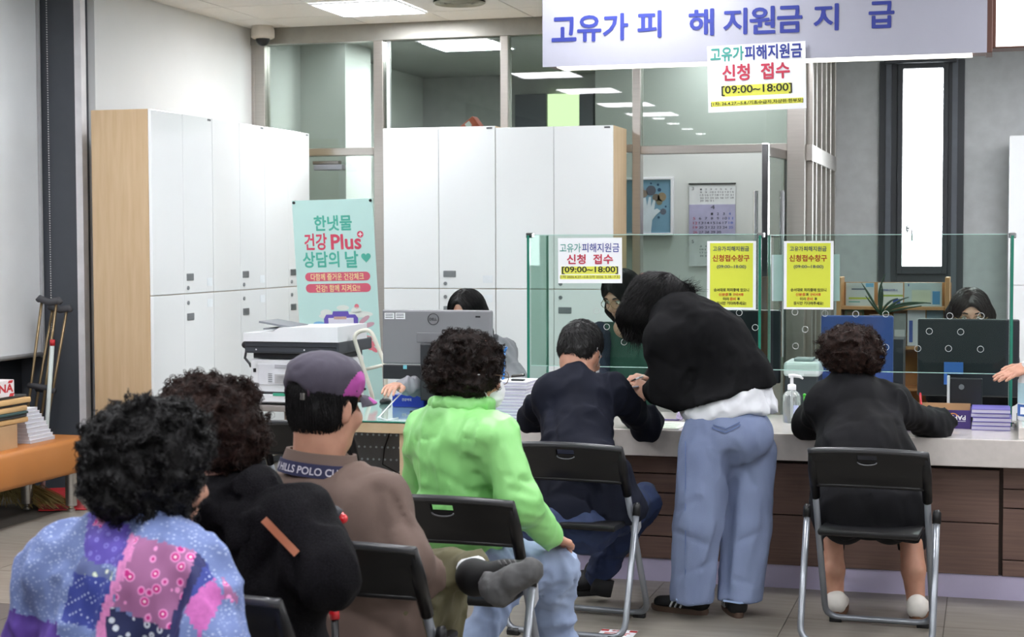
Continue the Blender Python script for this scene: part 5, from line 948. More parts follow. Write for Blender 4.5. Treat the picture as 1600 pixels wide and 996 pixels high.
def face_bits(t, c, r, f, u, k=1, brow=HB, glasses=None):
    c = V(*c)
    for s in (-1, 1):
        e = c+f*.076*k+u*.004*k+r*s*.032*k; MB().ball(e, .0125*k, 14, 10).build('eye', EYEW, t, True); MB().ball(e+f*.0085*k-u*.002*k, .0062*k, 12, 8).build('iris', IRIS, t, True)
        MB().tube([c+f*.0905*k+u*.026*k+r*s*.016*k, c+f*.0925*k+u*.031*k+r*s*.032*k, c+f*.080*k+u*.027*k+r*s*.050*k], [.0028*k, .0035*k, .0015*k], 8).build('eyebrow', brow, t, True)
        MB().tube([c+f*.0885*k+u*.011*k+r*s*.019*k, c+f*.0905*k+u*.0135*k+r*s*.032*k, c+f*.083*k+u*.009*k+r*s*.045*k], [.0012*k, .0018*k, .001*k], 6).build('eyelash', brow, t, True)
    if glasses: glasses_on(t, c, r, f, u, k, glasses)
def glasses_on(t, c, r, f, u, k, m, rad=.023):
    g = MB()
    for s in (-1, 1):
        e = c+f*.105*k+u*.000*k+r*s*.032*k; g.tube([e+(r*math.cos(a)*rad*1.15+u*math.sin(a)*rad*.9)*k for a in np.linspace(0, 2*math.pi, 25)[:-1]], .0014*k, 6, closed=True); g.tube([e+r*s*rad*1.15*k+u*.004*k, c+f*.06*k+u*.006*k+r*s*.078*k, c-f*.01*k+u*.002*k+r*s*.082*k], .0014*k, 6)
    g.tube([c+f*.106*k+u*.004*k-r*.008*k, c+f*.109*k+u*.006*k, c+f*.106*k+u*.004*k+r*.008*k], .0014*k, 6); g.build('glasses', m, t, True)
def hand_shape(w, d, n, side=1, sc=1.0, curl=.5, spread=.06, curls_=None, thumb=.5):
    """w wrist, d direction of the fingers, n back-of-hand normal; thumb on side*cross(d,n)"""
    w = V(*w); d = _n(V(*d)); n = _n(V(*n)-d*V(*n).dot(d)); s = np.cross(d, n)*side; S = Shape(.008); k = sc
    S.cone(w-d*.01*k, .024*k, w+d*.03*k, .026*k, n, .62, k=.02); 
    for q in (-.027, -.009, .009, .027): S.cone(w+d*.02*k+s*q*.6*k, .013*k, w+d*.085*k+s*q*k-d*abs(q)*.15*k, .0115*k, k=.014)
    L = [(.028, .040, .024, .020, .0088), (.009, .045, .028, .022, .0092), (-.009, .041, .026, .021, .0088), (-.027, .031, .020, .018, .0078)]
    for i, (q, a, b, c, rr) in enumerate(L):
        cu = (curls_[i] if curls_ else curl); p = w+d*(.086-abs(q-.002)*.18)*k+s*q*k; ang = cu*.55; sp = (q/.028)*spread
        for j, (ln, r0) in enumerate(((a, rr), (b, rr*.93), (c, rr*.85))):
            dd = _n(d*math.cos(ang)-n*math.sin(ang)+s*sp); e = p+dd*ln*k; S.cone(p, r0*k, e, r0*.92*k, k=.005); p = e; ang += cu*(.9 if j == 0 else .7)
    p = w+d*.018*k+s*.022*k; td = _n(d*.62+s*.62-n*.35*thumb); e = p+td*.038*k; S.cone(p, .014*k, e, .0115*k, k=.012); td = _n(d*.9+s*(.35-.5*thumb)-n*.5*thumb); e2 = e+td*.030*k; S.cone(e, .0112*k, e2, .0095*k, k=.005); td = _n(d*.95-s*.25*thumb-n*.45*thumb); S.cone(e2, .0095*k, e2+td*.022*k, .008*k, k=.005)
    return S
def body(t, m, parts, core=None, hcore=.022):
    L = [S.mesh(h, smooth=1) for S, h in parts]
    if core is not None: core.plane(V(0, 0, .42), (0, 0, -1)); L.append(core.mesh(hcore, grow=-.026))
    v, f = join(*L); return mkobj('body', v, f, m, t, True)
def shoe(t, heel, d, L=.25, wd=.042, ht=.07, mu=None, ms=None, name='shoe', up=(0, 0, 1), stripes=None, thick=.022, ankle=.045):
    heel = V(*heel); d = _n(V(*d)); up = _n(V(*up)-d*V(*up).dot(d)); s = np.cross(d, up); S = Shape(.03)
    S.cone(heel+d*.04+up*(.03+thick), wd*.85, heel+d*(L*.45)+up*(.028+thick), wd*.82); S.cone(heel+d*(L*.45)+up*(.022+thick), wd*.9, heel+d*(L-.05)+up*(.012+thick), wd*.85, up, .7); S.cone(heel+d*.04+up*.05, wd*.8, heel+d*.045+up*(ht+thick), ankle*.8)
    S.plane(heel+up*thick*.8, -up); o, v, f = cloth('shoe' if name == 'shoe' else name, S, .007, mu, t)
    n = 28; P = []
    for i in range(n):
        a = 2*math.pi*i/n; x = math.cos(a); yv = math.sin(a); ww = wd*(.80+.22*max(0, x)) if x > 0 else wd*.82; P.append((heel+d*(L/2+x*L/2*.99), s*yv*ww*1.08))
    vv = []
    for z, g in ((.0, .95), (thick*.5, 1.0), (thick*1.05, .99)): vv += [heel+d*L/2+(p-heel-d*L/2)*g+q*g+up*(z+(.006 if False else 0)) for p, q in P]
    ff = [(i+j*n, (i+1) % n+j*n, (i+1) % n+(j+1)*n, i+(j+1)*n) for j in (0, 1) for i in range(n)]+[tuple(range(n-1, -1, -1)), tuple(range(2*n, 3*n))]
    mkobj('sole', vv, ff, ms, o, 40)
    if stripes is not None:
        for k in range(3):
            x = L*(.36+.085*k); pts = []
            for a in np.linspace(-1.25, 1.25, 9): pass
            for sd in (-1, 1):
                q = [heel+d*(x+.018)+s*sd*wd*.96+up*(thick+.004), heel+d*(x+.006)+s*sd*wd*.93+up*(thick+.030), heel+d*(x-.006)+s*sd*wd*.62+up*(thick+.053)]; MB().tube(q, .0048, 6).build('stripe', stripes, o, True)
    return o
def person(x, y, z, label, group=None): return thing('person', (x, y, z), label, 'person', group)
def D_(u, v, d): return V(*Pd(u, v, d))
# ---------------------------------------------------------------- woman in the patchwork blouse
def pt_in(poly, x, y):
    r = np.zeros(len(x), bool); n = len(poly)
    for i in range(n):
        (x0, y0), (x1, y1) = poly[i], poly[(i+1) % n]; c = ((y0 > y) != (y1 > y)) & (x < (x1-x0)*(y-y0)/((y1-y0) or 1e-9)+x0); r ^= c
    return r
def patch_mat(name, base, spots, scale, size, kind='dots', base2=None, spot2=None):
    m = bpy.data.materials.new(name); m.use_nodes = True; nt = m.node_tree; L = nt.links; b = nt.nodes['Principled BSDF']; b.inputs['Roughness'].default_value = .75
    tc = nt.nodes.new('ShaderNodeTexCoord'); mp = nt.nodes.new('ShaderNodeMapping'); mp.inputs['Rotation'].default_value = (0, .5, .3); L.new(tc.outputs['Object'], mp.inputs[0])
    if kind == 'tweed': mp.inputs['Scale'].default_value = (1, 1, 1.8)
    vo = nt.nodes.new('ShaderNodeTexVoronoi'); vo.inputs['Scale'].default_value = scale; vo.inputs['Randomness'].default_value = {'dots': .15, 'rings': .2, 'flowers': .95, 'tweed': .8}[kind]; L.new(mp.outputs[0], vo.inputs['Vector'])
    rp = nt.nodes.new('ShaderNodeValToRGB'); e = rp.color_ramp.elements; L.new(vo.outputs['Distance'], rp.inputs[0]); rp.color_ramp.interpolation = 'CONSTANT' if kind != 'tweed' else 'LINEAR'
    e[0].position = 0; e[0].color = lin(spots); e[1].position = size; e[1].color = lin(base)
    if kind == 'rings': e[0].color = lin(base); x = e.new(size*.45); x.color = lin(spots)
    if kind == 'flowers': e[0].color = lin('#f3d9e6'); x = e.new(size*.3); x.color = lin(spots); x = e.new(size*.75); x.color = lin(spot2 or spots)
    nz = nt.nodes.new('ShaderNodeTexNoise'); nz.inputs['Scale'].default_value = scale*1.4; L.new(tc.outputs['Object'], nz.inputs['Vector']); r2 = nt.nodes.new('ShaderNodeValToRGB'); r2.color_ramp.elements[0].position = .47; r2.color_ramp.elements[1].position = .53; r2.color_ramp.elements[0].color = lin(base2 or base); r2.color_ramp.elements[1].color = (1, 1, 1, 1) if base2 is None else lin(base)
    if base2:
        mx = nt.nodes.new('ShaderNodeMix'); mx.data_type = 'RGBA'; mt = nt.nodes.new('ShaderNodeMath'); mt.operation = 'GREATER_THAN'; mt.inputs[1].default_value = size; L.new(vo.outputs['Distance'], mt.inputs[0]); L.new(mt.outputs[0], mx.inputs[0]); L.new(rp.outputs[0], mx.inputs[6]); L.new(r2.outputs[0], mx.inputs[7]); L.new(mx.outputs[2], b.inputs['Base Color'])
    else: L.new(rp.outputs[0], b.inputs['Base Color'])
    return m
PM = [patch_mat('patch_blue_tweed', '#8799c6', '#d6dcea', 95, .30, 'tweed', '#4e5f9c'), patch_mat('patch_violet', '#5a4ba8', '#7d75c8', 60, .34, 'rings'), patch_mat('patch_navy_dots', '#34418f', '#b9c4ea', 95, .22), patch_mat('patch_pink_floral', '#d688b8', '#c82a86', 42, .42, 'flowers', '#3b2b5c', '#ec9bd2'),
      mat('patch_pink_band', '#e28cc6', .75, var=.12, scale=120, bump=.2, bscale=160), patch_mat('patch_navy_rings', '#232a55', '#cfd6e2', 48, .34, 'rings'), mat('patch_navy_band', '#2b2f63', .75, var=.1, scale=90), mat('patch_pink_plain', '#c868b4', .75, var=.1, scale=110, bump=.2, bscale=160), mat('patch_violet_band', '#54388f', .75), patch_mat('patch_flowers_small', '#6a72b0', '#d6dfcf', 60, .33, 'flowers', '#4a5a70', '#a9b89a')]
def proj(v):
    c = (v-CAM)@ROT; return 800-F*c[:, 0]/c[:, 2], 498+F*c[:, 1]/c[:, 2]
PATCH = [([(-60, 1060), (8, 990), (92, 996), (88, 1060)], 4), ([(0, 945), (40, 962), (90, 975), (92, 1000), (0, 1000)], 8),
         ([(140, 800), (205, 820), (192, 885), (128, 882)], 1), ([(128, 868), (178, 896), (172, 912), (116, 896)], 9), ([(115, 893), (176, 908), (150, 985), (95, 972)], 2), ([(95, 975), (150, 985), (140, 1060), (90, 1060)], 0),
         ([(205, 835), (216, 842), (178, 935), (158, 1060), (138, 1060), (152, 975), (188, 880)], 4), ([(214, 838), (310, 862), (318, 885), (262, 985), (176, 948)], 3), ([(170, 948), (262, 985), (250, 1060), (155, 1060)], 5), ([(310, 862), (322, 880), (285, 960), (270, 1060), (250, 1060), (262, 985)], 6),
         ([(322, 880), (338, 912), (292, 940), (285, 955)], 2), ([(335, 905), (352, 935), (312, 1000), (290, 955), (295, 935)], 7), ([(350, 935), (380, 960), (380, 1060), (310, 1060), (312, 1000)], 0), ([(345, 900), (372, 930), (372, 945), (352, 935)], 3), ([(150, 808), (172, 806), (160, 824), (144, 822)], 3)]
def patches(v, f):
    f = np.array(f); c = v[f].mean(1); u_, v_ = proj(c); mi = np.zeros(len(f), int); s = vnoise(c*60, 5)*2; u_ = u_+s
    for poly, k in PATCH: mi[pt_in(poly, u_, v_)] = k
    return mi
d = 3.35; t = person(*(Pd(210, 1000, 3.4)*V(1, 1, 0)), 'seated woman with thick black permed hair and a patchwork floral blouse')
S = Shape(.07); S.ell(D_(190, 960, d), (.20, .13, .20), [V(.88, -.47, 0), V(.47, .88, 0), V(0, 0, 1)]).ell(D_(205, 1075, d), (.21, .16, .16)); S.cone(D_(105, 893, 3.45), .085, D_(290, 905, 3.27), .082); S.cone(D_(205, 850, d), .075, D_(225, 822, d), .062, k=.06)
S.chain([D_(100, 900, 3.45), D_(62, 1010, 3.5), D_(110, 1120, 3.75)], [.082, .068, .05]).chain([D_(292, 910, 3.25), D_(325, 1010, 3.2), D_(370, 1110, 3.5)], [.08, .068, .05])
hc = D_(245, 745, d+.02); Sh, r, f, u = head_shape(hc, fdir(38, -8), neck_to=D_(222, 845, d), nr=.055)
body(t, SKIN2, [(Sh, .006)], S); cloth('blouse', S, .0085, PM, t, Fn(.004, 9, (1, 1, .6), 1, [(D_(100, 870, 3.35), D_(130, 960, 3.3), .02, .008), (D_(280, 880, 3.2), D_(268, 990, 3.15), .018, .012)]), mi=patches)
H = Shape(.04); H.ell(D_(228, 718, d), (.108, .105, .112)).ell(D_(205, 765, d-.03), (.072, .07, .075)).ell(D_(262, 690, d), (.075, .08, .065)).ell(D_(265, 770, d+.0), (.05, .05, .055)).ell(D_(178, 720, d), (.05, .06, .08)); H.cut(D_(342, 765, d+.02), (.048, .07, .09))
v, fc = H.mesh(.0075, 0, Fn(.010, 32, (1, 1, 1), 3)); addhair('hair', HB, t, (v, fc), curls(v, fc, 7000, .0055, .012, 1.2, .0015, 1))
# ---------------------------------------------------------------- woman in the black knitted cardigan
d = 3.92; KNIT = mat('black_knit', '#1b1a1e', .9, var=.4, scale=260, bump=.9, bscale=330, spec=.15, col2='#070608'); t = person(*(Pd(390, 1000, 3.95)*V(1, 1, 0)), 'seated woman with curly brown hair, black hooded knit cardigan and a tan shoulder strap')
S = Shape(.07); S.ell(D_(392, 900, d), (.180, .125, .20), [V(.88, -.47, 0), V(.47, .88, 0), V(0, 0, 1)]).ell(D_(400, 1040, d), (.19, .15, .2)); S.cone(D_(300, 830, 3.98), .080, D_(452, 812, 3.82), .075); S.cone(D_(350, 800, d), .085, D_(345, 755, d), .065)
S.chain([D_(462, 822, 3.80), D_(507, 893, 3.74), D_(470, 925, 3.92)], [.074, .066, .05]).chain([D_(290, 830, 4.0), D_(250, 930, 4.05), D_(300, 980, 4.2)], [.08, .068, .05])
hc = D_(335, 680, d); Sh, r, f, u = head_shape(hc, fdir(30, -6), neck_to=D_(340, 770, d), nr=.055); body(t, SKIN, [(Sh, .007)], S)
cloth('cardigan', S, .009, KNIT, t, Fn(.005, 8, (1, 1, .5), 4, [(D_(455, 850, 3.68), D_(468, 950, 3.68), .014, .014), (D_(390, 830, 3.7), D_(350, 930, 3.7), .02, .006), (D_(440, 850, 3.7), D_(400, 900, 3.7), .016, .006)]))
Hd = Shape(.05); Hd.cone(D_(290, 765, 3.92), .040, D_(408, 770, 3.84), .038).cone(D_(408, 770, 3.84), .036, D_(432, 812, 3.78), .030).cone(D_(432, 812, 3.78), .030, D_(370, 850, 3.78), .032).cone(D_(300, 790, 3.84), .05, D_(385, 812, 3.80), .045); cloth('hood', Hd, .0085, KNIT, t, Fn(.006, 10, (1, 1, .6), 6, [(D_(330, 850, 3.62), D_(470, 830, 3.62), .02, .012)]))
H = Shape(.04); H.ell(D_(328, 662, d), (.108, .105, .105)).ell(D_(300, 630, d), (.06, .06, .05)).ell(D_(350, 700, d-.02), (.085, .08, .055)).ell(D_(372, 655, d), (.05, .06, .07)).ell(D_(300, 690, d), (.07, .07, .05))
v, fc = H.mesh(.008, 0, Fn(.009, 26, (1, 1, 1), 7)); addhair('hair', HBR, t, (v, fc), curls(v, fc, 6000, .0065, .013, 1.1, .0013, 2))
P = [D_(408+k*(70)/9, 803+k*(74)/9, 3.9) for k in range(10)]
def ribbon(S, uv, dd, w_px, nm, m, t, off=.005, th=.003):
    P = [on_surface(S, D_(a, b, dd), off) for a, b in uv]; b = MB(); vs = []; n = len(P)
    for i, p in enumerate(P):
        d_ = _n(P[min(i+1, n-1)]-P[max(i-1, 0)]); nn_ = TOCAM(p); sd = _n(np.cross(d_, nn_))*w_px*dd/F/2; vs += [p-sd, p-sd+nn_*th, p+sd+nn_*th, p+sd]
    b.add(vs, [(i*4+k, i*4+(k+1) % 4, (i+1)*4+(k+1) % 4, (i+1)*4+k) for i in range(n-1) for k in range(4)]+[(3, 2, 1, 0), tuple((n-1)*4+k for k in range(4))]); return b.build(nm, m, t, 30)
ribbon(S, [(412+k*52/9, 812+k*54/9) for k in range(10)], 3.75, 12, 'shoulder_strap', mat('tan_leather', '#94502e', .5), t, .022)
# ---------------------------------------------------------------- cane between the two
t = thing('walking_cane', Pd(528, 1000, 4.05)*V(1, 1, 0), 'black and red walking cane standing between the black cardigan and the taupe jacket', 'cane'); CR = mat('cane_red', '#d0202a', .25, coat=.4)
MB().tube([D_(503, 793, 4.12), D_(510, 799, 4.1), D_(522, 804, 4.1), D_(530, 808, 4.1)], [.014, .020, .022, .019], 14).build('cane_grip', mat('cane_grip_grey', '#3a3c42', .6), t, True); MB().tube([D_(496, 790, 4.12), D_(503, 793, 4.12)], [.013, .014], 12).build('red_end_cap', CR, t, True); MB().ball(D_(536, 811, 4.1), .0125).build('red_button', CR, t, True); MB().tube([D_(530, 808, 4.1), D_(534, 811, 4.1)], [.016, .012], 12).build('red_collar', CR, t, True)
bt = D_(530, 1000, 4.15); MB().tube([D_(516, 812, 4.12), D_(521, 950, 4.14)], .0105, 10).build('upper_shaft', BLK, t, True); MB().tube([D_(521, 948, 4.14), D_(523, 968, 4.14)], [.015, .013], 12).build('red_clip', CR, t, True); MB().tube([D_(523, 966, 4.14), V(bt[0], bt[1], .012)], .0095, 10).build('lower_shaft', BLK, t, True); MB().tube([V(bt[0], bt[1], .05), V(bt[0], bt[1], 0.001)], [.013, .016], 10).build('rubber_tip', BLK, t, True)
# ---------------------------------------------------------------- man in the cap
d = 4.42; t = person(*(Pd(560, 1000, 4.5)*V(1, 1, 0)), 'seated man in a dark cap with a magenta panel and a taupe jacket, legs crossed'); TP = mat('taupe_cloth', '#6f5e56', .8, var=.05, scale=5, bump=.15, bscale=400, spec=.2, col2='#665650'); OLV = mat('olive_cloth', '#555036', .8, var=.08)
S = Shape(.07); S.ell(D_(530, 850, d), (.185, .13, .20), [V(.88, -.47, 0), V(.47, .88, 0), V(0, 0, 1)]).ell(D_(555, 985, d+.02), (.185, .15, .19)); S.cone(D_(430, 785, 4.47), .075, D_(583, 785, 4.36), .072); S.cone(D_(500, 752, d), .085, D_(500, 735, d), .07)
S.chain([D_(590, 795, 4.34), D_(636, 875, 4.28), D_(664, 905, 4.40)], [.074, .062, .05]).chain([D_(425, 800, 4.5), D_(400, 900, 4.5)], [.08, .07])
fn_ = Fn(.004, 7, (1, 1, .5), 11, [(D_(605, 770, 4.15), D_(655, 850, 4.08), .014, .009), (D_(590, 770, 4.15), D_(600, 860, 4.1), .022, .016), (D_(650, 845, 4.08), D_(672, 880, 4.1), .016, .010), (D_(620, 770, 4.1), D_(640, 810, 4.1), .016, -.010), (D_(560, 800, 4.2), D_(565, 850, 4.2), .02, -.006), (D_(530, 935, 4.2), D_(650, 915, 4.15), .012, .007), (D_(500, 955, 4.2), D_(640, 960, 4.15), .012, .006), (D_(500, 795, 4.15), D_(500, 990, 4.15), .006, .004), (D_(455, 775, 4.15), D_(470, 860, 4.15), .014, .008), (D_(640, 800, 4.15), D_(610, 830, 4.15), .010, .008), (D_(655, 840, 4.15), D_(625, 862, 4.15), .010, .008), (D_(520, 850, 4.15), D_(600, 900, 4.15), .014, .007), (D_(470, 900, 4.15), D_(560, 930, 4.15), .012, .006)])
hc = D_(510, 634, d); Sh, r, f, u = head_shape(hc, fdir(26, -5), sc=1.03, neck_to=D_(498, 742, d), nr=.062); body(t, SKIN2, [(Sh, .0055)], S); cloth('jacket', S, .009, TP, t, fn_)
Sc = Shape(.01); nb = D_(500, 726, d)
col = MB(); n = 40; cax = _n(V(.10, .06, 1)); cx_ = _n(np.cross(V(0, 1, 0), cax)); cy_ = np.cross(cax, cx_)
def collar_pt(a, z, R=.098): return nb+cx_*math.sin(a)*R*1.02-cy_*math.cos(a)*R*.92+cax*z
for (z, R_c, th_) in ((0, 0, 0),): pass
def band(z0, z1, R0, R1, a0, a1, nm, m, par, th_=.006, sag=0):
    A_ = np.linspace(a0, a1, n); vs = []
    for a in A_: s_ = sag*math.sin(a*.9)**2; vs += [collar_pt(a, z0+s_, R0), collar_pt(a, z1+s_, R1), collar_pt(a, z1+s_, R1-th_), collar_pt(a, z0+s_, R0-th_)]
    return MB().add(vs, [(i*4+k, (i+1)*4+k, (i+1)*4+(k+1) % 4, i*4+(k+1) % 4) for i in range(n-1) for k in range(4)]+[(0, 1, 2, 3), tuple((n-1)*4+k for k in (3, 2, 1, 0))]).build(nm, m, par, 40)
cl_ = band(-.015, .036, .108, .094, -2.2, 2.2, 'collar', TP, t, .01); NV = mat('collar_navy', '#23254a', .7); bd_ = band(-.026, .010, .1115, .1065, -1.25, 1.15, 'collar_band', NV, cl_, .003)
v_, f_ = text_mesh('W HILLS POLO CLUB', .015); lo_ = v_.min(0); hi_ = v_.max(0); sx_ = 2.22/(hi_[0]-lo_[0]); mkobj('lettering', [collar_pt(-1.16+(p[0]-lo_[0])*sx_, -.019+(p[1]-lo_[1])/(hi_[1]-lo_[1])*.020, .1125-.004*(p[1]-lo_[1])/(hi_[1]-lo_[1])) for p in v_], f_, mat('collar_thread', '#c4c0cc', .7), bd_)
H = Shape(.03); H.ell(hc+u*.030-f*.016, (.085, .100, .094), [r, f, u]); H.ell(hc-u*.03-f*.035, (.076, .066, .060), [r, f, u]); H.cut(hc+f*.11-u*.05, (.12, .075, .16), [r, f, u], .012)
for s_ in (-1, 1): H.cut(hc+r*s_*.088-u*.022+f*.012, (.022, .030, .042), [r, f, u], .008)
v, fc = H.mesh(.007, 0, Fn(.0025, 40, (1, 1, .3), 9)); flow = lambda p: np.tile(V(0, 0, -1), (len(p), 1))+f*.15; addhair('hair', HB, t, (v, fc), strands(H, v, fc, 2600, flow, .05, .0012, 3))
CAPM = mat('cap_slate', '#474250', .8, var=.06, scale=8, bump=.15, bscale=500); MAG = mat('cap_magenta', '#b24aa0', .75)
Cp = Shape(.03); Cp.ell(hc+u*.062-f*.012, (.098, .112, .074), [r, f, u]).ell(hc+u*.092-f*.012, (.088, .100, .048), [r, f, u]); cb = hc+u*.028; Cp.plane(cb-f*.0, -_n(u+f*.05)); Cp.cut(hc-f*.12+u*.02, (.042, .05, .042), [r, f, u], .006)
def capmi(v, f2): c = v[np.array(f2)].mean(1)-hc; x = c@r; y_ = c@f; z = c@u; return ((x > .022) & (z < .028+.068*np.sqrt(np.clip(1-((y_-.045)/.068)**2, 0, 1))) & (y_ > -.022) & (y_ < .106)).astype(int)
cp, v, fc = cloth('cap', Cp, .006, [CAPM, MAG], t, Fn(.0015, 18, (1, 1, 1), 2, [(cb+u*.045+_v*.11, cb+u*.045+_w*.11, .006, .003) for _v, _w in (( -r, -f), (-f, r), (r, f))]), mi=capmi)
b = MB(); vs = []; m_ = 17
for z in (0, .004):
    for i, a in enumerate(np.linspace(-1.15, 1.15, m_)):
        for q in (0, .5, 1): rad_ = .088+q*.075*math.cos(a*.75); vs.append(cb-f*.0+f*math.cos(a)*rad_*1.06+r*math.sin(a)*.095*(1-.12*q)+u*(z+.004-.022*q*q-.012*math.sin(a)**2))
K_ = m_*3
fs = [(i*3+j, (i+1)*3+j, (i+1)*3+j+1, i*3+j+1) for i in range(m_-1) for j in (0, 1)]; fs += [tuple(k+K_ for k in q[::-1]) for q in fs]+[(i*3+2, (i+1)*3+2, (i+1)*3+2+K_, i*3+2+K_) for i in range(m_-1)]
mkobj('visor', vs, fs, [CAPM, MAG], cp, True, mi=[1 if (k % ((m_-1)*2))//2 in range(9, 13) and k % 2 == 1 else 0 for k in range((m_-1)*4)]+[0]*(m_-1))
for yo_, zo_ in ((.02, .045), (.062, .05)): p = hc+r*.094*math.sqrt(max(0, 1-(yo_/.12)**2))+f*yo_+u*zo_; MB().ball(on_surface(Cp, p, .0005), .0034).build('eyelet', BLK, cp, True)
MB().tube([hc+u*(.030+.042*math.sin(a))-f*.118+r*.047*math.cos(a)+f*.012*abs(math.cos(a)) for a in np.linspace(-.1, math.pi+.1, 12)], .0035, 8).build('opening_binding', mat('binding_plum', '#3a2436', .7), cp, True)
MB().tube([hc+u*.026-f*(.113*math.cos(a*.9))+r*.05*math.sin(a)*1.2 for a in np.linspace(-1, 1, 10)], .006, 8).build('back_strap', BLK, cp, True); MB().obox(hc+u*.024-f*.112+r*.03, r, f, u, .008, .003, .009, .002).build('strap_buckle', STEEL, cp); 
# crossed legs
TR = Shape(.05); TR.cone(D_(600, 975, 4.45), .12, D_(672, 945, 4.60), .085).cone(D_(672, 945, 4.6), .085, D_(690, 1090, 4.75), .07); TR.cone(D_(640, 925, 4.55), .085, D_(680, 900, 4.66), .066).cone(D_(680, 900, 4.66), .066, D_(742, 892, 4.50), .050); cloth('trousers', TR, .009, OLV, t, Fn(.004, 10, (1, 1, 1), 21, [(D_(690, 920, 4.5), D_(660, 990, 4.4), .012, .01)]))
MB().tube([D_(728, 893, 4.47), D_(748, 888, 4.43)], [.034, .033], 14).build('sock', PLAST, t, True)
SHB = mat('shoe_black', '#09090b', .6, spec=.3); SO = mat('rubber_grey', '#4f4f50', .7, var=.08, scale=50); hd_ = _n(D_(838, 902, 4.30)-D_(735, 912, 4.36)); 
shp = Shape(.03); shp.cone(D_(745, 905, 4.38), .046, D_(790, 902, 4.34), .040).cone(D_(790, 902, 4.34), .040, D_(818, 893, 4.3), .030).cone(D_(738, 900, 4.40), .044, D_(742, 896, 4.43), .04); so_, v, fc = cloth('shoe', shp, .006, SHB, t)
sl = Shape(.02); sl.cone(D_(776, 922, 4.29), .038, D_(800, 906, 4.27), .032, None).cone(D_(800, 906, 4.27), .032, D_(829, 893, 4.26), .034).cone(D_(765, 912, 4.31), .030, D_(783, 930, 4.28), .028); cloth('sole', sl, .006, SO, so_, Fn(.002, 40, (1, 1, 1), 5, [(D_(765, 915, 4.22), D_(835, 890, 4.2), .007, .008), (D_(785, 925, 4.22), D_(822, 905, 4.2), .005, .007)])); 
for k in range(4): MB().tube([D_(779+k*8, 877-k*.4, 4.30), D_(783+k*8, 883-k*.4, 4.28)], .0035, 6).build('lace', SO, so_, True)
# ---------------------------------------------------------------- woman in the green jacket
d = 5.15; t = person(*(Pd(720, 1000, 5.2)*V(1, 1, 0)), 'seated woman in a bright green windbreaker and light jeans wearing a white face mask'); GR = mat('green_nylon', '#95d985', .42, var=.03, scale=4, bump=.05, bscale=300, col2='#88cf78'); JN = mat('light_denim', '#9aaac6', .8, var=.10, scale=7, bump=.25, bscale=600, col2='#8696b6')
S = Shape(.06); S.ell(D_(712, 715, d), (.158, .115, .17), [V(.86, -.5, 0), V(.5, .86, 0), V(0, 0, 1)]).ell(D_(722, 805, d), (.145, .125, .15)).ell(D_(732, 845, d), (.118, .12, .062)); S.cone(D_(668, 672, 5.26), .066, D_(765, 677, 5.03), .07); S.cone(D_(715, 652, d), .07, D_(722, 635, d), .064)
arm = [D_(772, 692, 5.0), D_(815, 785, 4.98), D_(858, 838, 5.16)]; S.chain(arm, [.072, .056, .040]); S.chain([D_(662, 690, 5.28), D_(655, 770, 5.4)], [.06, .05])
fn_ = Fn(.0026, 11, (1, 1, .6), 31, [(D_(650, 690, 5.0), D_(700, 680, 4.98), .004, .005), (D_(700, 680, 4.98), D_(750, 690, 4.94), .004, .005), (D_(752, 700, 4.9), D_(790, 850, 4.9), .015, .014), (D_(795, 745, 4.9), D_(825, 752, 4.9), .010, .007), (D_(800, 765, 4.9), D_(838, 775, 4.92), .009, .007), (D_(812, 790, 4.9), D_(848, 800, 4.95), .010, .006), (D_(640, 850, 5.0), D_(780, 840, 4.95), .012, .008), (D_(660, 865, 5.0), D_(770, 858, 4.95), .008, .005), (D_(636, 715, 5.1), D_(660, 722, 5.0), .010, .006), (D_(640, 760, 5), D_(690, 775, 5), .012, .006), (D_(690, 740, 5), D_(740, 770, 5), .012, .005), (D_(655, 800, 5), D_(730, 815, 5), .012, .006), (D_(820, 810, 5), D_(862, 818, 5), .008, .006), (D_(830, 830, 5), D_(868, 828, 5), .006, .005)])
hc = D_(737, 583, d); Sh, r, f, u = head_shape(hc, fdir(48, -10), sc=.97, neck_to=D_(722, 648, d), nr=.05)
Hn = hand_shape(D_(862, 842, 5.16), _n(D_(885, 852, 5.35)-D_(862, 842, 5.16)), (0, 0, 1), 1, .95, .55)
body(t, SKIN2, [(Sh, .0055), (Hn, .0035)], S); cloth('windbreaker', S, .008, GR, t, fn_)
cs = Shape(.02); cc_ = D_(722, 636, d)
for a in np.linspace(0, 2*math.pi, 14)[:-1]: pass
cs.chain([cc_+V(math.sin(a)*.082, -math.cos(a)*.075, .006+.012*math.cos(a)) for a in np.linspace(-2.6, 2.6, 12)], [.022]*12, k=.01); cloth('collar', cs, .006, GR, t, Fn(.003, 16, (1, 1, 1), 8))
H = Shape(.04); H.ell(D_(722, 566, d), (.100, .098, .092)).ell(D_(700, 590, d-.02), (.066, .06, .06)).ell(D_(755, 560, d), (.055, .06, .055)).ell(D_(735, 600, d-.03), (.07, .06, .045)); H.cut(hc+f*.12-u*.05+r*.02, (.09, .06, .085), [r, f, u], .015)
v, fc = H.mesh(.0065, 0, Fn(.008, 34, (1, 1, 1), 12)); addhair('hair', HDK, t, (v, fc), curls(v, fc, 5200, .005, .011, 1.2, .0012, 4))
glasses_on(t, hc, r, f, u, .97, mat('glasses_bronze', '#6a5440', .3, .5))
Mk = Shape(.02); Mk.ell(hc+f*.068-u*.052, (.056, .050, .058), [r, f, u]).plane(hc+f*.045, -f); cloth('face_mask', Mk, .0045, mat('mask_white', '#e9ebee', .8), t, Fn(.001, 60, (.2, .2, 2)))
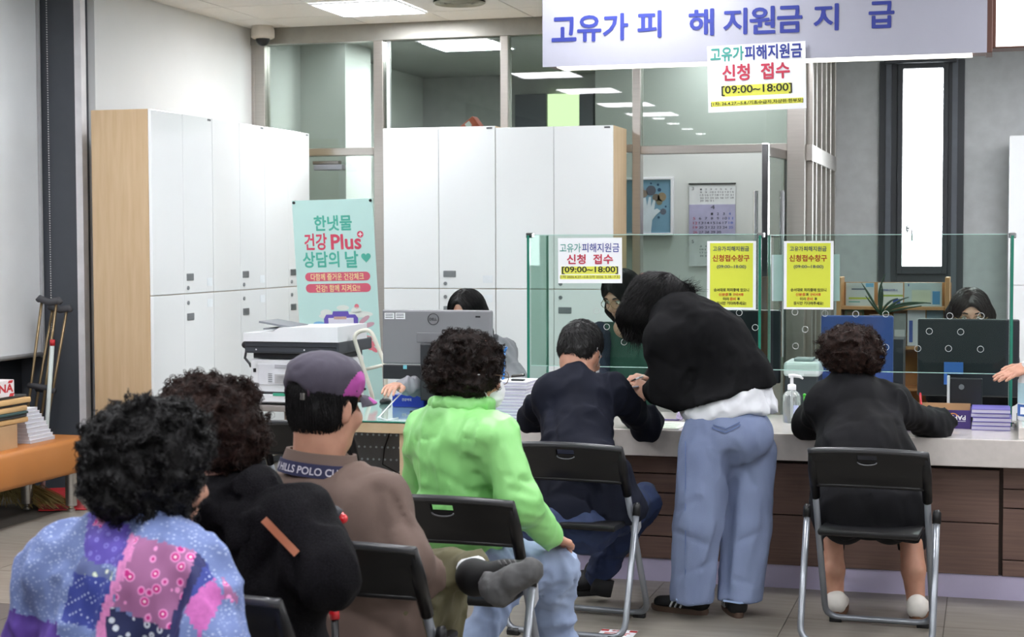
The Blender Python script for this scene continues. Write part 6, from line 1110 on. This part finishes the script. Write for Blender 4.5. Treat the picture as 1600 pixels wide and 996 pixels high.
for s_ in (-1, 1): MB().tube([hc+f*.052-u*.020+r*s_*.064, hc+f*.02+u*.004+r*s_*.082, hc-f*.018-u*.002+r*s_*.086], .0018, 6).tube([hc+f*.052-u*.080+r*s_*.058, hc+f*.02-u*.055+r*s_*.078, hc-f*.012-u*.032+r*s_*.082], .0018, 6).build('ear_loop', PLAST, t, True)
TR = Shape(.04); TR.chain([D_(748, 880, 5.12), D_(866, 888, 5.30), D_(868, 1010, 5.38), D_(868, 1100, 5.42)], [.085, .070, .060, .055]); TR.chain([D_(705, 885, 5.25), D_(790, 905, 5.62), D_(742, 1010, 5.5), D_(742, 1110, 5.4)], [.085, .065, .055, .05]); cloth('jeans', TR, .008, JN, t, Fn(.0035, 12, (1, 1, 1), 41, [(D_(860, 920, 5.2), D_(900, 905, 5.28), .008, .008), (D_(840, 930, 5.2), D_(890, 925, 5.25), .008, .007)]))
for q_ in ((868, 1120, 5.40), (742, 1120, 5.4)): p = D_(*q_); shoe(t, V(p[0]-.03, p[1]-.05, 0), fdir(35), .23, .04, .06, PLAST, SO)
# ---------------------------------------------------------------- man in the navy jacket
t = person(*(Pd(885, 960, 6.4)*V(1, 1, 0)), 'seated man with short black hair in a dark navy jacket leaning on the counter'); NVJ = mat('navy_wool', '#171a27', .8, var=.12, scale=5, bump=.12, bscale=500, spec=.15, col2='#12141e'); NJ = mat('dark_denim', '#26355a', .8, var=.15, scale=10, bump=.2, bscale=500)
S = Shape(.06); fw = fdir(5); S.cone(D_(902, 640, 6.66), .150, D_(896, 730, 6.50), .145, fw, .72).cone(D_(896, 730, 6.50), .145, D_(885, 800, 6.44), .17, fw, .78); S.cone(D_(862, 610, 6.68), .056, D_(950, 608, 6.68), .058); S.cone(D_(903, 597, 6.7), .07, D_(908, 588, 6.74), .06)
S.chain([D_(856, 616, 6.68), D_(831, 652, 6.95), D_(860, 650, 7.15)], [.058, .050, .042]); S.chain([D_(958, 616, 6.68), D_(1010, 662, 6.98), D_(985, 650, 7.17)], [.060, .058, .042]); S.cone(D_(945, 730, 6.40), .085, D_(972, 800, 6.42), .085, k=.08).cone(D_(972, 800, 6.42), .07, D_(985, 818, 6.45), .035, k=.08)
S.plane(V(0, 0, Pd(985, 832, 6.42)[2]), (0, 0, -1))
fn_ = Fn(.004, 8, (1, 1, .5), 51, [(D_(862, 625, 6.5), D_(872, 700, 6.3), .014, .012), (D_(950, 625, 6.5), D_(962, 690, 6.3), .014, .014), (D_(975, 640, 6.5), D_(1005, 690, 6.7), .01, .006), (D_(853, 750, 6.2), D_(853, 830, 6.2), .006, .012), (D_(985, 640, 6.7), D_(1020, 645, 6.8), .01, .006), (D_(905, 600, 6.4), D_(896, 690, 6.4), .005, .004), (D_(850, 640, 6.5), D_(890, 650, 6.5), .012, .005), (D_(845, 690, 6.5), D_(905, 675, 6.5), .014, .005), (D_(965, 690, 6.4), D_(995, 800, 6.4), .014, .008)])
hc = D_(908, 552, 6.78); Sh, r, f, u = head_shape(hc, fdir(22, -30), neck_to=D_(905, 592, 6.72), nr=.06); body(t, SKIN2, [(Sh, .006), (hand_shape(D_(975, 645, 7.2), (.3, .6, 0), (0, 0, 1), 1, 1, .5), .005)], S); cloth('jacket', S, .0085, NVJ, t, fn_)
H = Shape(.03); H.ell(hc+u*.040-f*.020, (.082, .096, .090), [r, f, u]).ell(hc-f*.040-u*.01, (.072, .058, .060), [r, f, u]); H.cut(hc+f*.115-u*.05, (.12, .085, .14), [r, f, u], .012); H.cut(hc-f*.07-u*.092, (.10, .07, .050), [r, f, u], .01)
for s_ in (-1, 1): H.cut(hc+r*s_*.090-u*.022+f*.010, (.025, .036, .045), [r, f, u], .008)
v, fc = H.mesh(.006, 0, Fn(.003, 40, (1, 1, 1), 14)); addhair('hair', mat('hair_greying', '#1c1a1b', .5, var=.3, scale=80, col2='#0d0c0d'), t, (v, fc), strands(H, v, fc, 2600, lambda p: np.tile(V(.25, .2, -1), (len(p), 1)), .032, .0010, 5, 6, .003, .5, .012))
ea = hc+r*.078; MB().tube([ea+f*.0-u*.02, ea-f*.018+u*.02+r*.008, ea+f*.004+u*.030, ea+f*.03-u*.0, hc+f*.062-u*.04+r*.055], .0017, 6).tube([ea-u*.03-f*.008, hc+f*.058-u*.085+r*.05], .0017, 6).build('mask_loop', PLAST, t, True); Mk = Shape(.02); Mk.ell(hc+f*.068-u*.052, (.058, .050, .058), [r, f, u]).plane(hc+f*.05, -f); cloth('face_mask', Mk, .006, mat('mask_white', '#e9ebee', .8), t)
MB().tube([D_(862+k*10, 578-2*math.sin(k*.4), 6.62) for k in range(8)], .02, 8).build('coat_collar', NVJ, t, True) if False else None
TR = Shape(.04); TR.chain([D_(915, 825, 6.38), D_(1003, 785, 6.70), D_(945, 880, 6.86), D_(932, 903, 6.88)], [.10, .068, .052, .046]); TR.chain([D_(850, 830, 6.36), D_(880, 795, 6.78), D_(872, 880, 6.80), D_(870, 905, 6.80)], [.10, .06, .05, .045]); cloth('trousers', TR, .0085, NJ, t, Fn(.003, 12, (1, 1, 1), 55))
SB = mat('black_suede', '#17171a', .8, var=.1)
shoe(t, V(*(Pz(945, 928, 0)+V(.0, 0, 0))), _n(V(-.45, -.25, 0)), .27, .043, .08, SB, BLK, ankle=.055); shoe(t, Pz(868, 925, 0), _n(V(.2, .5, 0)), .26, .043, .08, SB, BLK, ankle=.055)
MB().tube([D_(943, 905, 6.86), D_(938, 930, 6.86)], [.047, .045], 12).build('sock', SB, t, True)
# ---------------------------------------------------------------- woman bending over the counter
d = 6.6; t = person(*(Pd(1120, 960, 6.62)*V(1, 1, 0)), 'standing woman bending towards the counter in black sweater, white shirt tail and wide blue jeans'); SW = mat('black_sweater', '#171719', .9, var=.12, scale=8, bump=.3, bscale=600, spec=.12, col2='#0c0c0e'); SHW = mat('white_shirt', '#e2e4ea', .8, var=.03); BJ = mat('blue_denim', '#8390b0', .8, var=.16, scale=5, bump=.3, bscale=700, stretch=(1, 1, .35), col2='#6b7797')
J = Shape(.045); J.ell(D_(1137, 680, 6.55), (.180, .135, .13)); J.chain([D_(1104, 705, 6.55), D_(1090, 820, 6.54), D_(1081, 940, 6.56)], [.116, .096, .085], k=.02); J.chain([D_(1170, 705, 6.62), D_(1164, 820, 6.63), D_(1156, 945, 6.59)], [.106, .100, .087], k=.02); J.plane(V(0, 0, .068), (0, 0, -1))
fn_ = Fn(.0022, 11, (1, 1, .35), 61, [(D_(1143, 715, 6.4), D_(1128, 960, 6.4), .022, .05), (D_(1060, 800, 6.4), D_(1090, 780, 6.4), .012, .008), (D_(1055, 830, 6.4), D_(1100, 850, 6.4), .014, .008), (D_(1130, 860, 6.4), D_(1190, 830, 6.4), .014, .008), (D_(1125, 900, 6.4), D_(1180, 915, 6.4), .012, .007), (D_(1060, 900, 6.4), D_(1110, 880, 6.4), .012, .007), (D_(1150, 700, 6.42), D_(1180, 760, 6.42), .012, .006), (D_(1060, 720, 6.4), D_(1080, 690, 6.4), .01, .006)])
jo, v, fc = cloth('jeans', J, .009, BJ, t, fn_)
DN = mat('denim_seam', '#5a6c97', .8); ribbon(J, [(1112, 668), (1122, 672), (1134, 676), (1146, 670), (1157, 664)], 6.55, 2.2, 'pocket_seam', DN, jo, .004, .002); ribbon(J, [(1114, 664), (1134, 671), (1156, 660)], 6.55, 1.6, 'pocket_seam', DN, jo, .004, .002); ribbon(J, [(1193, 650), (1196, 662), (1205, 666)], 6.55, 1.8, 'pocket_seam', DN, jo, .004, .002); ribbon(J, [(1071, 690+k*20) for k in range(12)], 6.55, 1.5, 'side_seam', DN, jo, .003, .0015)
ribbon(J, [(1056, 937), (1083, 942), (1108, 939)], 6.55, 3, 'hem', mat('hem_pale', '#8fa3c8', .8), jo, .003, .002); ribbon(J, [(1130, 939), (1156, 943), (1182, 940)], 6.55, 3, 'hem', mat('hem_pale', '#8fa3c8', .8), jo, .003, .002)
W = Shape(.05); W.ell(D_(1138, 640, 6.58), (.176, .135, .085)).ell(D_(1140, 610, 6.60), (.158, .12, .09)); 
pA = D_(1070, 646, 6.4); pB_ = D_(1128, 652, 6.4); pC = D_(1212, 632, 6.4)
pB_ = D_(1128, 659, 6.4); pC = D_(1212, 642, 6.4); W.plane(pB_, np.cross(pC-pB_, V(.25, .97, 0))*-1 if np.cross(pC-pB_, V(.25, .97, 0))[2] > 0 else np.cross(pC-pB_, V(.25, .97, 0)))
_q = np.cross(D_(1205, 608, 6.4)-D_(1065, 645, 6.4), V(.25, .97, 0)); W.plane(D_(1066, 631, 6.4), _q if _q[2] > 0 else -_q)
cloth('shirt', W, .008, SHW, t, Fn(.004, 14, (1, 1, .6), 63, [(D_(1125, 620, 6.4), D_(1124, 650, 6.4), .006, .008), (D_(1140, 622, 6.4), D_(1200, 612, 6.4), .006, .004)]), grow=.010)
S = Shape(.07); S.ell(D_(1142, 590, 6.62), (.165, .135, .12), [V(.97, -.2, -.15), V(.2, .97, 0), V(.15, 0, .97)]).ell(D_(1110, 535, 6.66), (.165, .135, .125), [V(.85, -.1, -.45), V(.1, .99, 0), V(.45, 0, .85)]).ell(D_(1068, 508, 6.72), (.125, .12, .105)); S.cone(D_(1058, 492, 6.76), .08, D_(1040, 478, 6.8), .06)
S.chain([D_(1040, 530, 6.60), D_(1046, 606, 6.62), D_(1026, 612, 6.80)], [.075, .056, .042]); S.chain([D_(1060, 520, 6.9), D_(1048, 590, 7.05), D_(1025, 596, 6.98)], [.065, .05, .04])
nb_ = np.cross(D_(1205, 608, 6.4)-D_(1065, 645, 6.4), V(.25, .97, 0)); nb_ = nb_ if nb_[2] < 0 else -nb_
S2 = Shape(.05); S2.p = list(S.p); S2.ell(D_(1138, 632, 6.58), (.184, .15, .10)); S2.plane(D_(1066, 639, 6.4), nb_)
cloth('sweater', S2, .009, SW, t, Fn(.0024, 9, (1, 1, .8), 65, [(D_(1030, 560, 6.5), D_(1060, 580, 6.5), .014, .008), (D_(1075, 600, 6.42), D_(1180, 580, 6.4), .018, .006), (D_(1075, 480, 6.6), D_(1110, 560, 6.4), .012, .005)]), grow=.017)
hc = D_(1016, 472, 6.82); Sh, r, f, u = head_shape(hc, fdir(-50, -42), neck_to=D_(1048, 484, 6.8), nr=.05)
h1 = hand_shape(D_(1020, 613, 6.80), D_(998, 606, 6.84)-D_(1020, 613, 6.8), TOCAM(hc)+V(0, 0, .3), -1, 1.0, .9, thumb=.9); h2 = hand_shape(D_(1022, 596, 6.98), D_(1000, 590, 6.94)-D_(1022, 596, 6.98), V(0, -.3, 1), -1, .95, .8, thumb=.9)
core = Shape(.05); core.p = S.p+J.p; body(t, SKIN, [(Sh, .006), (h1, .0035), (h2, .0035)], core, .024)
MB().tube([D_(1028, 612, 6.79), D_(1020, 615, 6.80)], [.044, .036], 16).build('shirt_cuff', SHW, t, True); MB().tube([D_(1018.5, 613.5, 6.80), D_(1016.5, 613, 6.805)], [.0315, .031], 18).build('watch_strap', BLK, t, True); MB().obox(D_(1017, 612, 6.765), (1, 0, 0), (0, 1, 0), (0, 0, 1), .006, .005, .014, .002).build('watch_case', CHROME, t)
H = Shape(.045); H.ell(D_(1022, 464, 6.82), (.106, .103, .098)).ell(D_(1000, 490, 6.80), (.075, .08, .082)).cone(D_(985, 500, 6.80), .045, D_(985, 520, 6.80), .022).cone(D_(1003, 500, 6.78), .05, D_(1003, 522, 6.78), .018).cone(D_(1045, 455, 6.78), .06, D_(1074, 458, 6.76), .026).ell(D_(1040, 475, 6.78), (.07, .06, .05))
v, fc = H.mesh(.006, 0, Fn(.004, 22, (1.6, 1.6, .35), 15)); top_ = D_(1040, 425, 6.8)
def flow6(p): q = p-top_; w_ = np.stack([-.45+q[:, 0]*2.2, q[:, 1]*2, -np.ones(len(p))], 1); return w_
addhair('hair', HB, t, (v, fc), strands(H, v, fc, 6500, flow6, .11, .0013, 6, 10, .003, .16, .016))
def locks(seed, pts, n, sp, L, dirv, m, t, r=.0012):
    rg = np.random.default_rng(seed); A = np.array(pts); i = rg.integers(0, len(A)-1, n); k = rg.uniform(0, 1, n)[:, None]; p = A[i]*(1-k)+A[i+1]*k+rg.normal(size=(n, 3))*sp
    d0 = np.tile(_n(V(*dirv)), (n, 1))+rg.normal(size=(n, 3))*.18; s_ = np.linspace(0, 1, 8)[None, :, None]; cv = rg.normal(size=(n, 3))*.25; P_ = p[:, None, :]+(d0[:, None, :]*s_+cv[:, None, :]*s_**2)*L*rg.uniform(.6, 1.2, n)[:, None, None]; v, f = tubes(P_, r); return mkobj('loose_locks', v, f, m, t, True)
locks(1, [D_(978, 490, 6.78), D_(984, 510, 6.78), D_(1000, 512, 6.76), D_(1020, 500, 6.74)], 700, .012, .065, (.05, 0, -1), HB, t); locks(2, [D_(1060, 448, 6.76), D_(1074, 458, 6.76)], 260, .010, .045, (.8, -.1, .25), HB, t); locks(3, [D_(1050, 470, 6.74), D_(1075, 466, 6.74)], 300, .010, .05, (.7, -.3, -.5), HB, t)
GUM = mat('gum_sole', '#5a463a', .6); shoe(t, Pz(1108, 962, 0)+V(0, .0, 0), _n(V(-.93, .22, 0)), .255, .042, .03, BLK2, GUM, stripes=PLAST); shoe(t, Pz(1156, 968, 0), _n(V(-.35, .9, 0)), .245, .040, .02, BLK2, GUM, stripes=PLAST)
t = thing('ballpoint_pen', D_(1000, 591, 6.85), 'white pen in the raised hand of the bending woman', 'pen'); MB().tube([D_(993, 593, 6.84), D_(1004, 589, 6.86)], .005, 8).build('pen_barrel', PLAST, t, True); MB().tube([D_(986, 596, 6.83), D_(993, 593, 6.84)], [.0015, .0048], 8).build('pen_tip', BLK, t, True)
t = thing('identity_card', D_(990, 605, 6.82), 'small grey card pinched in the lower hand of the bending woman', 'card'); MB().obox(D_(990, 605, 6.82), _n(V(.95, .2, .15)), _n(V(-.2, .95, 0)), _n(V(-.15, 0, 1)), .022, .014, .002, .001).build('card_body', mat('card_grey', '#7d8298', .4), t); MB().obox(D_(990, 604.3, 6.82), _n(V(.95, .2, .15)), _n(V(-.2, .95, 0)), _n(V(-.15, 0, 1)), .010, .006, .0006).build('card_photo', GREYP, t)
# ---------------------------------------------------------------- woman in black at the right
t = person(*(Pd(1355, 970, 6.35)*V(1, 1, 0)), 'seated woman in a loose black top and cropped trousers at the right counter window'); BT = mat('black_top', '#17171b', .8, var=.1, scale=6, bump=.1, bscale=400, spec=.18, col2='#0d0d0f')
S = Shape(.07); fw = fdir(3); S.cone(D_(1336, 655, 6.56), .160, D_(1350, 735, 6.40), .190, fw, .62).cone(D_(1350, 735, 6.40), .190, D_(1356, 800, 6.30), .208, fw, .66); S.cone(D_(1294, 627, 6.62), .056, D_(1384, 627, 6.60), .058); S.cone(D_(1328, 605, 6.62), .07, D_(1327, 596, 6.64), .06)
S.chain([D_(1282, 634, 6.62), D_(1268, 662, 6.88), D_(1300, 655, 7.05)], [.058, .050, .042]); S.chain([D_(1396, 636, 6.60), D_(1462, 668, 6.86), D_(1420, 655, 7.05)], [.062, .056, .042])
S2 = Shape(.07); S2.p = list(S.p); S2.plane(D_(1355, 845, 6.2), (0, 0, -1))
fn_ = Fn(.0045, 7, (1, 1, .5), 71, [(D_(1400, 665, 6.4), D_(1425, 730, 6.25), .016, .018), (D_(1285, 650, 6.45), D_(1280, 720, 6.3), .014, .010), (D_(1300, 760, 6.1), D_(1290, 840, 6.1), .016, .008), (D_(1360, 760, 6.05), D_(1350, 840, 6.1), .014, .006), (D_(1400, 750, 6.1), D_(1420, 835, 6.1), .016, .008), (D_(1300, 650, 6.3), D_(1360, 665, 6.3), .014, .004), (D_(1290, 690, 6.2), D_(1400, 700, 6.2), .016, .004), (D_(1425, 650, 6.6), D_(1445, 685, 6.6), .010, .008), (D_(1330, 755, 6.1), D_(1380, 840, 6.1), .014, .006), (D_(1280, 730, 6.2), D_(1330, 700, 6.2), .012, .005)])
cloth('black_top', S2, .009, BT, t, fn_, grow=.004)
hc = D_(1326, 560, 6.66); Sh, r, f, u = head_shape(hc, fdir(-12, -32), sc=.97, neck_to=D_(1328, 600, 6.62), nr=.05)
LG_ = Shape(.02); LG_.chain([D_(1299, 845, 6.62), D_(1301, 890, 6.60), D_(1305, 945, 6.60)], [.047, .046, .034]); LG2 = Shape(.02); LG2.chain([D_(1424, 850, 6.60), D_(1427, 890, 6.58), D_(1432, 950, 6.58)], [.047, .046, .034])
hh = hand_shape(D_(1400, 655, 7.1), (-.6, .5, 0), (0, 0, 1), 1, .9, .5); body(t, SKIN2, [(Sh, .007), (LG_, .007), (LG2, .007), (hh, .005)], S)
TR = Shape(.03); TR.chain([D_(1320, 815, 6.3), D_(1296, 800, 6.66), D_(1298, 875, 6.62)], [.09, .062, .054]); TR.chain([D_(1390, 815, 6.3), D_(1424, 800, 6.66), D_(1425, 880, 6.60)], [.09, .062, .054]); TR.plane(D_(1298, 863, 6.62), (0.03, 0, -1)); cloth('trousers', TR, .0085, BT, t)
H = Shape(.04); H.ell(D_(1328, 548, 6.62), (.104, .105, .092)).ell(D_(1345, 560, 6.60), (.075, .07, .062)).ell(D_(1308, 545, 6.64), (.07, .07, .06)).ell(D_(1352, 540, 6.62), (.055, .06, .05)); H.cut(hc+f*.13-u*.06, (.09, .06, .085), [r, f, u], .015)
v, fc = H.mesh(.007, 0, Fn(.009, 26, (1, 1, 1), 17)); addhair('hair', HBR, t, (v, fc), curls(v, fc, 4800, .006, .011, .9, .0013, 8))
IVS = mat('ivory_shoe', '#ddd8d0', .6); TNS = mat('tan_sole', '#6e4a30', .6); shoe(t, Pz(1304, 968, 0), fdir(2), .235, .042, .045, IVS, TNS, thick=.026); shoe(t, Pz(1431, 976, 0), fdir(4), .235, .042, .045, IVS, TNS, thick=.026)
# ---------------------------------------------------------------- clerk behind the monitor (grey cardigan)
t = person(*(Pd(730, 700, 8.35)*V(1, 1, 0)), 'clerk in a grey cardigan, mostly hidden by the large monitor, hand on a mouse'); GC = mat('grey_cardigan', '#8d8e94', .85, var=.05, bump=.2, bscale=500)
S = Shape(.06); S.ell(D_(742, 590, 8.35), (.16, .12, .20)).ell(D_(742, 680, 8.35), (.15, .13, .18)); S.cone(D_(692, 545, 8.35), .06, D_(782, 548, 8.35), .065); S.chain([D_(785, 555, 8.35), D_(806, 605, 8.2), D_(740, 622, 7.95)], [.066, .056, .042]); S.chain([D_(690, 550, 8.35), D_(672, 600, 8.1), D_(628, 603, 7.80)], [.062, .052, .038])
S.cone(D_(731, 528, 8.35), .055, D_(729, 515, 8.35), .045)
hc = D_(729, 492, 8.3); Sh, r, f, u = head_shape(hc, fdir(180+12, -14), neck_to=D_(733, 535, 8.35), nr=.048); hm = hand_shape(D_(620, 603, 7.78), D_(597, 609, 7.55)-D_(622, 603, 7.78), (0, 0, 1), -1, .95, .35)
body(t, SKIN, [(Sh, .006), (hm, .004)], S); cloth('cardigan', S, .010, GC, t, Fn(.005, 9, (1, 1, .6), 81, [(D_(790, 560, 8.2), D_(812, 590, 8.1), .012, .008), (D_(770, 575, 8.2), D_(800, 600, 8.1), .012, .008)])); face_bits(t, hc, r, f, u)
H = Shape(.03); H.ell(hc+u*.035-f*.012, (.090, .104, .094), [r, f, u]); H.chain([hc-r*.062-f*.02, hc-r*.085-u*.09-f*.01, hc-r*.08-u*.2], [.045, .035, .02]).chain([hc+r*.062-f*.02, hc+r*.085-u*.09-f*.01, hc+r*.08-u*.2], [.045, .035, .02]); H.ell(hc-f*.06-u*.05, (.085, .06, .12), [r, f, u]); H.cut(hc+f*.105-u*.03, (.046, .07, .125), [r, f, u], .01)
v, fc = H.mesh(.006, 0, Fn(.002, 30, (2, 2, .3), 18, [(hc+u*.13-f*.08, hc+u*.12+f*.07, .004, .004)])); addhair('hair', HB, t, (v, fc), strands(H, v, fc, 2600, lambda p: np.stack([np.sign((p-hc)@r)*r[0]*.8, np.sign((p-hc)@r)*r[1]*.8, -np.ones(len(p))], 1), .12, .0010, 9, 9, .0015, .05, .004))
# ---------------------------------------------------------------- clerk behind the glass (green top)
t = person(*(Pd(975, 700, 8.5)*V(1, 1, 0)), 'clerk with glasses, navy cardigan and dark green top leaning forward behind the glass'); NC = mat('navy_cardigan', '#1f2a40', .8, var=.1); GT = mat('dark_green_top', '#1f4a3e', .7, var=.1, scale=6)
d = 8.45
S = Shape(.06); S.ell(D_(980, 580, d), (.15, .11, .20)).ell(D_(985, 660, d), (.15, .12, .18)); S.cone(D_(942, 520, d), .05, D_(1040, 520, d), .055)
T2 = Shape(.05); T2.cone(D_(938, 522, d), .064, D_(925, 560, d-.05), .058).cone(D_(925, 560, d-.05), .058, D_(935, 620, d-.25), .045).ell(D_(940, 570, d+.03), (.075, .125, .20)).cone(D_(1045, 525, d), .066, D_(1060, 600, d-.05), .055); T2.ell(D_(985, 560, d+.09), (.17, .08, .20))
hc = D_(972, 462, 8.42); Sh, r, f, u = head_shape(hc, fdir(180+28, -26), neck_to=D_(985, 525, d), nr=.05); Nk = Shape(.04); Nk.ell(D_(984, 513, d-.05), (.085, .075, .065))
body(t, SKIN, [(Sh, .0055), (Nk, .01)], S); cloth('green_top', S, .010, GT, t, Fn(.003, 9, (1, 1, .6), 83)); cloth('cardigan', T2, .010, NC, t, Fn(.004, 9, (1, 1, .6), 84)); face_bits(t, hc, r, f, u, 1, HB, mat('glasses_gold', '#b59a70', .2, .8))
H = Shape(.03); H.ell(hc+u*.035-f*.012, (.094, .108, .098), [r, f, u]); H.chain([hc-r*.070-f*.01, hc-r*.088-u*.08, hc-r*.080-u*.14+f*.01], [.042, .034, .016]).chain([hc+r*.070-f*.01, hc+r*.088-u*.08, hc+r*.080-u*.14+f*.01], [.042, .034, .016]); H.ell(hc-f*.06-u*.03, (.085, .06, .11), [r, f, u]); H.cut(hc+f*.115-u*.035, (.062, .085, .105), [r, f, u], .01)
v, fc = H.mesh(.006, 0, Fn(.002, 30, (2, 2, .3), 19)); addhair('hair', HB, t, (v, fc), strands(H, v, fc, 2600, lambda p: np.stack([np.sign((p-hc)@r)*r[0]*.6, np.sign((p-hc)@r)*r[1]*.6, -np.ones(len(p))], 1), .10, .0010, 10, 9, .0015, .05, .006))
# ---------------------------------------------------------------- clerk at the right
t = person(*(Pd(1520, 700, 8.25)*V(1, 1, 0)), 'clerk with thin glasses and dark bobbed hair looking down behind the wide black monitor'); d = 8.2
S = Shape(.06); S.ell(D_(1520, 610, d), (.17, .12, .2)); S.cone(D_(1472, 560, d), .06, D_(1568, 560, d), .06).cone(D_(1520, 550, d), .06, D_(1520, 535, d), .05); S.chain([D_(1470, 565, d), D_(1462, 620, d-.1)], [.06, .05]).chain([D_(1570, 565, d), D_(1578, 620, d-.1)], [.06, .05])
hc = D_(1516, 494, 8.12); Sh, r, f, u = head_shape(hc, fdir(180-4, -8), sc=1.04, neck_to=D_(1520, 550, d), nr=.048); body(t, SKIN, [(Sh, .0055)], S); cloth('dark_blouse', S, .012, BT, t); face_bits(t, hc, r, f, u, 1.04, HDK, mat('glasses_gold', '#b59a70', .2, .8))
H = Shape(.03); H.ell(hc+u*.038-f*.014, (.096, .110, .100), [r, f, u]); H.chain([hc-r*.075-f*.02, hc-r*.088-u*.10], [.045, .03]).chain([hc+r*.075-f*.02, hc+r*.088-u*.10], [.045, .03]); H.ell(hc-f*.06-u*.04, (.09, .06, .10), [r, f, u]); H.cut(hc+f*.118-u*.035, (.070, .085, .108), [r, f, u], .01)
v, fc = H.mesh(.006, 0, Fn(.002, 30, (2, 2, .3), 20)); addhair('hair', mat('hair_plum_brown', '#2a1a1a', .4, var=.2, scale=60), t, (v, fc), strands(H, v, fc, 2600, lambda p: np.stack([np.sign((p-hc)@r)*r[0]*.8, np.sign((p-hc)@r)*r[1]*.8, -np.ones(len(p))], 1), .09, .0010, 11, 9, .0015, .05, .004))
# ---------------------------------------------------------------- reaching hand at the right edge
q = D_(1606, 574, 6.95); t = person(q[0]+.3, q[1], 0, 'person outside the right edge of the picture, only a reaching open hand in view'); Hn = hand_shape(q, _n(D_(1566, 588, 6.9)-q), (0.1, -.35, 1), 1, .95, .12, .04, thumb=.2)
ar = Shape(.03); ar.chain([q, q+V(.20, -.12, .02)], [.028, .036]); body(t, SKIN2, [(Hn, .0035), (ar, .008)]); sv = Shape(.05); sv.chain([q+V(.13, -.06, .01), q+V(.28, -.28, .05), q+V(.40, -.62, .34), q+V(.6, -.75, .40)], [.042, .052, .07, .09]).ell(V(q[0]+.62, q[1]-.75, 1.05), (.2, .13, .3)); cloth('sleeved_top', sv, .014, mat('pale_sleeve', '#b9b4b6', .8), t, Fn(.003, 9))
bt_ = Shape(.05); bt_.chain([V(q[0]+.55, q[1]-.75, .8), V(q[0]+.55, q[1]-.75, .45), V(q[0]+.55, q[1]-.75, .08)], [.11, .08, .06]).chain([V(q[0]+.72, q[1]-.75, .8), V(q[0]+.72, q[1]-.75, .45), V(q[0]+.72, q[1]-.75, .08)], [.11, .08, .06]); cloth('trousers', bt_, .016, BT, t)
hc = V(q[0]+.63, q[1]-.74, 1.5); Sh, r, f, u = head_shape(hc, fdir(-20, -20), neck_to=hc-V(0, 0, .18)); cloth('head', Sh, .008, SKIN2, t); H = Shape(.03); H.ell(hc+u*.035-f*.014, (.09, .104, .095), [r, f, u]).cut(hc+f*.115-u*.05, (.11, .08, .13), [r, f, u], .012); v, fc = H.mesh(.008); addhair('hair', HB, t, (v, fc))
for x_ in (.52, .70): shoe(t, V(q[0]+x_, q[1]-.8, 0), fdir(0), .25, .042, .05, BLK2, BLK)
